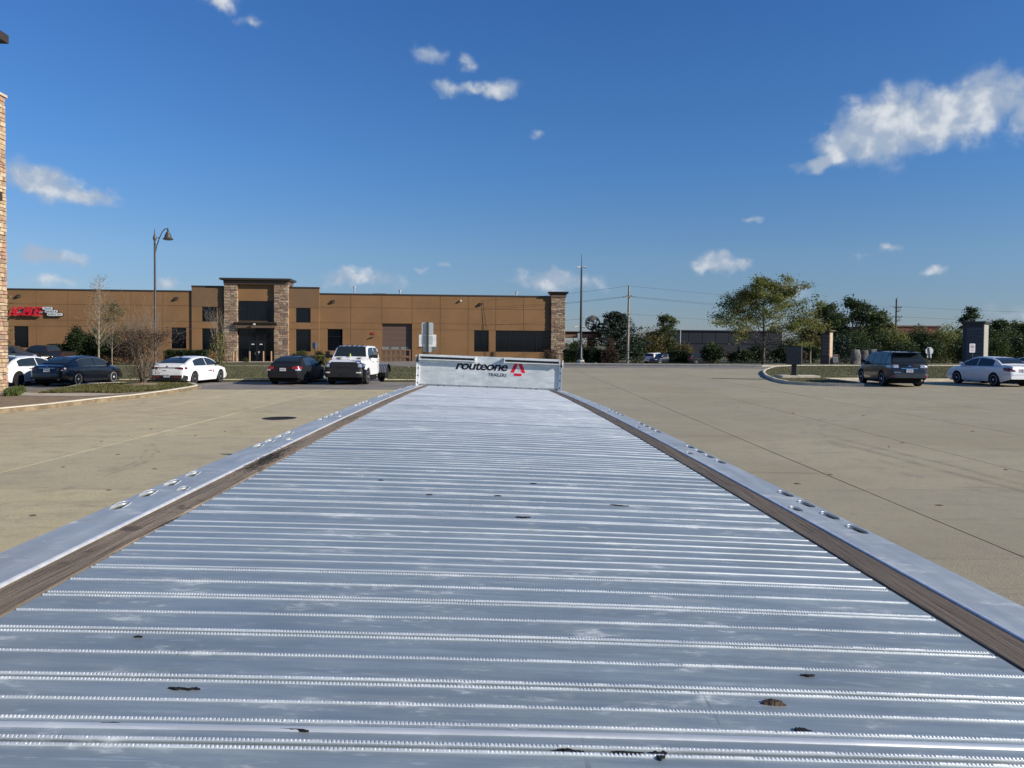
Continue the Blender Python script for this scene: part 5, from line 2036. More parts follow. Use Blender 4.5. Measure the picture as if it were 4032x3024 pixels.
# chassis rails, dual rear wheels, exhaust stack, ridged fenders
for sd_ in (-1, 1):
    MB().box(sd_ * .38, sd_ * .46, -hR - 2.6, hR - .6, .62, .80).build('frame_rail', m_under, tkr)
    for o_ in (.72, .97):
        wh = MB().lathe([(.26, -.11), (.37, -.11), (.40, -.08), (.40, .08), (.37, .11), (.26, .11)], 24, (sd_ * o_, -hR - 1.3, .40), 'x').build('rear_wheel', m_tyre, tkr, 40)
        MB().lathe([(.03, -.06), (.12, -.04), (.14, .06), (.24, .10), (.265, .10), (.265, -.10), (.03, -.1)], 20, (sd_ * o_, -hR - 1.3, .40), 'x').build('rim', m_alloy, wh, 40)
    # ridged half-round fender
    fe = MB()
    n = 14
    ring = []
    for i in range(n + 1):
        a = math.pi * (1.0 - i / n) * .92 + .12
        for rr_ in (.52, .535):
            for xx in (.60, 1.16):
                ring.append((sd_ * xx, -hR - 1.3 + rr_ * math.cos(a), .42 + rr_ * math.sin(a)))
    fe.add(ring, [f for i in range(n) for f in ((4 * i, 4 * i + 1, 4 * i + 5, 4 * i + 4), (4 * i + 2, 4 * i + 6, 4 * i + 7, 4 * i + 3), (4 * i, 4 * i + 4, 4 * i + 6, 4 * i + 2), (4 * i + 1, 4 * i + 3, 4 * i + 7, 4 * i + 5))])
    fo = fe.build('fender', M('fender_dark', (.06, .065, .075), .45, .5), tkr, 40)
    for j in range(6):
        xx = .64 + j * .092
        pts = [(sd_ * xx, -hR - 1.3 + .54 * math.cos(a), .42 + .54 * math.sin(a)) for a in [math.pi * (1.0 - i / 12) * .92 + .12 for i in range(13)]]
        MB().tube(pts, .016, 5).build('ridge', M('galvanised', (.45, .46, .47), .45, .7), fo)
MB().tube([(-.55, -hR - .35, .8), (-.55, -hR - .35, 1.0), (-.60, -hR - .60, 1.22)], .075, 8).build('hose_reel', m_plastic, tkr)
MB().box(-.46, .46, -hR - 2.55, -hR - 2.45, .60, .82).build('rear_crossmember', m_under, tkr)

# --- dark grey SUV on the right
dgrey = paint('graphite', (.011, .012, .013), .3, .6)
hS_ = 4.74 / 2
pw = on(3505, 38.9)
c = Car('parked_suv', 'dark graphite SUV with clear tail lamps parked at the island kerb', 'car', (pw.x, pw.y, pw.z), R(5), dict(L=4.74, W=1.85, paint=dgrey, wr=.365, tw=.23, axles=(-hS_ + 1.03, hS_ - .98), rocker=.28, round=.12,
        deck=[(-hS_, .50), (-hS_ + .02, .70), (-hS_ + .06, 1.0), (-hS_ + .12, 1.14), (-hS_ + .4, 1.15), (hS_ - 1.45, 1.10), (hS_ - .9, 1.04), (hS_ - .35, .92), (hS_ - .1, .74), (hS_, .50)],
        belt=[(-hS_, .95), (-hS_ + .5, 1.05), (0, 1.03), (hS_ - 1, .96), (hS_ - .3, .78), (hS_, .5)],
        roofline=[(-hS_ + .10, 1.12), (-hS_ + .30, 1.40), (-hS_ + .52, 1.60), (-hS_ + .9, 1.66), (-.4, 1.69), (.2, 1.68), (.6, 1.62), (1.0, 1.45), (hS_ - 1.1, 1.09)], zbelt=1.08, gb=.92, gt=.70,
        ws=(.52, hS_ - 1.18), rw=(-hS_ + .13, -hS_ + .48), sides=((-hS_ + .72, -1.0), (-.92, -.02), (.05, 1.05)), wbot=1.10, topgap=.10, mirror=.98, handles=(-.55, .45), hz=.98, handlepaint=m_chrome, gin=.07, spokes=6))
c.rear_patch('taillight', m_clear, .50, .86, .92, 1.06, wrap=.34)
c.rear_patch('plate_garnish', m_chrome, 0, .38, .875, .90, .02)
c.rear_patch('bumper', M('bumper_grey', (.040, .046, .052), .4, .2), 0, .88, .44, .66, .035, wrap=.4)
c.rear_patch('reflector', m_redlens, .72, .84, .50, .56, .045)
c.rear_patch('badge', m_chrome, 0, .075, .985, 1.03, .016)
c.rear_patch('lettering', m_chrome, .42, .72, .70, .72, .014, sides=(-1,))
c.number_plate(.78, text='L 47 2065', mat=M('plate_mauve', (.60, .60, .68), .5))
put_text('nameplate', 'LEXUS', m_chrome, c.root, -.72, c.end_y(.71, -1) - .02, .69, .3, .035, .003, 0, .01)
MB().box(-.28, .28, -hS_ + .02, -hS_ + .05, 1.12, 1.135).build('wiper', m_plastic, c.root)
for sd_ in (-1, 1):
    MB().tube([(sd_ * .56, -1.5, 1.66), (sd_ * .57, -1.4, 1.725), (sd_ * .58, 0, 1.735), (sd_ * .57, .45, 1.69)], .022, 6).build('roof_rail', m_plastic, c.root)
c.rear_patch('spoiler', dgrey, 0, .01, 1.1, 1.11, .01)
MB().prism([(-hS_ + .42, 1.60), (-hS_ + .16, 1.625), (-hS_ + .18, 1.655), (-hS_ + .8, 1.675)], 'x', -.58, .58).build('roof_spoiler', dgrey, c.root)
MB().tube([(.55, -hS_ + .1, .34), (.55, -hS_ - .03, .33)], .05, 8).build('tailpipe', m_chrome, c.root)

# --- white saloon on the right with triangular tail light
hM = 4.53 / 2
pw = on(3902, 38.9)
wspec = sedan_spec(paint('white_cool', (.72, .73, .74), .3, .6), 4.53, 1.73, 1.43, wr=.315, spokes=7,
        roofline=[(-hM + .62, 1.05), (-hM + 1.0, 1.27), (-hM + 1.4, 1.385), (-.35, 1.425), (.05, 1.43), (.45, 1.37), (.9, 1.20), (hM - 1.1, .98)], ws=(.35, hM - 1.2), rw=(-hM + .70, -hM + 1.32), sides=((-hM + 1.15, -.06), (.0, .98)), mirror=.9)
c = Car('parked_car', 'white saloon with triangular dark red tail lights before the grey sign tower', 'car', (pw.x, pw.y, pw.z), R(-7), wspec)
c.rear_patch('taillight', m_darkred, .50, .82, .74, .95, wrap=.26, poly=lambda f: (.74, .78 + .15 * f))
c.rear_patch('brake_light', m_plastic, 0, .16, .965, .98, .02)
c.rear_patch('plate_recess', M('recess_grey', (.30, .30, .31), .5), 0, .32, .70, .86, .010)
c.number_plate(.78, mat=M('plate_silver', (.55, .56, .58), .5), text='MB 31 90')
for sd_ in (-1, 1):
    for z_, zz in ((.50, .52), (.27, .29)):
        vs_ = []
        ys_ = [-1.0 + i * .2 for i in range(11)]
        MB().box(sd_ * (c.hw_at(0, z_) - .01), sd_ * (c.hw_at(0, z_) + .010), -hM + 1.5, hM - 1.35, z_, zz).build('side_moulding', M('moulding', (.42, .43, .45), .4), c.root)
c.rear_patch('bumper_strip', M('moulding', (.42, .43, .45), .4), 0, .8, .58, .60, .014, wrap=.3)
c.front_patch('side_reflector', m_darkred, .6, .62, .5, .51)
MB().box(-.05, .05, -hM + 1.5, -hM + 1.52, 1.40, 1.46).build('roof_aerial', m_plastic, c.root)
# its neighbour, only a roof corner in view
pw = on(4112, 40.6)
c = Car('parked_car', 'pale car next to the white saloon, mostly out of view', 'car', (pw.x, pw.y, pw.z), R(-7), sedan_spec(paint('silver', (.55, .57, .60), .3, .6, .3), 4.7, 1.83, 1.47))
c.rear_patch('taillight', m_darkred, .50, .86, .78, .9, wrap=.2)
c.number_plate(.75)


# --- dark pickups before the warehouse
def pickup(label, px, D, heading, p, zoff=0):
    q = on(px, D)
    h = 5.7 / 2
    c_ = Car('pickup_truck', label, 'truck', (q.x, q.y, q.z), heading, dict(L=5.7, W=1.98, paint=p, wr=.39, tw=.25, axles=(-h + 1.25, h - .98), rocker=.40, round=.07,
            deck=[(-h, .55), (-h + .03, .75), (-h + .06, 1.28), (-h + .2, 1.30), (-.9, 1.30), (h - 1.6, 1.25), (h - .9, 1.20), (h - .3, 1.10), (h - .08, .9), (h, .55)],
            belt=[(-h, 1.22), (0, 1.20), (h - 1, 1.12), (h - .2, .95), (h, .5)],
            roofline=[(-1.25, 1.28), (-1.05, 1.70), (-.85, 1.86), (-.2, 1.90), (.4, 1.88), (.8, 1.78), (h - 1.35, 1.24)], zbelt=1.22, gb=.93, gt=.74,
            ws=(.72, h - 1.42), rw=(-1.20, -.95), sides=((-.85, -.05), (.03, 1.0)), wbot=1.28, topgap=.09, mirror=1.1, handles=(-.5, .4), hz=1.08))
    MB().box(-.80, .80, -h + .12, -1.35, 1.302, 1.308).build('bed_cover', m_plastic, c_.root)
    c_.rear_patch('taillight', m_darkred, .80, .95, .9, 1.15, wrap=.04)
    c_.rear_patch('bumper', m_chrome, 0, .95, .50, .66, .05)
    c_.front_patch('grille', m_chrome, 0, .55, .70, 1.0, .02)
    c_.front_patch('headlight', m_clear, .6, .92, .80, 1.0, .02, wrap=.1)
    return c_


pickup('grey pickup parked nose right beside the dark pickup, partly behind the stone pier', 28, 73, R(78), paint('slate', (.06, .065, .075), .3, .5, .3))
pickup('dark brown pickup parked nose left in front of the low hedge', 172, 75, R(-80), paint('umber', (.035, .026, .022), .3, .5, .2))

# --- vehicles on the lower lot across the road
def far_suv(label, px, D, heading, p):
    q = on(px, D)
    h = 4.7 / 2
    c_ = Car('parked_suv', label, 'car', (q.x, q.y, q.z), heading, dict(L=4.7, W=1.88, paint=p, wr=.37, tw=.23, axles=(-h + 1.0, h - .95), rocker=.28, round=.12,
            deck=[(-h, .50), (-h + .06, 1.02), (-h + .12, 1.14), (-h + .4, 1.15), (h - 1.45, 1.10), (h - .35, .94), (h - .1, .76), (h, .50)],
            belt=[(-h, .95), (0, 1.03), (h - 1, .96), (h - .3, .8), (h, .5)],
            roofline=[(-h + .10, 1.12), (-h + .45, 1.58), (-h + .9, 1.68), (-.4, 1.72), (.2, 1.70), (.6, 1.63), (h - 1.1, 1.09)], zbelt=1.08, gb=.92, gt=.70,
            ws=(.52, h - 1.18), rw=(-h + .13, -h + .42), sides=((-h + .7, -.95), (-.9, -.02), (.05, 1.05)), wbot=1.10, topgap=.10, mirror=.98, handles=(), gin=.07))
    c_.rear_patch('taillight', m_redlens, .50, .88, .92, 1.04, wrap=.25)
    c_.front_patch('headlight', m_clear, .55, .88, .72, .85, wrap=.2)
    c_.front_patch('grille', m_plastic, 0, .5, .55, .82, .02)
    return c_


far_suv('white SUV on the lower lot, partly hidden by the black one', 2582, 118, R(38), white)
far_suv('black SUV on the lower lot beside the square clipped hedge', 2618, 113, R(-112), black)
far_suv('black car whose nose shows past the right side of the square hedge', 2768, 114, R(84), mblack)
q = on(2318, 112)
h = 5.2 / 2
c = Car('parked_van', 'white van whose roof rises above the clipped hedge by the tall pole', 'van', (q.x, q.y, q.z), R(88), dict(L=5.2, W=1.95, paint=white2, wr=.36, axles=(-h + 1.1, h - .95), rocker=.3, round=.08,
        deck=[(-h, .5), (-h + .06, 1.2), (-h + .3, 1.22), (h - 1.1, 1.2), (h - .5, 1.05), (h - .1, .8), (h, .5)], belt=[(-h, 1.1), (h - 1, 1.05), (h, .6)],
        roofline=[(-h + .06, 1.2), (-h + .16, 1.95), (-h + .5, 2.08), (0, 2.12), (.9, 2.08), (1.3, 1.9), (h - .7, 1.15)], zbelt=1.15, gb=.95, gt=.84, ws=(1.2, h - .78), rw=(-h + .07, -h + .15), sides=((-1.5, -.6), (-.5, .4), (.5, 1.4)), wbot=1.25, topgap=.18, mirror=1.5, handles=()))
MB().box(-.5, .5, -.4, .4, 2.10, 2.24).build('roof_unit', m_signw, c.root)
c.rear_patch('taillight', m_redlens, .8, .95, .8, 1.1)
# ================================================================== poles, signs, street furniture
m_polebr = M('pole_bronze', (.085, .078, .072), .45, .4)
m_poledk = M('pole_dark', (.035, .036, .040), .45, .4)
m_wood = M('pole_wood', (.30, .26, .20), .9, var=.2, scale=3, bump=.4, bscale=20)
m_signal = M('sign_back', (.55, .57, .58), .45, .2, var=.06, scale=5)
m_post = M('sign_post', (.05, .075, .062), .6, .3)

# lamp post with curved arm and bell shade
D = 52.0
b0 = on(612, D)
tp = at(623, 899, D)
hL = tp.z - b0.z
lp = thing('lamp_post', 'tall dark lamp post with curved arm and bell shade behind the leafless bush', 'lamp post', b0, 0)
sc = D / FPX
MB().lathe([(.20, 0), (.20, .25), (.15, .35), (.10, .9), (.085, 1.0), (.062, hL - .8), (.062, hL - .72)], 16).build('pole', m_polebr, lp, 40)
MB().lathe([(.095, hL - .80), (.11, hL - .72), (.11, hL - .58), (.07, hL - .5), (.045, hL - .35), (.03, hL - .15), (.02, hL - .05), (.005, hL)], 12).build('finial', m_polebr, lp, 40)
ax_ = 52 * sc
arm = [(.06, 0, hL - 1.6), (.12, 0, hL - 1.2), (.28, 0, hL - .75), (.48, 0, hL - .30), (.66, 0, hL - .06), (.80, 0, hL - .02), (ax_, 0, hL - .05)]
MB().tube(arm, .032, 8).tube([(.06, 0, hL - .62), (.2, 0, hL - .66), (.34, 0, hL - .58)], .022, 6).build('arm', m_polebr, lp, 60)
sh = MB().lathe([(.035, .06), (.05, 0), (.07, -.08), (.04, -.14), (.07, -.2), (.13, -.24), (.15, -.34), (.21, -.42), (.22, -.54), (.30, -.66), (.35, -.70), (.33, -.715)], 20, (ax_, 0, hL - .03)).build('lamp_shade', m_polebr, lp, 40)
MB().lathe([(.30, -.725), (.26, -.75), (.1, -.77)], 16, (ax_, 0, hL - .03)).build('lamp_glass', M('lens', (.5, .5, .46), .3), sh)

# tall security pole with cameras
b0 = on(2286, 83)
D = b0.y
hL = at(2291, 1002, D).z - b0.z
sp_ = thing('camera_pole', 'tall black pole with white security cameras on a concrete footing', 'pole', b0, 0)
MB().lathe([(.42, -.1), (.42, .28), (.38, .32)], 18).build('footing', MATS['kerb'], sp_)
MB().lathe([(.33, .32), (.33, .42), (.20, .62), (.20, 1.6), (.15, 1.7), (.14, 2.0), (.085, hL - 1.5), (.04, hL - 1.45), (.022, hL)], 16).build('pole', m_poledk, sp_, 40)


def cam_head(par, z, sd_, x0=.12, ln=.34, col=None):
    c_ = MB().tube([(sd_ * .05, 0, z), (sd_ * (x0 + .06), -.02, z + .03)], .03, 6).build('camera_arm', MATS['lamp_white'], par)
    MB().tube([(sd_ * (x0 + .05), -.02, z + .05), (sd_ * (x0 + .05 + ln), -.10, z - .04)], .075, 10).build('camera_housing', MATS['lamp_white'], c_)
    MB().tube([(sd_ * (x0 + .05 + ln), -.10, z - .04), (sd_ * (x0 + .07 + ln), -.105, z - .048)], .06, 10).build('camera_lens', m_glass, c_)


zc = at(2286, 1052, D).z - b0.z
cam_head(sp_, zc, -1)
cam_head(sp_, zc, 1)
zc = at(2286, 1288, D).z - b0.z
cam_head(sp_, zc, -1, .2, .5)
cam_head(sp_, zc, 1, .1, .25)
zc = at(2286, 1322, D).z - b0.z
MB().box(-.34, -.10, -.1, .1, zc - .28, zc + .28).build('control_box', M('box_grey', (.35, .36, .37), .5), sp_)


# utility poles and their wires
def wire(p, q, sag, r_=.012):
    p, q = Vector(p), Vector(q)
    pts = []
    for i in range(17):
        t_ = i / 16
        v = p.lerp(q, t_)
        v.z -= sag * 4 * t_ * (1 - t_)
        pts.append(v)
    return pts


b0 = on(2471, 84.5)
D = b0.y
hL = at(2477, 1124, D).z - b0.z
u1 = thing('utility_pole', 'pale wooden utility pole with short crossarms beside the dark spruce', 'utility pole', b0, 0)
lean = (at(2477, 1124, D).x - b0.x)
MB().tube([(0, 0, -.2), (lean * .5, 0, hL * .5), (lean, 0, hL)], [.15, .13, .10], 12).build('pole', m_wood, u1, 40)
zi = at(2475, 1168, D).z - b0.z
MB().box(lean - .5, lean + .5, -.16, -.08, zi - .05, zi + .05).build('crossarm', m_wood, u1)
for sd_ in (-1, 1):
    for k_ in range(3):
        MB().lathe([(.02, 0), (.05, .02), (.03, .05), (.05, .08), (.02, .11)], 8, (lean + sd_ * (.2 + k_ * .2), -.12, zi + .05 - k_ * .08)).build('insulator', m_poledk, u1)
z2 = at(2472, 1236, D).z - b0.z
MB().box(lean * .5 - .29, lean * .5 + .29, -.2, -.12, z2 - .04, z2 + .04).tube([(lean * .5 - .22, -.16, z2), (lean * .45, -.14, z2 - .35)], .025, 6).build('lower_crossarm', m_wood, u1)
D2 = 150
b1 = on(3525, D2)
hB = at(3521, 1176, D2).z - b1.z
u2 = thing('utility_pole', 'dark utility pole with two long crossarms above the red warehouse', 'utility pole', b1, 0)
MB().tube([(0, 0, -.2), (0, 0, hB)], [.2, .15], 12).build('pole', M('pole_wood_dark', (.11, .09, .075), .9, var=.2), u2, 40)
for py, w0, w1 in ((1210, .6, .95), (1248, .75, 1.05)):
    z_ = at(3521, py, D2).z - b1.z
    ca = MB().box(-w0, w1, -.26, -.14, z_ - .07, z_ + .07).build('crossarm', m_poledk, u2)
    MB().tube([(w1 * .7, -.2, z_), (.1, -.2, z_ - .75)], .04, 6).build('brace', m_poledk, ca)
    for x_ in (-w0 + .05, .35, w1 - .1):
        MB().lathe([(.03, 0), (.06, .04), (.04, .1), (.06, .16), (.03, .26)], 8, (x_, -.2, z_ + .07)).build('insulator', m_poledk, ca)
    MB().tube([(.15, -.2, z_ - .85), (.6, -.2, z_ - .72), (.72, -.2, z_ - .45)], .06, 6).build('cutout_fuse', m_poledk, ca)
MB().tube([(0.1, 0, hB - .05), (.2, 0, hB + .25)], .04, 6).build('pin', m_poledk, u2)
D3 = 165
b2 = on(3247, D3)
u3 = thing('utility_pole', 'thin grey pole standing among the dark trees behind the brown sign tower', 'utility pole', b2, 0)
h3 = at(3247, 1220, D3).z - b2.z
MB().tube([(0, 0, -.2), (0, 0, h3)], [.16, .12], 8).build('pole', m_wood, u3)
m_wire = M('wire', (.05, .055, .06), .6, .3)
z_a = zi + b0.z
P1 = Vector((b0.x + lean, D, 0))
lines = [((P1.x, D - .1, b0.z + hL - .05), at(1700, 1190, 92)), ((P1.x - .6, D - .1, z_a), at(1700, 1212, 92)), ((P1.x - .4, D - .1, z_a - .05), at(1700, 1222, 92)), ((P1.x - .3, D - .15, b0.z + z2), at(1700, 1285, 92)),
         ((P1.x, D - .1, b0.z + hL - .05), at(3521, 1205, D2)), ((P1.x + .6, D - .1, z_a), at(3521, 1236, D2)), ((P1.x + .6, D - .1, z_a - .1), at(3521, 1244, D2)), ((P1.x + .3, D - .15, b0.z + z2), at(3247, 1275, D3)),
         ((b1.x - .6, D2, at(3521, 1207, D2).z), at(3247, 1226, D3)), ((b1.x - .7, D2, at(3521, 1247, D2).z), at(3247, 1262, D3)), ((b1.x + .9, D2, at(3521, 1207, D2).z), at(4500, 1235, 140)), ((b1.x + 1, D2, at(3521, 1247, D2).z), at(4500, 1270, 140))]
for i, (p, q) in enumerate(lines):
    MB().tube(wire(p, q, .35), .011 if i < 8 else .016, 4, False).build('overhead_wire', m_wire, u1 if i < 8 else u2).matrix_parent_inverse = (u1 if i < 8 else u2).matrix_basis.inverted()

# sign cluster seen from behind, beyond the headboard
D = 37.0
b0 = on(1682, D)
sg2 = thing('sign_post', 'three stacked traffic sign backs on a dark post behind the headboard', 'sign', b0, 0)
zT = at(1682, 1268, D).z - b0.z
MB().box(-.035, .035, -.03, .03, -.2, zT).box(.0351, .07, -.02, .02, -.2, zT).build('post', m_post, sg2)


def sign_plate(par, name, x0, x1_, y0, y1_, D_, mat, yo=.04, r_=.04, bx=0, bz=0):
    a = at(x0, y1_, D_)
    c_ = at(x1_, y0, D_)
    X0, X1, Z0, Z1 = a.x - bx, c_.x - bx, a.z - bz, c_.z - bz
    poly = [(X0 + r_, Z0), (X1 - r_, Z0), (X1, Z0 + r_), (X1, Z1 - r_), (X1 - r_, Z1), (X0 + r_, Z1), (X0, Z1 - r_), (X0, Z0 + r_)]
    return MB().prism(poly, 'y', yo, yo + .006).build(name, mat, par)


sign_plate(sg2, 'top_sign', 1660, 1706, 1270, 1317, D, m_signal, .04, .04, b0.x, b0.z)
sign_plate(sg2, 'wide_sign', 1649, 1717.5, 1317.5, 1364.5, D, M('sign_white_back', (.80, .80, .78), .45), .052, .02, b0.x, b0.z)
sign_plate(sg2, 'inner_plate', 1660, 1704, 1322.5, 1355.5, D, m_signal, .045, .02, b0.x, b0.z)
sign_plate(sg2, 'small_sign', 1665, 1699, 1365, 1386, D, m_signal, .04, .03, b0.x, b0.z)
D = 62.0
b0 = on(1709, D)
s3 = thing('guide_sign', 'small pale green guide sign on a thin post by the garage', 'sign', b0, 0)
MB().tube([(0, 0, -.1), (0, 0, at(1709, 1366, D).z - b0.z)], .03, 8).build('post', m_brown, s3)
gs = sign_plate(s3, 'panel', 1699, 1718, 1365.5, 1378.5, D, M('sign_green', (.20, .26, .24), .5), -.05, .02, b0.x, b0.z)
for k_, (w_, zz) in enumerate(((.22, .17), (.28, .09))):
    MB().box(at(1709, 1372, D).x - b0.x - w_ / 2, at(1709, 1372, D).x - b0.x + w_ / 2, -.054, -.051, at(1709, 1378, D).z - b0.z + zz - .015, at(1709, 1378, D).z - b0.z + zz + .015).build('printed_line', m_post, gs)


# stop signs seen from behind
def octagon_sign(label, px, py, D_, r_, lean_, mat, extra=False):
    b = on(px, D_)
    c_ = at(px, py, D_)
    t_ = thing('stop_sign', label, 'sign', b, 0, 'stop signs seen from behind')
    zc_ = c_.z - b.z
    MB().tube([(lean_ * -1, 0, -.1), (lean_ * .4, 0, zc_ + r_ * .9)], .035, 8).build('post', m_poledk, t_)
    oc = [(r_ / math.cos(math.pi / 8) * math.cos(math.pi / 8 + math.pi / 4 * i), zc_ + r_ / math.cos(math.pi / 8) * math.sin(math.pi / 8 + math.pi / 4 * i)) for i in range(8)]
    MB().prism(oc, 'y', .04, .046).build('octagon', mat, t_)
    if extra:
        MB().box(-.22, .22, .04, .046, zc_ - r_ - .32, zc_ - r_ - .01).build('sub_plate', mat, t_)
    return t_


octagon_sign('grey octagonal sign back on a leaning post before the right tower wing', 1240, 1360, 66, .30, -.10, M('sign_back_dull', (.25, .26, .26), .5, .3))
octagon_sign('bright white octagonal sign back with sub-plate on the far verge', 3660, 1382, 78, .38, -.18, M('sign_white_back', (.80, .80, .78), .45), True)

# no overnight parking sign
D = 43.4
b0 = on(3829, D)
ns = thing('parking_sign', 'white sign with red NO OVERNIGHT PARKING lettering behind the white saloon', 'sign', b0, 0)
MB().box(-.03, .03, -.02, .02, -.1, at(3829, 1388, D).z - b0.z).build('post', m_poledk, ns)
pl = sign_plate(ns, 'plate', 3816, 3839, 1353, 1388, D, m_whiteink, -.03, .03, b0.x, b0.z)
a_, c_ = at(3816, 1388, D), at(3839, 1353, D)
w_ = c_.x - a_.x
zz0 = a_.z - b0.z
hh_ = c_.z - a_.z
x0_ = a_.x - b0.x
m_rt = M('text_red', (.45, .06, .05), .5)
for k_, (tx, f0, fw) in enumerate((('NO', .80, .3), ('OVERNIGHT', .66, .8), ('PARKING', .53, .62))):
    put_text('lettering', tx, m_rt, pl, x0_ + w_ * (1 - fw) / 2, -.033, zz0 + hh_ * f0, w_ * fw, hh_ * .09, .001, 0, .02)
for k_ in range(5):
    MB().box(x0_ + w_ * .22, x0_ + w_ * .78, -.0325, -.031, zz0 + hh_ * (.14 + k_ * .07), zz0 + hh_ * (.165 + k_ * .07)).build('small_print', M('print_pale_red', (.5, .25, .24), .6), pl)


# sign towers
def monument(label, px0, px1, px2, py_top, py_base, D_, face, sidec, base_f, rows, capc):
    """front face px0..px1, right side px1..px2"""
    a = on(px0, D_)
    g_ = a.z
    w0 = at(px1, 1350, D_).x - a.x
    ztop = at((px0 + px1) / 2, py_top, D_).z - g_
    dep = 1.1
    # turned so that the lit right flank shows
    view = math.atan2(a.x, D_)
    t_ = thing('sign_tower', label, 'sign', (a.x, D_, g_), R(-46))
    w0 = w0 * math.cos(view) / math.cos(R(46) - view)
    dep = (px2 - px1) / FPX * D_ / max(.15, math.sin(R(46) - view)) * math.cos(view)
    MB().box(0, w0, 0, dep, -.1, ztop * base_f).build('base', M('tower_base_' + face.name, tuple(x * .8 for x in face.node_tree.nodes['Principled BSDF'].inputs['Base Color'].default_value[:3]) if False else (.13, .10, .085), .8), t_)
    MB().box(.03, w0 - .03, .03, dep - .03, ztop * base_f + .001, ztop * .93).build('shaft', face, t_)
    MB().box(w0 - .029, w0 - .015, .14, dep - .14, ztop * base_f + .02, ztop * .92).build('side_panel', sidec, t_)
    ring = []
    for o_, f in ((0, .931), (.06, .945), (.16, .975), (.18, .98), (.18, 1.0)):
        z_ = ztop * f
        ring += [(-o_, -o_, z_), (w0 + o_, -o_, z_), (w0 + o_, dep + o_, z_), (-o_, dep + o_, z_)]
    MB().add(ring, [(4 * i + j, 4 * i + (j + 1) % 4, 4 * (i + 1) + (j + 1) % 4, 4 * (i + 1) + j) for i in range(4) for j in range(4)] + [(0, 1, 2, 3), (16, 17, 18, 19)]).build('cap', capc, t_)
    n = len(rows)
    z0, z1 = ztop * (base_f + .03), ztop * .86
    for i, tx in enumerate(rows):
        zt_ = z1 - (z1 - z0) * i / n
        hh2 = (z1 - z0) / n * .82
        pn = MB().box(w0 * .2, w0 * .95, .005, .029, zt_ - hh2, zt_).build('name_panel', M('panel_' + face.name, tuple(x * 1.9 for x in FACEC[face.name]), .55), t_)
        if tx:
            put_text('lettering', tx, M('letter_dark', (.03, .03, .034), .6), pn, w0 * .24, .002, zt_ - hh2 * .75, w0 * .045 * len(tx), hh2 * .45, .002, 0, .01)
    return t_


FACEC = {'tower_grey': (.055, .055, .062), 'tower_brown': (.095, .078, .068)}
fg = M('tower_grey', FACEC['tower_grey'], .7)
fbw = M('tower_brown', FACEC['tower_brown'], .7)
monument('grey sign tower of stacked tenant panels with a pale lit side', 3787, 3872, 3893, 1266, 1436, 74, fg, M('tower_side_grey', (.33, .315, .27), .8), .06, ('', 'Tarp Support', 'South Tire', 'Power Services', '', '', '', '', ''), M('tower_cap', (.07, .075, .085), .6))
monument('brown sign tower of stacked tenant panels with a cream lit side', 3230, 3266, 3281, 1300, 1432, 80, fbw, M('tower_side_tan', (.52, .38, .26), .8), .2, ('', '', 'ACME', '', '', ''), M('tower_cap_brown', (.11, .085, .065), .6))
# low placard beside the brown tower
D = 79
b0 = on(3290, D)
pc = thing('placard', 'low grey notice board on two thin legs beside the brown sign tower', 'sign', b0, 0)
for x_ in (-.22, .24):
    MB().box(x_ - .015, x_ + .015, -.015, .015, -.1, 1.0).build('leg', m_poledk, pc)
MB().box(-.24, .26, -.03, -.016, .18, .72).build('board', M('board_grey', (.22, .22, .25), .6), pc)
MB().box(-.24, .26, -.03, -.016, .74, .98).build('header', M('board_brown', (.12, .09, .085), .6), pc)
for k_ in range(3):
    MB().box(-.17, .18, -.034, -.031, .3 + k_ * .12, .34 + k_ * .12).build('printed_line', m_poledk, pc)

# cluster mailbox on a pedestal with its pad
pb = G(3148, 1497, .0)
pdx = G(3109, 1494, .2)
pd = Vector((pb.x, pb.y + .55, gz(pb.x, pb.y)))
pad = MB().box(-.95, 1.15, -.65, .65, -.05, .26).build('mailbox_pad', MATS['kerb'])
pad.location = pd
pad.rotation_euler = (0, 0, R(-3))
tag(pad, 'low concrete pad under the grey cluster mailbox', 'pad')
D = pd.y
bx = at(3126, 1489, D)
mbx = thing('cluster_mailbox', 'dark grey cluster mailbox of small locked doors on a pedestal', 'mailbox', (bx.x, D, pd.z + .26), R(-26))
m_mail = M('mailbox_grey', (.045, .047, .052), .45, .5)
zb_ = at(3126, 1436, D).z - pd.z - .26
zt_ = at(3126, 1364, D).z - pd.z - .26
MB().box(-.13, .13, -.13, .13, .03, zb_).box(-.2, .2, -.2, .2, 0, .03).build('pedestal', m_mail, mbx)
bxo = MB().box(-.40, .40, -.36, .36, zb_ + .001, zt_).build('cabinet', m_mail, mbx)
MB().prism([(-.42, zt_ + .001), (.42, zt_ + .001), (.40, zt_ + .03), (-.40, zt_ + .03)], 'y', -.38, .38).build('lid', m_mail, bxo)
m_mdoor = M('mailbox_door', (.065, .068, .075), .4, .5)
hz_ = zt_ - zb_
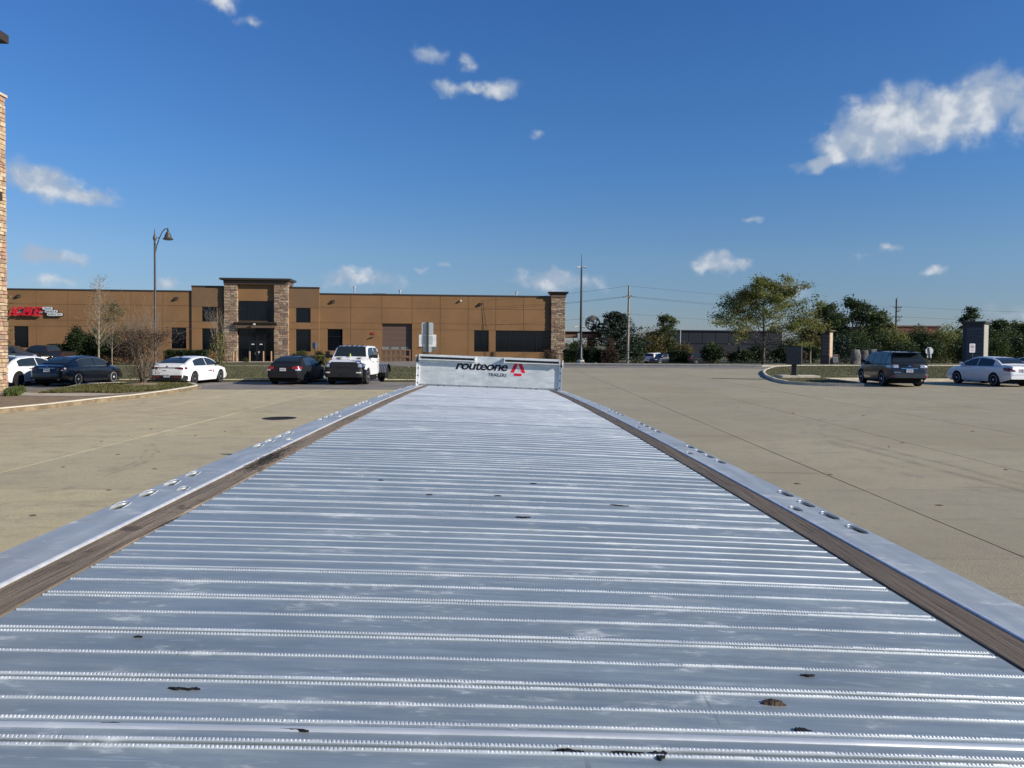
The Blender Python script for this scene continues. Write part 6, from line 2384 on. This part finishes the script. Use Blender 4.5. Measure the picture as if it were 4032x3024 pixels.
# doors on the left-hand (local -x) face and the front
for i in range(4):
    for j in range(3):
        z0 = zt_ - .06 - (i + 1) * hz_ * .13
        dr = MB().box(-.412, -.401, -.33 + j * .22, -.13 + j * .22, z0, z0 + hz_ * .115).build('door', m_mdoor, bxo)
        MB().box(-.420, -.413, -.26 + j * .22, -.20 + j * .22, z0 + .03, z0 + .06).build('lock', m_clear, dr)
for j in range(2):
    dr = MB().box(-.412, -.401, -.33 + j * .33, -.02 + j * .33, zb_ + .04, zb_ + hz_ * .36).build('parcel_door', m_mdoor, bxo)
    MB().box(-.420, -.413, -.20 + j * .33, -.13 + j * .33, zb_ + .12, zb_ + .19).build('lock', m_clear, dr)
MB().box(-.37, .37, -.372, -.361, zb_ + .03, zt_ - .03).build('back_panel', m_mdoor, bxo)

# fire hydrant
hp = on(308, 84)
hy = thing('fire_hydrant', 'red fire hydrant just behind the black sedan roof', 'hydrant', hp, 0)
m_hy = M('hydrant_red', (.55, .02, .03), .4, coat=.3)
MB().lathe([(.17, 0), (.17, .06), (.11, .08), (.11, .62), (.15, .64), (.15, .70), (.13, .80), (.07, .90), (.03, .94), (.03, 1.0)], 14).build('barrel', m_hy, hy, 40)
for sd_ in (-1, 1):
    MB().tube([(sd_ * .1, 0, .56), (sd_ * .22, 0, .56)], .06, 8).tube([(sd_ * .22, 0, .56), (sd_ * .25, 0, .56)], .075, 8).build('outlet', m_hy, hy)
MB().tube([(0, -.1, .52), (0, -.25, .52)], .085, 10).build('pumper_outlet', m_hy, hy)
# green utility cabinet by the stone pier
up = on(38, 46)
ub = thing('utility_cabinet', 'pale green utility cabinet partly behind the stone pier', 'cabinet', up, 0)
MB().box(-.4, .1, -.3, .3, -.1, 1.32).build('housing', M('cabinet_green', (.26, .40, .26), .5), ub)
MB().box(-.42, .12, -.32, .32, 1.321, 1.36).build('lid', M('cabinet_green', (.26, .40, .26), .5), ub)

# manhole cover and drain shadow plate on the lot
mp_ = G(1100, 1647)
mh = thing('manhole_cover', 'round dark iron manhole cover set in the concrete lot', 'manhole', (mp_.x, mp_.y, gz(mp_.x, mp_.y)), 0)
mh.rotation_euler = (0, -math.atan(TILT), 0)
MB().lathe([(.46, -.006), (.46, .005), (.44, .007), (.43, .002), (.0, .002)], 28).build('frame', M('iron', (.035, .03, .028), .7, .5), mh)
for i in range(-3, 4):
    L__ = math.sqrt(max(.01, .16 - (i * .115) ** 2))
    MB().box(-L__, L__, i * .115 - .02, i * .115 + .02, .0021, .006).build('tread_bar', MATS['iron'], mh)

# wheel stop before the right kerb nose, parcels of leaf litter on the lot
m_leafd = M('dead_leaf', (.12, .065, .03), .9)
rn = random.Random(31)
for i, (px, py) in enumerate(((400, 1738), (464, 1790), (886, 1700), (625, 1780), (430, 1930), (610, 1847), (250, 1840), (132, 2030), (770, 1715), (595, 1690), (2907, 1604), (3123, 1626), (3125, 1630), (3400, 1637), (3555, 1744), (3270, 1870), (3140, 1905), (3500, 1760), (3700, 1990), (3960, 1850), (3830, 1700))):
    p = G(px, py)
    blob('fallen_leaf', (p.x, p.y, gz(p.x, p.y)), rn.uniform(.03, .06), rn.uniform(.02, .04), .012, m_leafd, 'dry brown leaf lying by itself on the bare concrete lot', 'leaf', 7, 'dry leaves blown over the lot')

# granite boulders
m_rock = M('granite', (.16, .15, .135), .9, var=.35, scale=2.4, bump=.9, bscale=6)


def boulder(label, px0, px1, py0, D_, seed, thick=.8, tilt_=0):
    a, b_ = on(px0, D_), on(px1, D_)
    w_ = b_.x - a.x
    top = at((px0 + px1) / 2, py0, D_).z - a.z
    rn_ = random.Random(seed)
    o = MB()
    vs_, fs_q = [], []
    n, m_ = 12, 7
    for i in range(m_):
        f = i / (m_ - 1)
        z_ = -.2 + (top + .2) * f
        k_ = 1 - .28 * f ** 3 - .10 * (1 - f)
        for j in range(n):
            t2 = 2 * math.pi * j / n
            ex = abs(math.cos(t2)) ** .6 * math.copysign(1, math.cos(t2))
            ey = abs(math.sin(t2)) ** .6 * math.copysign(1, math.sin(t2))
            r1 = 1 + rn_.uniform(-.09, .09)
            vs_.append((w_ / 2 * ex * k_ * r1 + tilt_ * f * w_, thick / 2 * ey * k_ * r1, z_ + rn_.uniform(-.05, .05)))
    for i in range(m_ - 1):
        for j in range(n):
            fs_q.append((i * n + j, i * n + (j + 1) % n, (i + 1) * n + (j + 1) % n, (i + 1) * n + j))
    fs_q += [tuple(range(n - 1, -1, -1)), tuple(range((m_ - 1) * n, m_ * n))]
    ob = o.add(vs_, fs_q).build('boulder', m_rock, None, 35)
    ob.location = ((a.x + b_.x) / 2, D_, a.z)
    return tag(ob, label, 'boulder', 'granite boulders on the verge')


boulder('flat-topped granite boulder nearest the brown sign tower', 3349, 3386, 1377, 79, 1, 1.0, .03)
boulder('middle granite boulder wedged between two others', 3386, 3418, 1380, 80, 2, 1.0)
boulder('rounded granite boulder showing above the SUV bonnet', 3412, 3452, 1376, 82, 3, 1.2)
# ================================================================== trees, hedges, shrubs
m_bark = M('bark', (.115, .092, .070), .95, var=.3, scale=8, bump=.6, bscale=25)
m_barkpale = M('bark_pale', (.27, .225, .165), .95, var=.25, scale=8, bump=.5)
m_twig = M('twig', (.17, .135, .10), .95, var=.25)
LM = {
    'dark': leafmat('leaf_dark', (.018, .036, .012), (.070, .098, .030), None, .5, .3),
    'mid': leafmat('leaf_mid', (.030, .052, .015), (.115, .140, .042), (.15, .14, .04), .5, .35),
    'olive': leafmat('leaf_olive', (.075, .105, .026), (.27, .27, .075), (.38, .29, .075), .45, .45),
    'autumn': leafmat('leaf_autumn', (.065, .062, .020), (.22, .18, .06), (.20, .12, .042), .5, .35),
    'spruce': leafmat('leaf_spruce', (.010, .024, .016), (.035, .058, .034), None, .8, .1),
    'brown': leafmat('leaf_brown', (.040, .028, .020), (.13, .082, .052), None, .8),
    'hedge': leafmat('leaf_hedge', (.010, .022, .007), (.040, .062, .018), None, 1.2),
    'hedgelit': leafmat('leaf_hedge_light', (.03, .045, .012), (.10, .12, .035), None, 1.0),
    'pale': leafmat('leaf_pale', (.08, .085, .025), (.25, .22, .08), None, .9),
}


def leaves(vs, fs, rn, c, n, spread, size):
    for _ in range(n):
        p = Vector((c[0] + rn.gauss(0, spread[0]), c[1] + rn.gauss(0, spread[1]), c[2] + rn.gauss(0, spread[2])))
        a = Vector((rn.gauss(0, 1), rn.gauss(0, 1), rn.gauss(0, .7)))
        if a.length < .1:
            continue
        a.normalize()
        b_ = a.cross(Vector((rn.gauss(0, 1), rn.gauss(0, 1), rn.gauss(0, 1))))
        if b_.length < .05:
            continue
        b_.normalize()
        s_ = size * rn.uniform(.6, 1.35)
        o = len(vs)
        vs += [p - a * s_, p + b_ * s_ * .55, p + a * s_, p - b_ * s_ * .55]
        fs.append((o, o + 1, o + 2, o + 3))


def limb(mb, rn, p, d, ln, r_, depth, tips, wob=.25, rise=.1, kids=3, cut=.62):
    pts = [p.copy()]
    n = 4
    q = p.copy()
    dd = d.normalized()
    for i in range(n):
        dd = (dd + Vector((rn.gauss(0, wob), rn.gauss(0, wob), rn.gauss(0, wob * .6) + rise))).normalized()
        q = q + dd * ln / n
        pts.append(q.copy())
    mb.tube(pts, [max(.004, r_ * (1 - .7 * i / n)) for i in range(n + 1)], 6 if r_ > .03 else 4, False)
    if depth == 0:
        tips += [(x, dd) for x in pts[2:]]
        return
    for k_ in range(kids):
        f = rn.uniform(.45, 1.0)
        i = min(n - 1, int(f * n))
        s_ = pts[i].lerp(pts[i + 1], f * n - i)
        side = Vector((rn.gauss(0, 1), rn.gauss(0, 1), rn.gauss(0, .5)))
        nd = (dd * .8 + side.normalized() * .75).normalized()
        limb(mb, rn, s_, nd, ln * cut * rn.uniform(.8, 1.2), r_ * .5, depth - 1, tips, wob, rise, kids, cut)
    tips.append((pts[-1], dd))


def tree(label, px, D, top, wpx, mat, nleaf, lsize, name='tree', cat='tree', trunk_f=.25, style='round', seed=1, group=None, bark=None, base_lift=0.0, nl=9, tr=None, dens=None, nlimb=None, flat=.62, sprd=.035):
    rn = random.Random(seed * 77 + int(px))
    b = on(px, D)
    h = at(px, top, D).z - b.z
    w_ = wpx / FPX * D
    t_ = thing(name, label, cat, (b.x, b.y, b.z + base_lift), 0, group)
    h -= base_lift
    tm = MB()
    tips = []
    tr = tr or max(.06, h * .018)
    zt0 = h * trunk_f
    pts = [Vector((0, 0, -.15)), Vector((rn.uniform(-.05, .05), 0, zt0 * .6)), Vector((rn.uniform(-.08, .08), 0, zt0)), Vector((rn.uniform(-.2, .2), rn.uniform(-.2, .2), h * .62)), Vector((rn.uniform(-.3, .3), 0, h * .9))]
    tm.tube(pts, [tr * 1.35, tr, tr * .85, tr * .4, tr * .1], 9)
    vs, fs = [], []
    if style == 'conifer':
        k_ = 0
        z_ = h * .04
        while z_ < h * .99:
            f = z_ / h
            rad = w_ / 2 * (1 - f) ** .6 * rn.uniform(.8, 1.15) + .1
            for q in range(7):
                a = rn.uniform(0, 6.283)
                L_ = rad * rn.uniform(.7, 1.1)
                d = Vector((math.cos(a), math.sin(a), rn.uniform(-.05, .35)))
                e = Vector((0, 0, z_)) + d * L_
                tm.tube([(0, 0, z_), tuple(Vector((0, 0, z_)) + d * L_ * .5 + Vector((0, 0, -.05))), tuple(e)], [.03, .02, .006], 4, False)
                for s_ in range(5):
                    c_ = Vector((0, 0, z_)).lerp(e, .25 + .75 * s_ / 4)
                    leaves(vs, fs, rn, c_, max(1, int(nleaf / (7 * 5 * 22))), (.10 + L_ * .07, .10 + L_ * .07, .09), lsize)
            z_ += h / 22
    else:
        if style == 'spread':
            angs, el, cut = 11, (.12, .55), .6
        elif style == 'upright':
            angs, el, cut = 9, (.9, 1.8), .6
        else:
            angs, el, cut = 10, (.25, 1.1), .6
        nq = nlimb or angs + 4
        for q in range(nq):
            f = q / (nq - 1)
            z_ = zt0 + (h * .86 - zt0) * f
            i0 = Vector((pts[2].x * (1 - f), 0, z_))
            a = q * 2.4 + rn.uniform(-.4, .4)
            if style == 'spread':
                prof = 1.0 if f < .25 else (1 - (f - .25) / .75 * .68)
            else:
                prof = max(.25, math.sqrt(max(0, 1 - (f * 1.55 - .62) ** 2)))
            reach = w_ / 2 * prof * rn.uniform(.75, 1.05)
            e_ = rn.uniform(*el)
            d = Vector((math.cos(a), math.sin(a), e_))
            limb(tm, rn, i0, d, reach * .72, tr * .42 * (1 - f * .6), 2, tips, .16, .05, 3, .52)
        if nleaf:
            per = nleaf / max(1, len(tips))
            for p, d in tips:
                if p.z > h * 1.04 or rn.random() < (dens or 0.0):
                    continue
                k_ = int(per) + (1 if rn.random() < per - int(per) else 0)
                sp2 = (.16 + w_ * sprd)
                leaves(vs, fs, rn, p, k_, (sp2, sp2, sp2 * flat), lsize)
    tm.build('trunk', bark or m_bark, t_, 50)
    if vs:
        MB().add(vs, fs).build('crown', mat, t_, smooth='leaf')
    return t_


def bush(label, px, D, top, wpx, mat, nleaf, lsize, name='shrub', cat='shrub', seed=1, group=None, depth_f=.8, z0f=0.0, core=None, bot=None):
    """rounded shrub: leaves through the outer volume of several lobes, stems inside"""
    rn = random.Random(seed * 31 + int(px))
    b = on(px, D)
    h = at(px, top, D).z - b.z
    w_ = wpx / FPX * D
    t_ = thing(name, label, cat, b, 0, group)
    vs, fs = [], []
    lobes = []
    for i in range(6):
        a = rn.uniform(0, 6.28)
        rr_ = rn.uniform(.1, .5)
        lobes.append((math.cos(a) * rr_ * w_ * .5, math.sin(a) * rr_ * w_ * .5 * depth_f, h * rn.uniform(.42, .68), w_ * rn.uniform(.24, .36), h * rn.uniform(.30, .42)))
    lobes.append((0, 0, h * .6, w_ * .34, h * .42))
    lobes.append((0, 0, h * .28, w_ * .46, h * .32))
    sm = MB()
    for lx, ly, lz, lr, lh in lobes:
        sm.tube([(lx * .15, ly * .15, -.1), (lx * .6, ly * .6, lz * .5), (lx, ly, lz + lh * .5)], [.05, .035, .01], 5, False)
        for _ in range(nleaf // len(lobes)):
            d = Vector((rn.gauss(0, 1), rn.gauss(0, 1), rn.gauss(0, 1))).normalized() * rn.uniform(.55, 1.06)
            z_ = lz + d.z * lh
            if z_ < .02:
                continue
            leaves(vs, fs, rn, (lx + d.x * lr, ly + d.y * lr * depth_f, z_), 1, (.04, .04, .04), lsize)
    sm.build('stems', m_bark, t_)
    MB().add(vs, fs).build('foliage', mat, t_, smooth='leaf')
    return t_


def hedge(label, px0, px1, D, top, dep, mat, nleaf, lsize, seed=1, name='hedge', bot=0.0, soft=.12, group=None):
    """clipped hedge: a box of leaves, denser at the surface, with stems"""
    rn = random.Random(seed * 13 + int(px0))
    a, b_ = on(px0, D), on(px1, D)
    h = at((px0 + px1) / 2, top, D).z - a.z
    w_ = b_.x - a.x
    t_ = thing(name, label, 'hedge', ((a.x + b_.x) / 2, D, a.z), 0, group)
    vs, fs = [], []
    for _ in range(nleaf):
        x, y, z_ = rn.uniform(-1, 1), rn.uniform(-1, 1), rn.uniform(0, 1)
        k_ = rn.random()
        if k_ < .5:
            y = -1 + abs(rn.gauss(0, soft))
        elif k_ < .8:
            z_ = 1 - abs(rn.gauss(0, soft * .7))
        elif k_ < .9:
            x = math.copysign(1 - abs(rn.gauss(0, soft)), x)
        e = max(0, (abs(x) - .88) / .12)
        if e > 0 and z_ > 1 - .14 * e:
            z_ -= .16 * e
        leaves(vs, fs, rn, (x * w_ / 2, y * dep / 2, max(.02, z_ * h)), 1, (.05, .05, .04), lsize)
    MB().add(vs, fs).build('foliage', mat, t_, smooth='leaf')
    sm = MB()
    for i in range(max(3, int(w_ / .8))):
        x = -w_ / 2 + w_ * (i + .5) / max(3, int(w_ / .8))
        sm.tube([(x, 0, -.1), (x + rn.uniform(-.1, .1), 0, h * .55)], [.05, .02], 5, False)
        for q in range(4):
            sm.tube([(x, 0, h * .25), (x + rn.uniform(-.4, .4), rn.uniform(-.4, .4) * dep, h * rn.uniform(.6, .92))], [.02, .006], 4, False)
    sm.build('stems', m_bark, t_)
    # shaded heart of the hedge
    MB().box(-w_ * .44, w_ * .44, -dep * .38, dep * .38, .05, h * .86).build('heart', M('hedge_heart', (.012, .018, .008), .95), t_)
    return t_


# --- honey locust and its companions, right of centre
tree('wide sparse honey locust turning olive-yellow on the far verge', 3006, 76, 1098, 470, LM['olive'], 24000, .092, 'honey_locust', trunk_f=.17, style='spread', seed=5, bark=m_bark, tr=.15, nlimb=34, flat=.45, sprd=.014)
tree('small yellowing tree with pale trunk left of the brown sign tower', 3190, 83, 1252, 118, LM['autumn'], 4200, .10, trunk_f=.33, seed=2, bark=m_barkpale, tr=.08)
tree('broad dark spruce behind the globe and utility pole', 2420, 97, 1226, 300, LM['spruce'], 17000, .12, 'spruce_tree', style='conifer', seed=3)
bush('thin rust-brown dying evergreen beside the clipped hedge', 2406, 86.5, 1330, 46, LM['brown'], 1500, .07, 'dying_evergreen', 'tree', 3)
tree('light green tree with a slim dark trunk above the lower lot', 2624, 124, 1232, 110, LM['mid'], 4200, .14, trunk_f=.3, seed=8, tr=.1)
bush('dark green bush under the brown canopy', 2275, 106, 1340, 120, LM['dark'], 2600, .12, seed=2)
bush('olive bush between the spruce and the slim light tree', 2545, 124, 1285, 180, LM['autumn'], 4600, .14, seed=4)
bush('dark bush low at the foot of the utility pole', 2505, 97, 1335, 80, LM['dark'], 2200, .11, seed=9)
bush('brownish shrub at the corner of the dark warehouse', 2690, 124, 1345, 110, LM['autumn'], 2200, .12, seed=5)
bush('grey-green bush in front of the slim light tree', 2625, 126, 1322, 140, LM['mid'], 2600, .12, seed=15)
hedge('square dark clipped hedge before the parked black SUV', 2636, 2706, 92, 1382, 1.6, LM['hedge'], 4000, .07, 3, group='clipped hedges')
bush('dark rounded bush with a lighter top left of the honey locust', 2810, 86, 1352, 108, LM['hedge'], 4600, .09, seed=6)
bush('yellow-topped bush rising behind the dark rounded bush', 2806, 90, 1344, 66, LM['olive'], 1500, .09, seed=7)
bush('brown low shrub between the honey locust and the dark bush', 2880, 92, 1382, 56, LM['brown'], 1100, .08, seed=8)
bush('low dark shrub directly behind the honey locust trunk', 2930, 92, 1376, 110, LM['hedge'], 3400, .09, seed=9)
bush('wide dark shrub right of the honey locust trunk', 3082, 88, 1366, 160, LM['hedge'], 5000, .09, seed=10)
bush('tall dark shrub left behind the honey locust', 2985, 94, 1358, 130, LM['hedge'], 4000, .1, seed=11)
bush('dark mixed shrub behind the cluster mailbox', 3150, 86, 1380, 60, LM['brown'], 1200, .08, seed=13)

# --- tree belt at the right edge
belt = [
    ('tall dark green tree behind the brown sign tower', 3262, 122, 1198, 170, 'dark', 9000, .16),
    ('tallest dark green tree of the belt, broad round crown', 3356, 126, 1186, 190, 'dark', 10000, .16),
    ('dark green tree sloping down towards the dark utility pole', 3446, 120, 1222, 150, 'mid', 8000, .16),
    ('grey-leaved half bare tree left of the dark utility pole', 3500, 112, 1262, 90, 'autumn', 1700, .14),
    ('single dark green tree above the grey sign tower', 3820, 128, 1206, 110, 'dark', 6000, .15),
    ('dark tree close to the right of the grey sign tower', 3935, 112, 1262, 120, 'dark', 6000, .15),
    ('dark green tree beyond the white saloon roof', 4010, 114, 1270, 130, 'mid', 6000, .15),
    ('dark tree at the end of the belt', 4110, 112, 1266, 140, 'dark', 5000, .16),
]
for i, (lb, px, D, top, wp, lm, nl_, ls) in enumerate(belt):
    tree(lb, px, D, top, wp, LM[lm], nl_, ls, trunk_f=.10, seed=20 + i, group='trees of the far belt', nlimb=24)
shr = [
    ('olive shrub at the foot of the dark utility pole', 3535, 104, 1288, 140, 'olive', 3200, .12),
    ('mixed green shrub right of the dark utility pole', 3620, 105, 1282, 130, 'mid', 3200, .12),
    ('tall olive-brown shrub left of the grey sign tower', 3722, 103, 1272, 150, 'olive', 3800, .12),
    ('green shrub low between the sign towers', 3470, 104, 1300, 120, 'mid', 2600, .12),
    ('dark shrub behind the granite boulders', 3395, 92, 1352, 130, 'dark', 2600, .10),
    ('dark low spruce-like shrub right of the brown sign tower', 3310, 95, 1320, 110, 'spruce', 2600, .10),
    ('green shrub under the tallest tree of the belt', 3390, 108, 1290, 130, 'mid', 2600, .13),
    ('dark green shrub behind the bright octagonal sign', 3668, 98, 1335, 130, 'dark', 2600, .11),
    ('dark shrub close behind the grey sign tower', 3790, 100, 1320, 140, 'dark', 2600, .12),
    ('green shrub right of the grey sign tower', 3925, 98, 1320, 130, 'mid', 2600, .12),
    ('dark green shrub at the belt end behind the white saloon', 4020, 99, 1318, 130, 'dark', 2600, .12),
    ('low green shrub below the olive shrub by the pole', 3560, 97, 1340, 130, 'dark', 2400, .11),
    ('low dark shrub left below the belt near the brown tower', 3440, 98, 1345, 110, 'dark', 2200, .11),
]
for i, (lb, px, D, top, wp, lm, nl_, ls) in enumerate(shr):
    bush(lb, px, D, top, wp, LM[lm], nl_, ls, seed=40 + i, group='shrubs of the far belt')
for i, (lb, px, D, top, wp, lm, nl_, ls) in enumerate((
    ('olive shrub filling the gap before the red warehouse left of the pole', 3500, 108, 1292, 130, 'olive', 3000, .13),
    ('dark shrub below the red warehouse wall', 3590, 110, 1302, 150, 'dark', 3000, .13),
    ('yellowish shrub beside the bright octagonal sign', 3690, 106, 1290, 140, 'autumn', 3000, .13),
    ('dark shrub left behind the grey sign tower', 3760, 108, 1284, 130, 'mid', 3000, .13),
    ('dark shrub between the grey sign tower and the belt end', 3900, 106, 1290, 120, 'dark', 3000, .13),
    ('tall green shrub above the white saloon boot', 3985, 106, 1296, 130, 'mid', 3000, .13),
    ('dark shrub between brown sign tower and boulders', 3330, 106, 1300, 150, 'dark', 3000, .13),
    ('dark shrub beneath the yellowing tree', 3200, 98, 1345, 130, 'dark', 2600, .11),
    ('dark shrub far behind the honey locust to its right', 3110, 110, 1330, 150, 'mid', 2800, .13))):
    bush(lb, px, D, top, wp, LM[lm], nl_, ls, seed=80 + i, group='shrubs of the far belt')
# further trees closing the belt behind
for i, (px, D, top, wp) in enumerate(((3180, 150, 1290, 160), (3560, 170, 1300, 170), (3690, 165, 1300, 170), (3240, 140, 1290, 140), (2560, 150, 1325, 150))):
    bush(['dim green thicket behind the yellowing tree', 'dim thicket before the red warehouse left side', 'dim thicket before the red warehouse right side', 'dim thicket between the yellowing tree and tall dark tree', 'dim thicket behind the olive bush'][i], px, D, top, wp, LM['dark'], 2400, .17, 'thicket', 'shrub', 60 + i)

# --- plants around the warehouse
hedge('long low clipped hedge beside the dark pickups', 196, 262, 78, 1356, 1.5, LM['hedge'], 2600, .08, 1, group='clipped hedges')
bush('tall dark evergreen bush left of the leafless tree', 302, 78, 1283, 104, LM['hedge'], 7000, .085, seed=3)
bush('dark evergreen bush behind the leafless tree trunk', 372, 79, 1296, 130, LM['hedge'], 6000, .085, seed=4)
bush('dark brownish bush right of the leafless tree trunk', 440, 78, 1312, 130, LM['hedge'], 6000, .085, seed=5)
bush('maroon-tinged bush beside the lamp post', 520, 77, 1326, 130, LM['brown'], 6000, .08, seed=6)
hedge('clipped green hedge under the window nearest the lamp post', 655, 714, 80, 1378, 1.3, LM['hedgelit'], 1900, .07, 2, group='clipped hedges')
hedge('dark clipped hedge in front of the left tower wing', 706, 822, 79, 1379, 1.4, LM['hedge'], 3000, .07, 3, group='clipped hedges')
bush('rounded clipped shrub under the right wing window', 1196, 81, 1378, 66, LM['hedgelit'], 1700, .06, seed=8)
bush('small rounded clipped shrub next to the right wing corner', 1257, 81, 1380, 46, LM['hedge'], 1200, .06, seed=9)
bush('wide rounded clipped shrub in front of the right tower pier', 1165, 80, 1390, 60, LM['hedge'], 1300, .06, seed=19)
hedge('row of light green ornamental grass behind the matte black sedan', 1215, 1288, 73, 1401, 1.0, LM['pale'], 2200, .07, 4, 'grass_row')
bush('low dark plant at the glass door bollard', 968, 83, 1406, 28, LM['dark'], 500, .05, seed=10)
bush('bare brown shrub at the foot of the end pier', 2165, 85.5, 1372, 100, LM['brown'], 1500, .06, seed=11)
hedge('clipped hedge between the end pier and the tall pole', 2218, 2292, 86, 1376, 1.6, LM['hedge'], 3000, .07, 5, group='clipped hedges')
hedge('broad clipped hedge right of the tall pole', 2290, 2368, 87, 1376, 1.7, LM['hedge'], 3400, .07, 6, group='clipped hedges')
hedge('brown-tinged clipped hedge beside the dying evergreen', 2362, 2432, 86.6, 1378, 1.6, LM['brown'], 2400, .07, 7, group='clipped hedges')
tree('young tree with yellow-green leaves peeping past the stone pier', 6, 62, 1122, 66, LM['pale'], 700, .08, trunk_f=.3, seed=12, tr=.06)


# --- leafless and thinly leaved small trees on the left
def bare_tree(label, px, D, top, wpx, seed, bark, leaf=None, nleaf=0, ls=.06, stems=1, lift=0.0, fine=3, lowleaf=None, name='leafless_tree', cat='tree', up=1.6, skirt=0):
    rn = random.Random(seed)
    b = on(px, D)
    b.z += lift
    h = at(px, top, D).z - b.z
    w_ = wpx / FPX * D
    t_ = thing(name, label, cat, b, 0)
    mb_ = MB()
    tips = []
    if stems == 1:
        tr = .085
        pts = [Vector((0, 0, -.15)), Vector((.02, 0, h * .3)), Vector((.05, 0, h * .6)), Vector((.1, 0, h))]
        mb_.tube(pts, [tr, tr * .75, tr * .45, .012], 8)
        for q in range(44):
            f = .22 + .75 * q / 43
            a = q * 2.4 + rn.uniform(-.5, .5)
            reach = w_ / 2 * (1.05 if f < .45 else 1.05 - (f - .45) * 1.35) * rn.uniform(.7, 1.1)
            d = Vector((math.cos(a), math.sin(a), up * rn.uniform(.6, 1.3) * (.35 + f)))
            limb(mb_, rn, Vector((.08 * f, 0, h * f)), d, reach * 1.15, .022 * (1.1 - f), 2, tips, .10, .06, fine, .6)
    else:
        for q in range(stems):
            a = q * 6.283 / stems + rn.uniform(-.3, .3)
            sp3 = w_ / 2 * rn.uniform(.15, .95)
            e = Vector((math.cos(a) * sp3, math.sin(a) * sp3, h * rn.uniform(.4, .62)))
            m1 = Vector((e.x * .35, e.y * .35, e.z * .5))
            mb_.tube([(math.cos(a) * .07, math.sin(a) * .07, -.1), m1, e], [.026, .019, .010], 6, False)
            for k_ in range(4):
                d = Vector((e.x * rn.uniform(.2, 1.3) + rn.gauss(0, .25), e.y + rn.gauss(0, .25), h * rn.uniform(.35, .55)))
                s0 = m1.lerp(e, rn.uniform(.2, 1))
                limb(mb_, rn, s0, d, h * rn.uniform(.28, .5), .009, 1, tips, .10, .10, fine, .6)
    mb_.build('branches', bark, t_, 50)
    if nleaf:
        vs, fs = [], []
        src = [p for p, d in tips if (lowleaf is None or (lowleaf[0] * h <= p.z <= lowleaf[1] * h and (len(lowleaf) < 3 or p.x > lowleaf[2] * w_)))]
        for _ in range(nleaf):
            if not src:
                break
            p = rn.choice(src)
            leaves(vs, fs, rn, p, 1, (.10, .10, .10), ls)
        for _ in range(skirt):
            a = rn.uniform(0, 6.283)
            zz = rn.uniform(.06, .58)
            rr_ = w_ * .42 * math.sqrt(max(0.02, 1 - ((zz - .3) / .3) ** 2)) * rn.uniform(.3, 1)
            leaves(vs, fs, rn, (rr_ * math.cos(a), rr_ * math.sin(a), zz * h), 1, (.08, .08, .08), ls)
        MB().add(vs, fs).build('foliage', leaf, t_, smooth='leaf')
    return t_


bare_tree('slender leafless tree with a pale trunk behind the black sedan', 388, 60, 1098, 132, 3, m_barkpale, LM['brown'], 260, .05, 1, up=2.0)
bare_tree('thinly leaved brown tree leaning right of the leafless tree', 440, 63, 1185, 120, 9, m_twig, LM['autumn'], 2400, .06, 1, lowleaf=(.2, .95))
bare_tree('many-stemmed leafless bush on the kerbed island', 562, 35.2, 1214, 178, 5, m_twig, LM['brown'], 3200, .032, 16, .16, 4, (.1, .7), 'leafless_bush', 'bush', skirt=1900)
bare_tree('pale forked sapling with yellow-green leaves below, before the stone tower', 862, 60, 1208, 90, 14, m_barkpale, LM['pale'], 1500, .065, 5, 0, 3, (.0, .62), 'sapling', 'tree', skirt=1500)
# mound of soil around the bush
q = on(562, 35.2)
mo = MB().lathe([(1.15, 0), (.9, .06), (.55, .12), (.15, .16), (.02, .165)], 20).build('soil_mound', MATS['dirt'], None, 60)
mo.location = (q.x, q.y, gz(q.x, q.y) + .12)
tag(mo, 'low mound of soil under the many-stemmed leafless bush', 'soil')
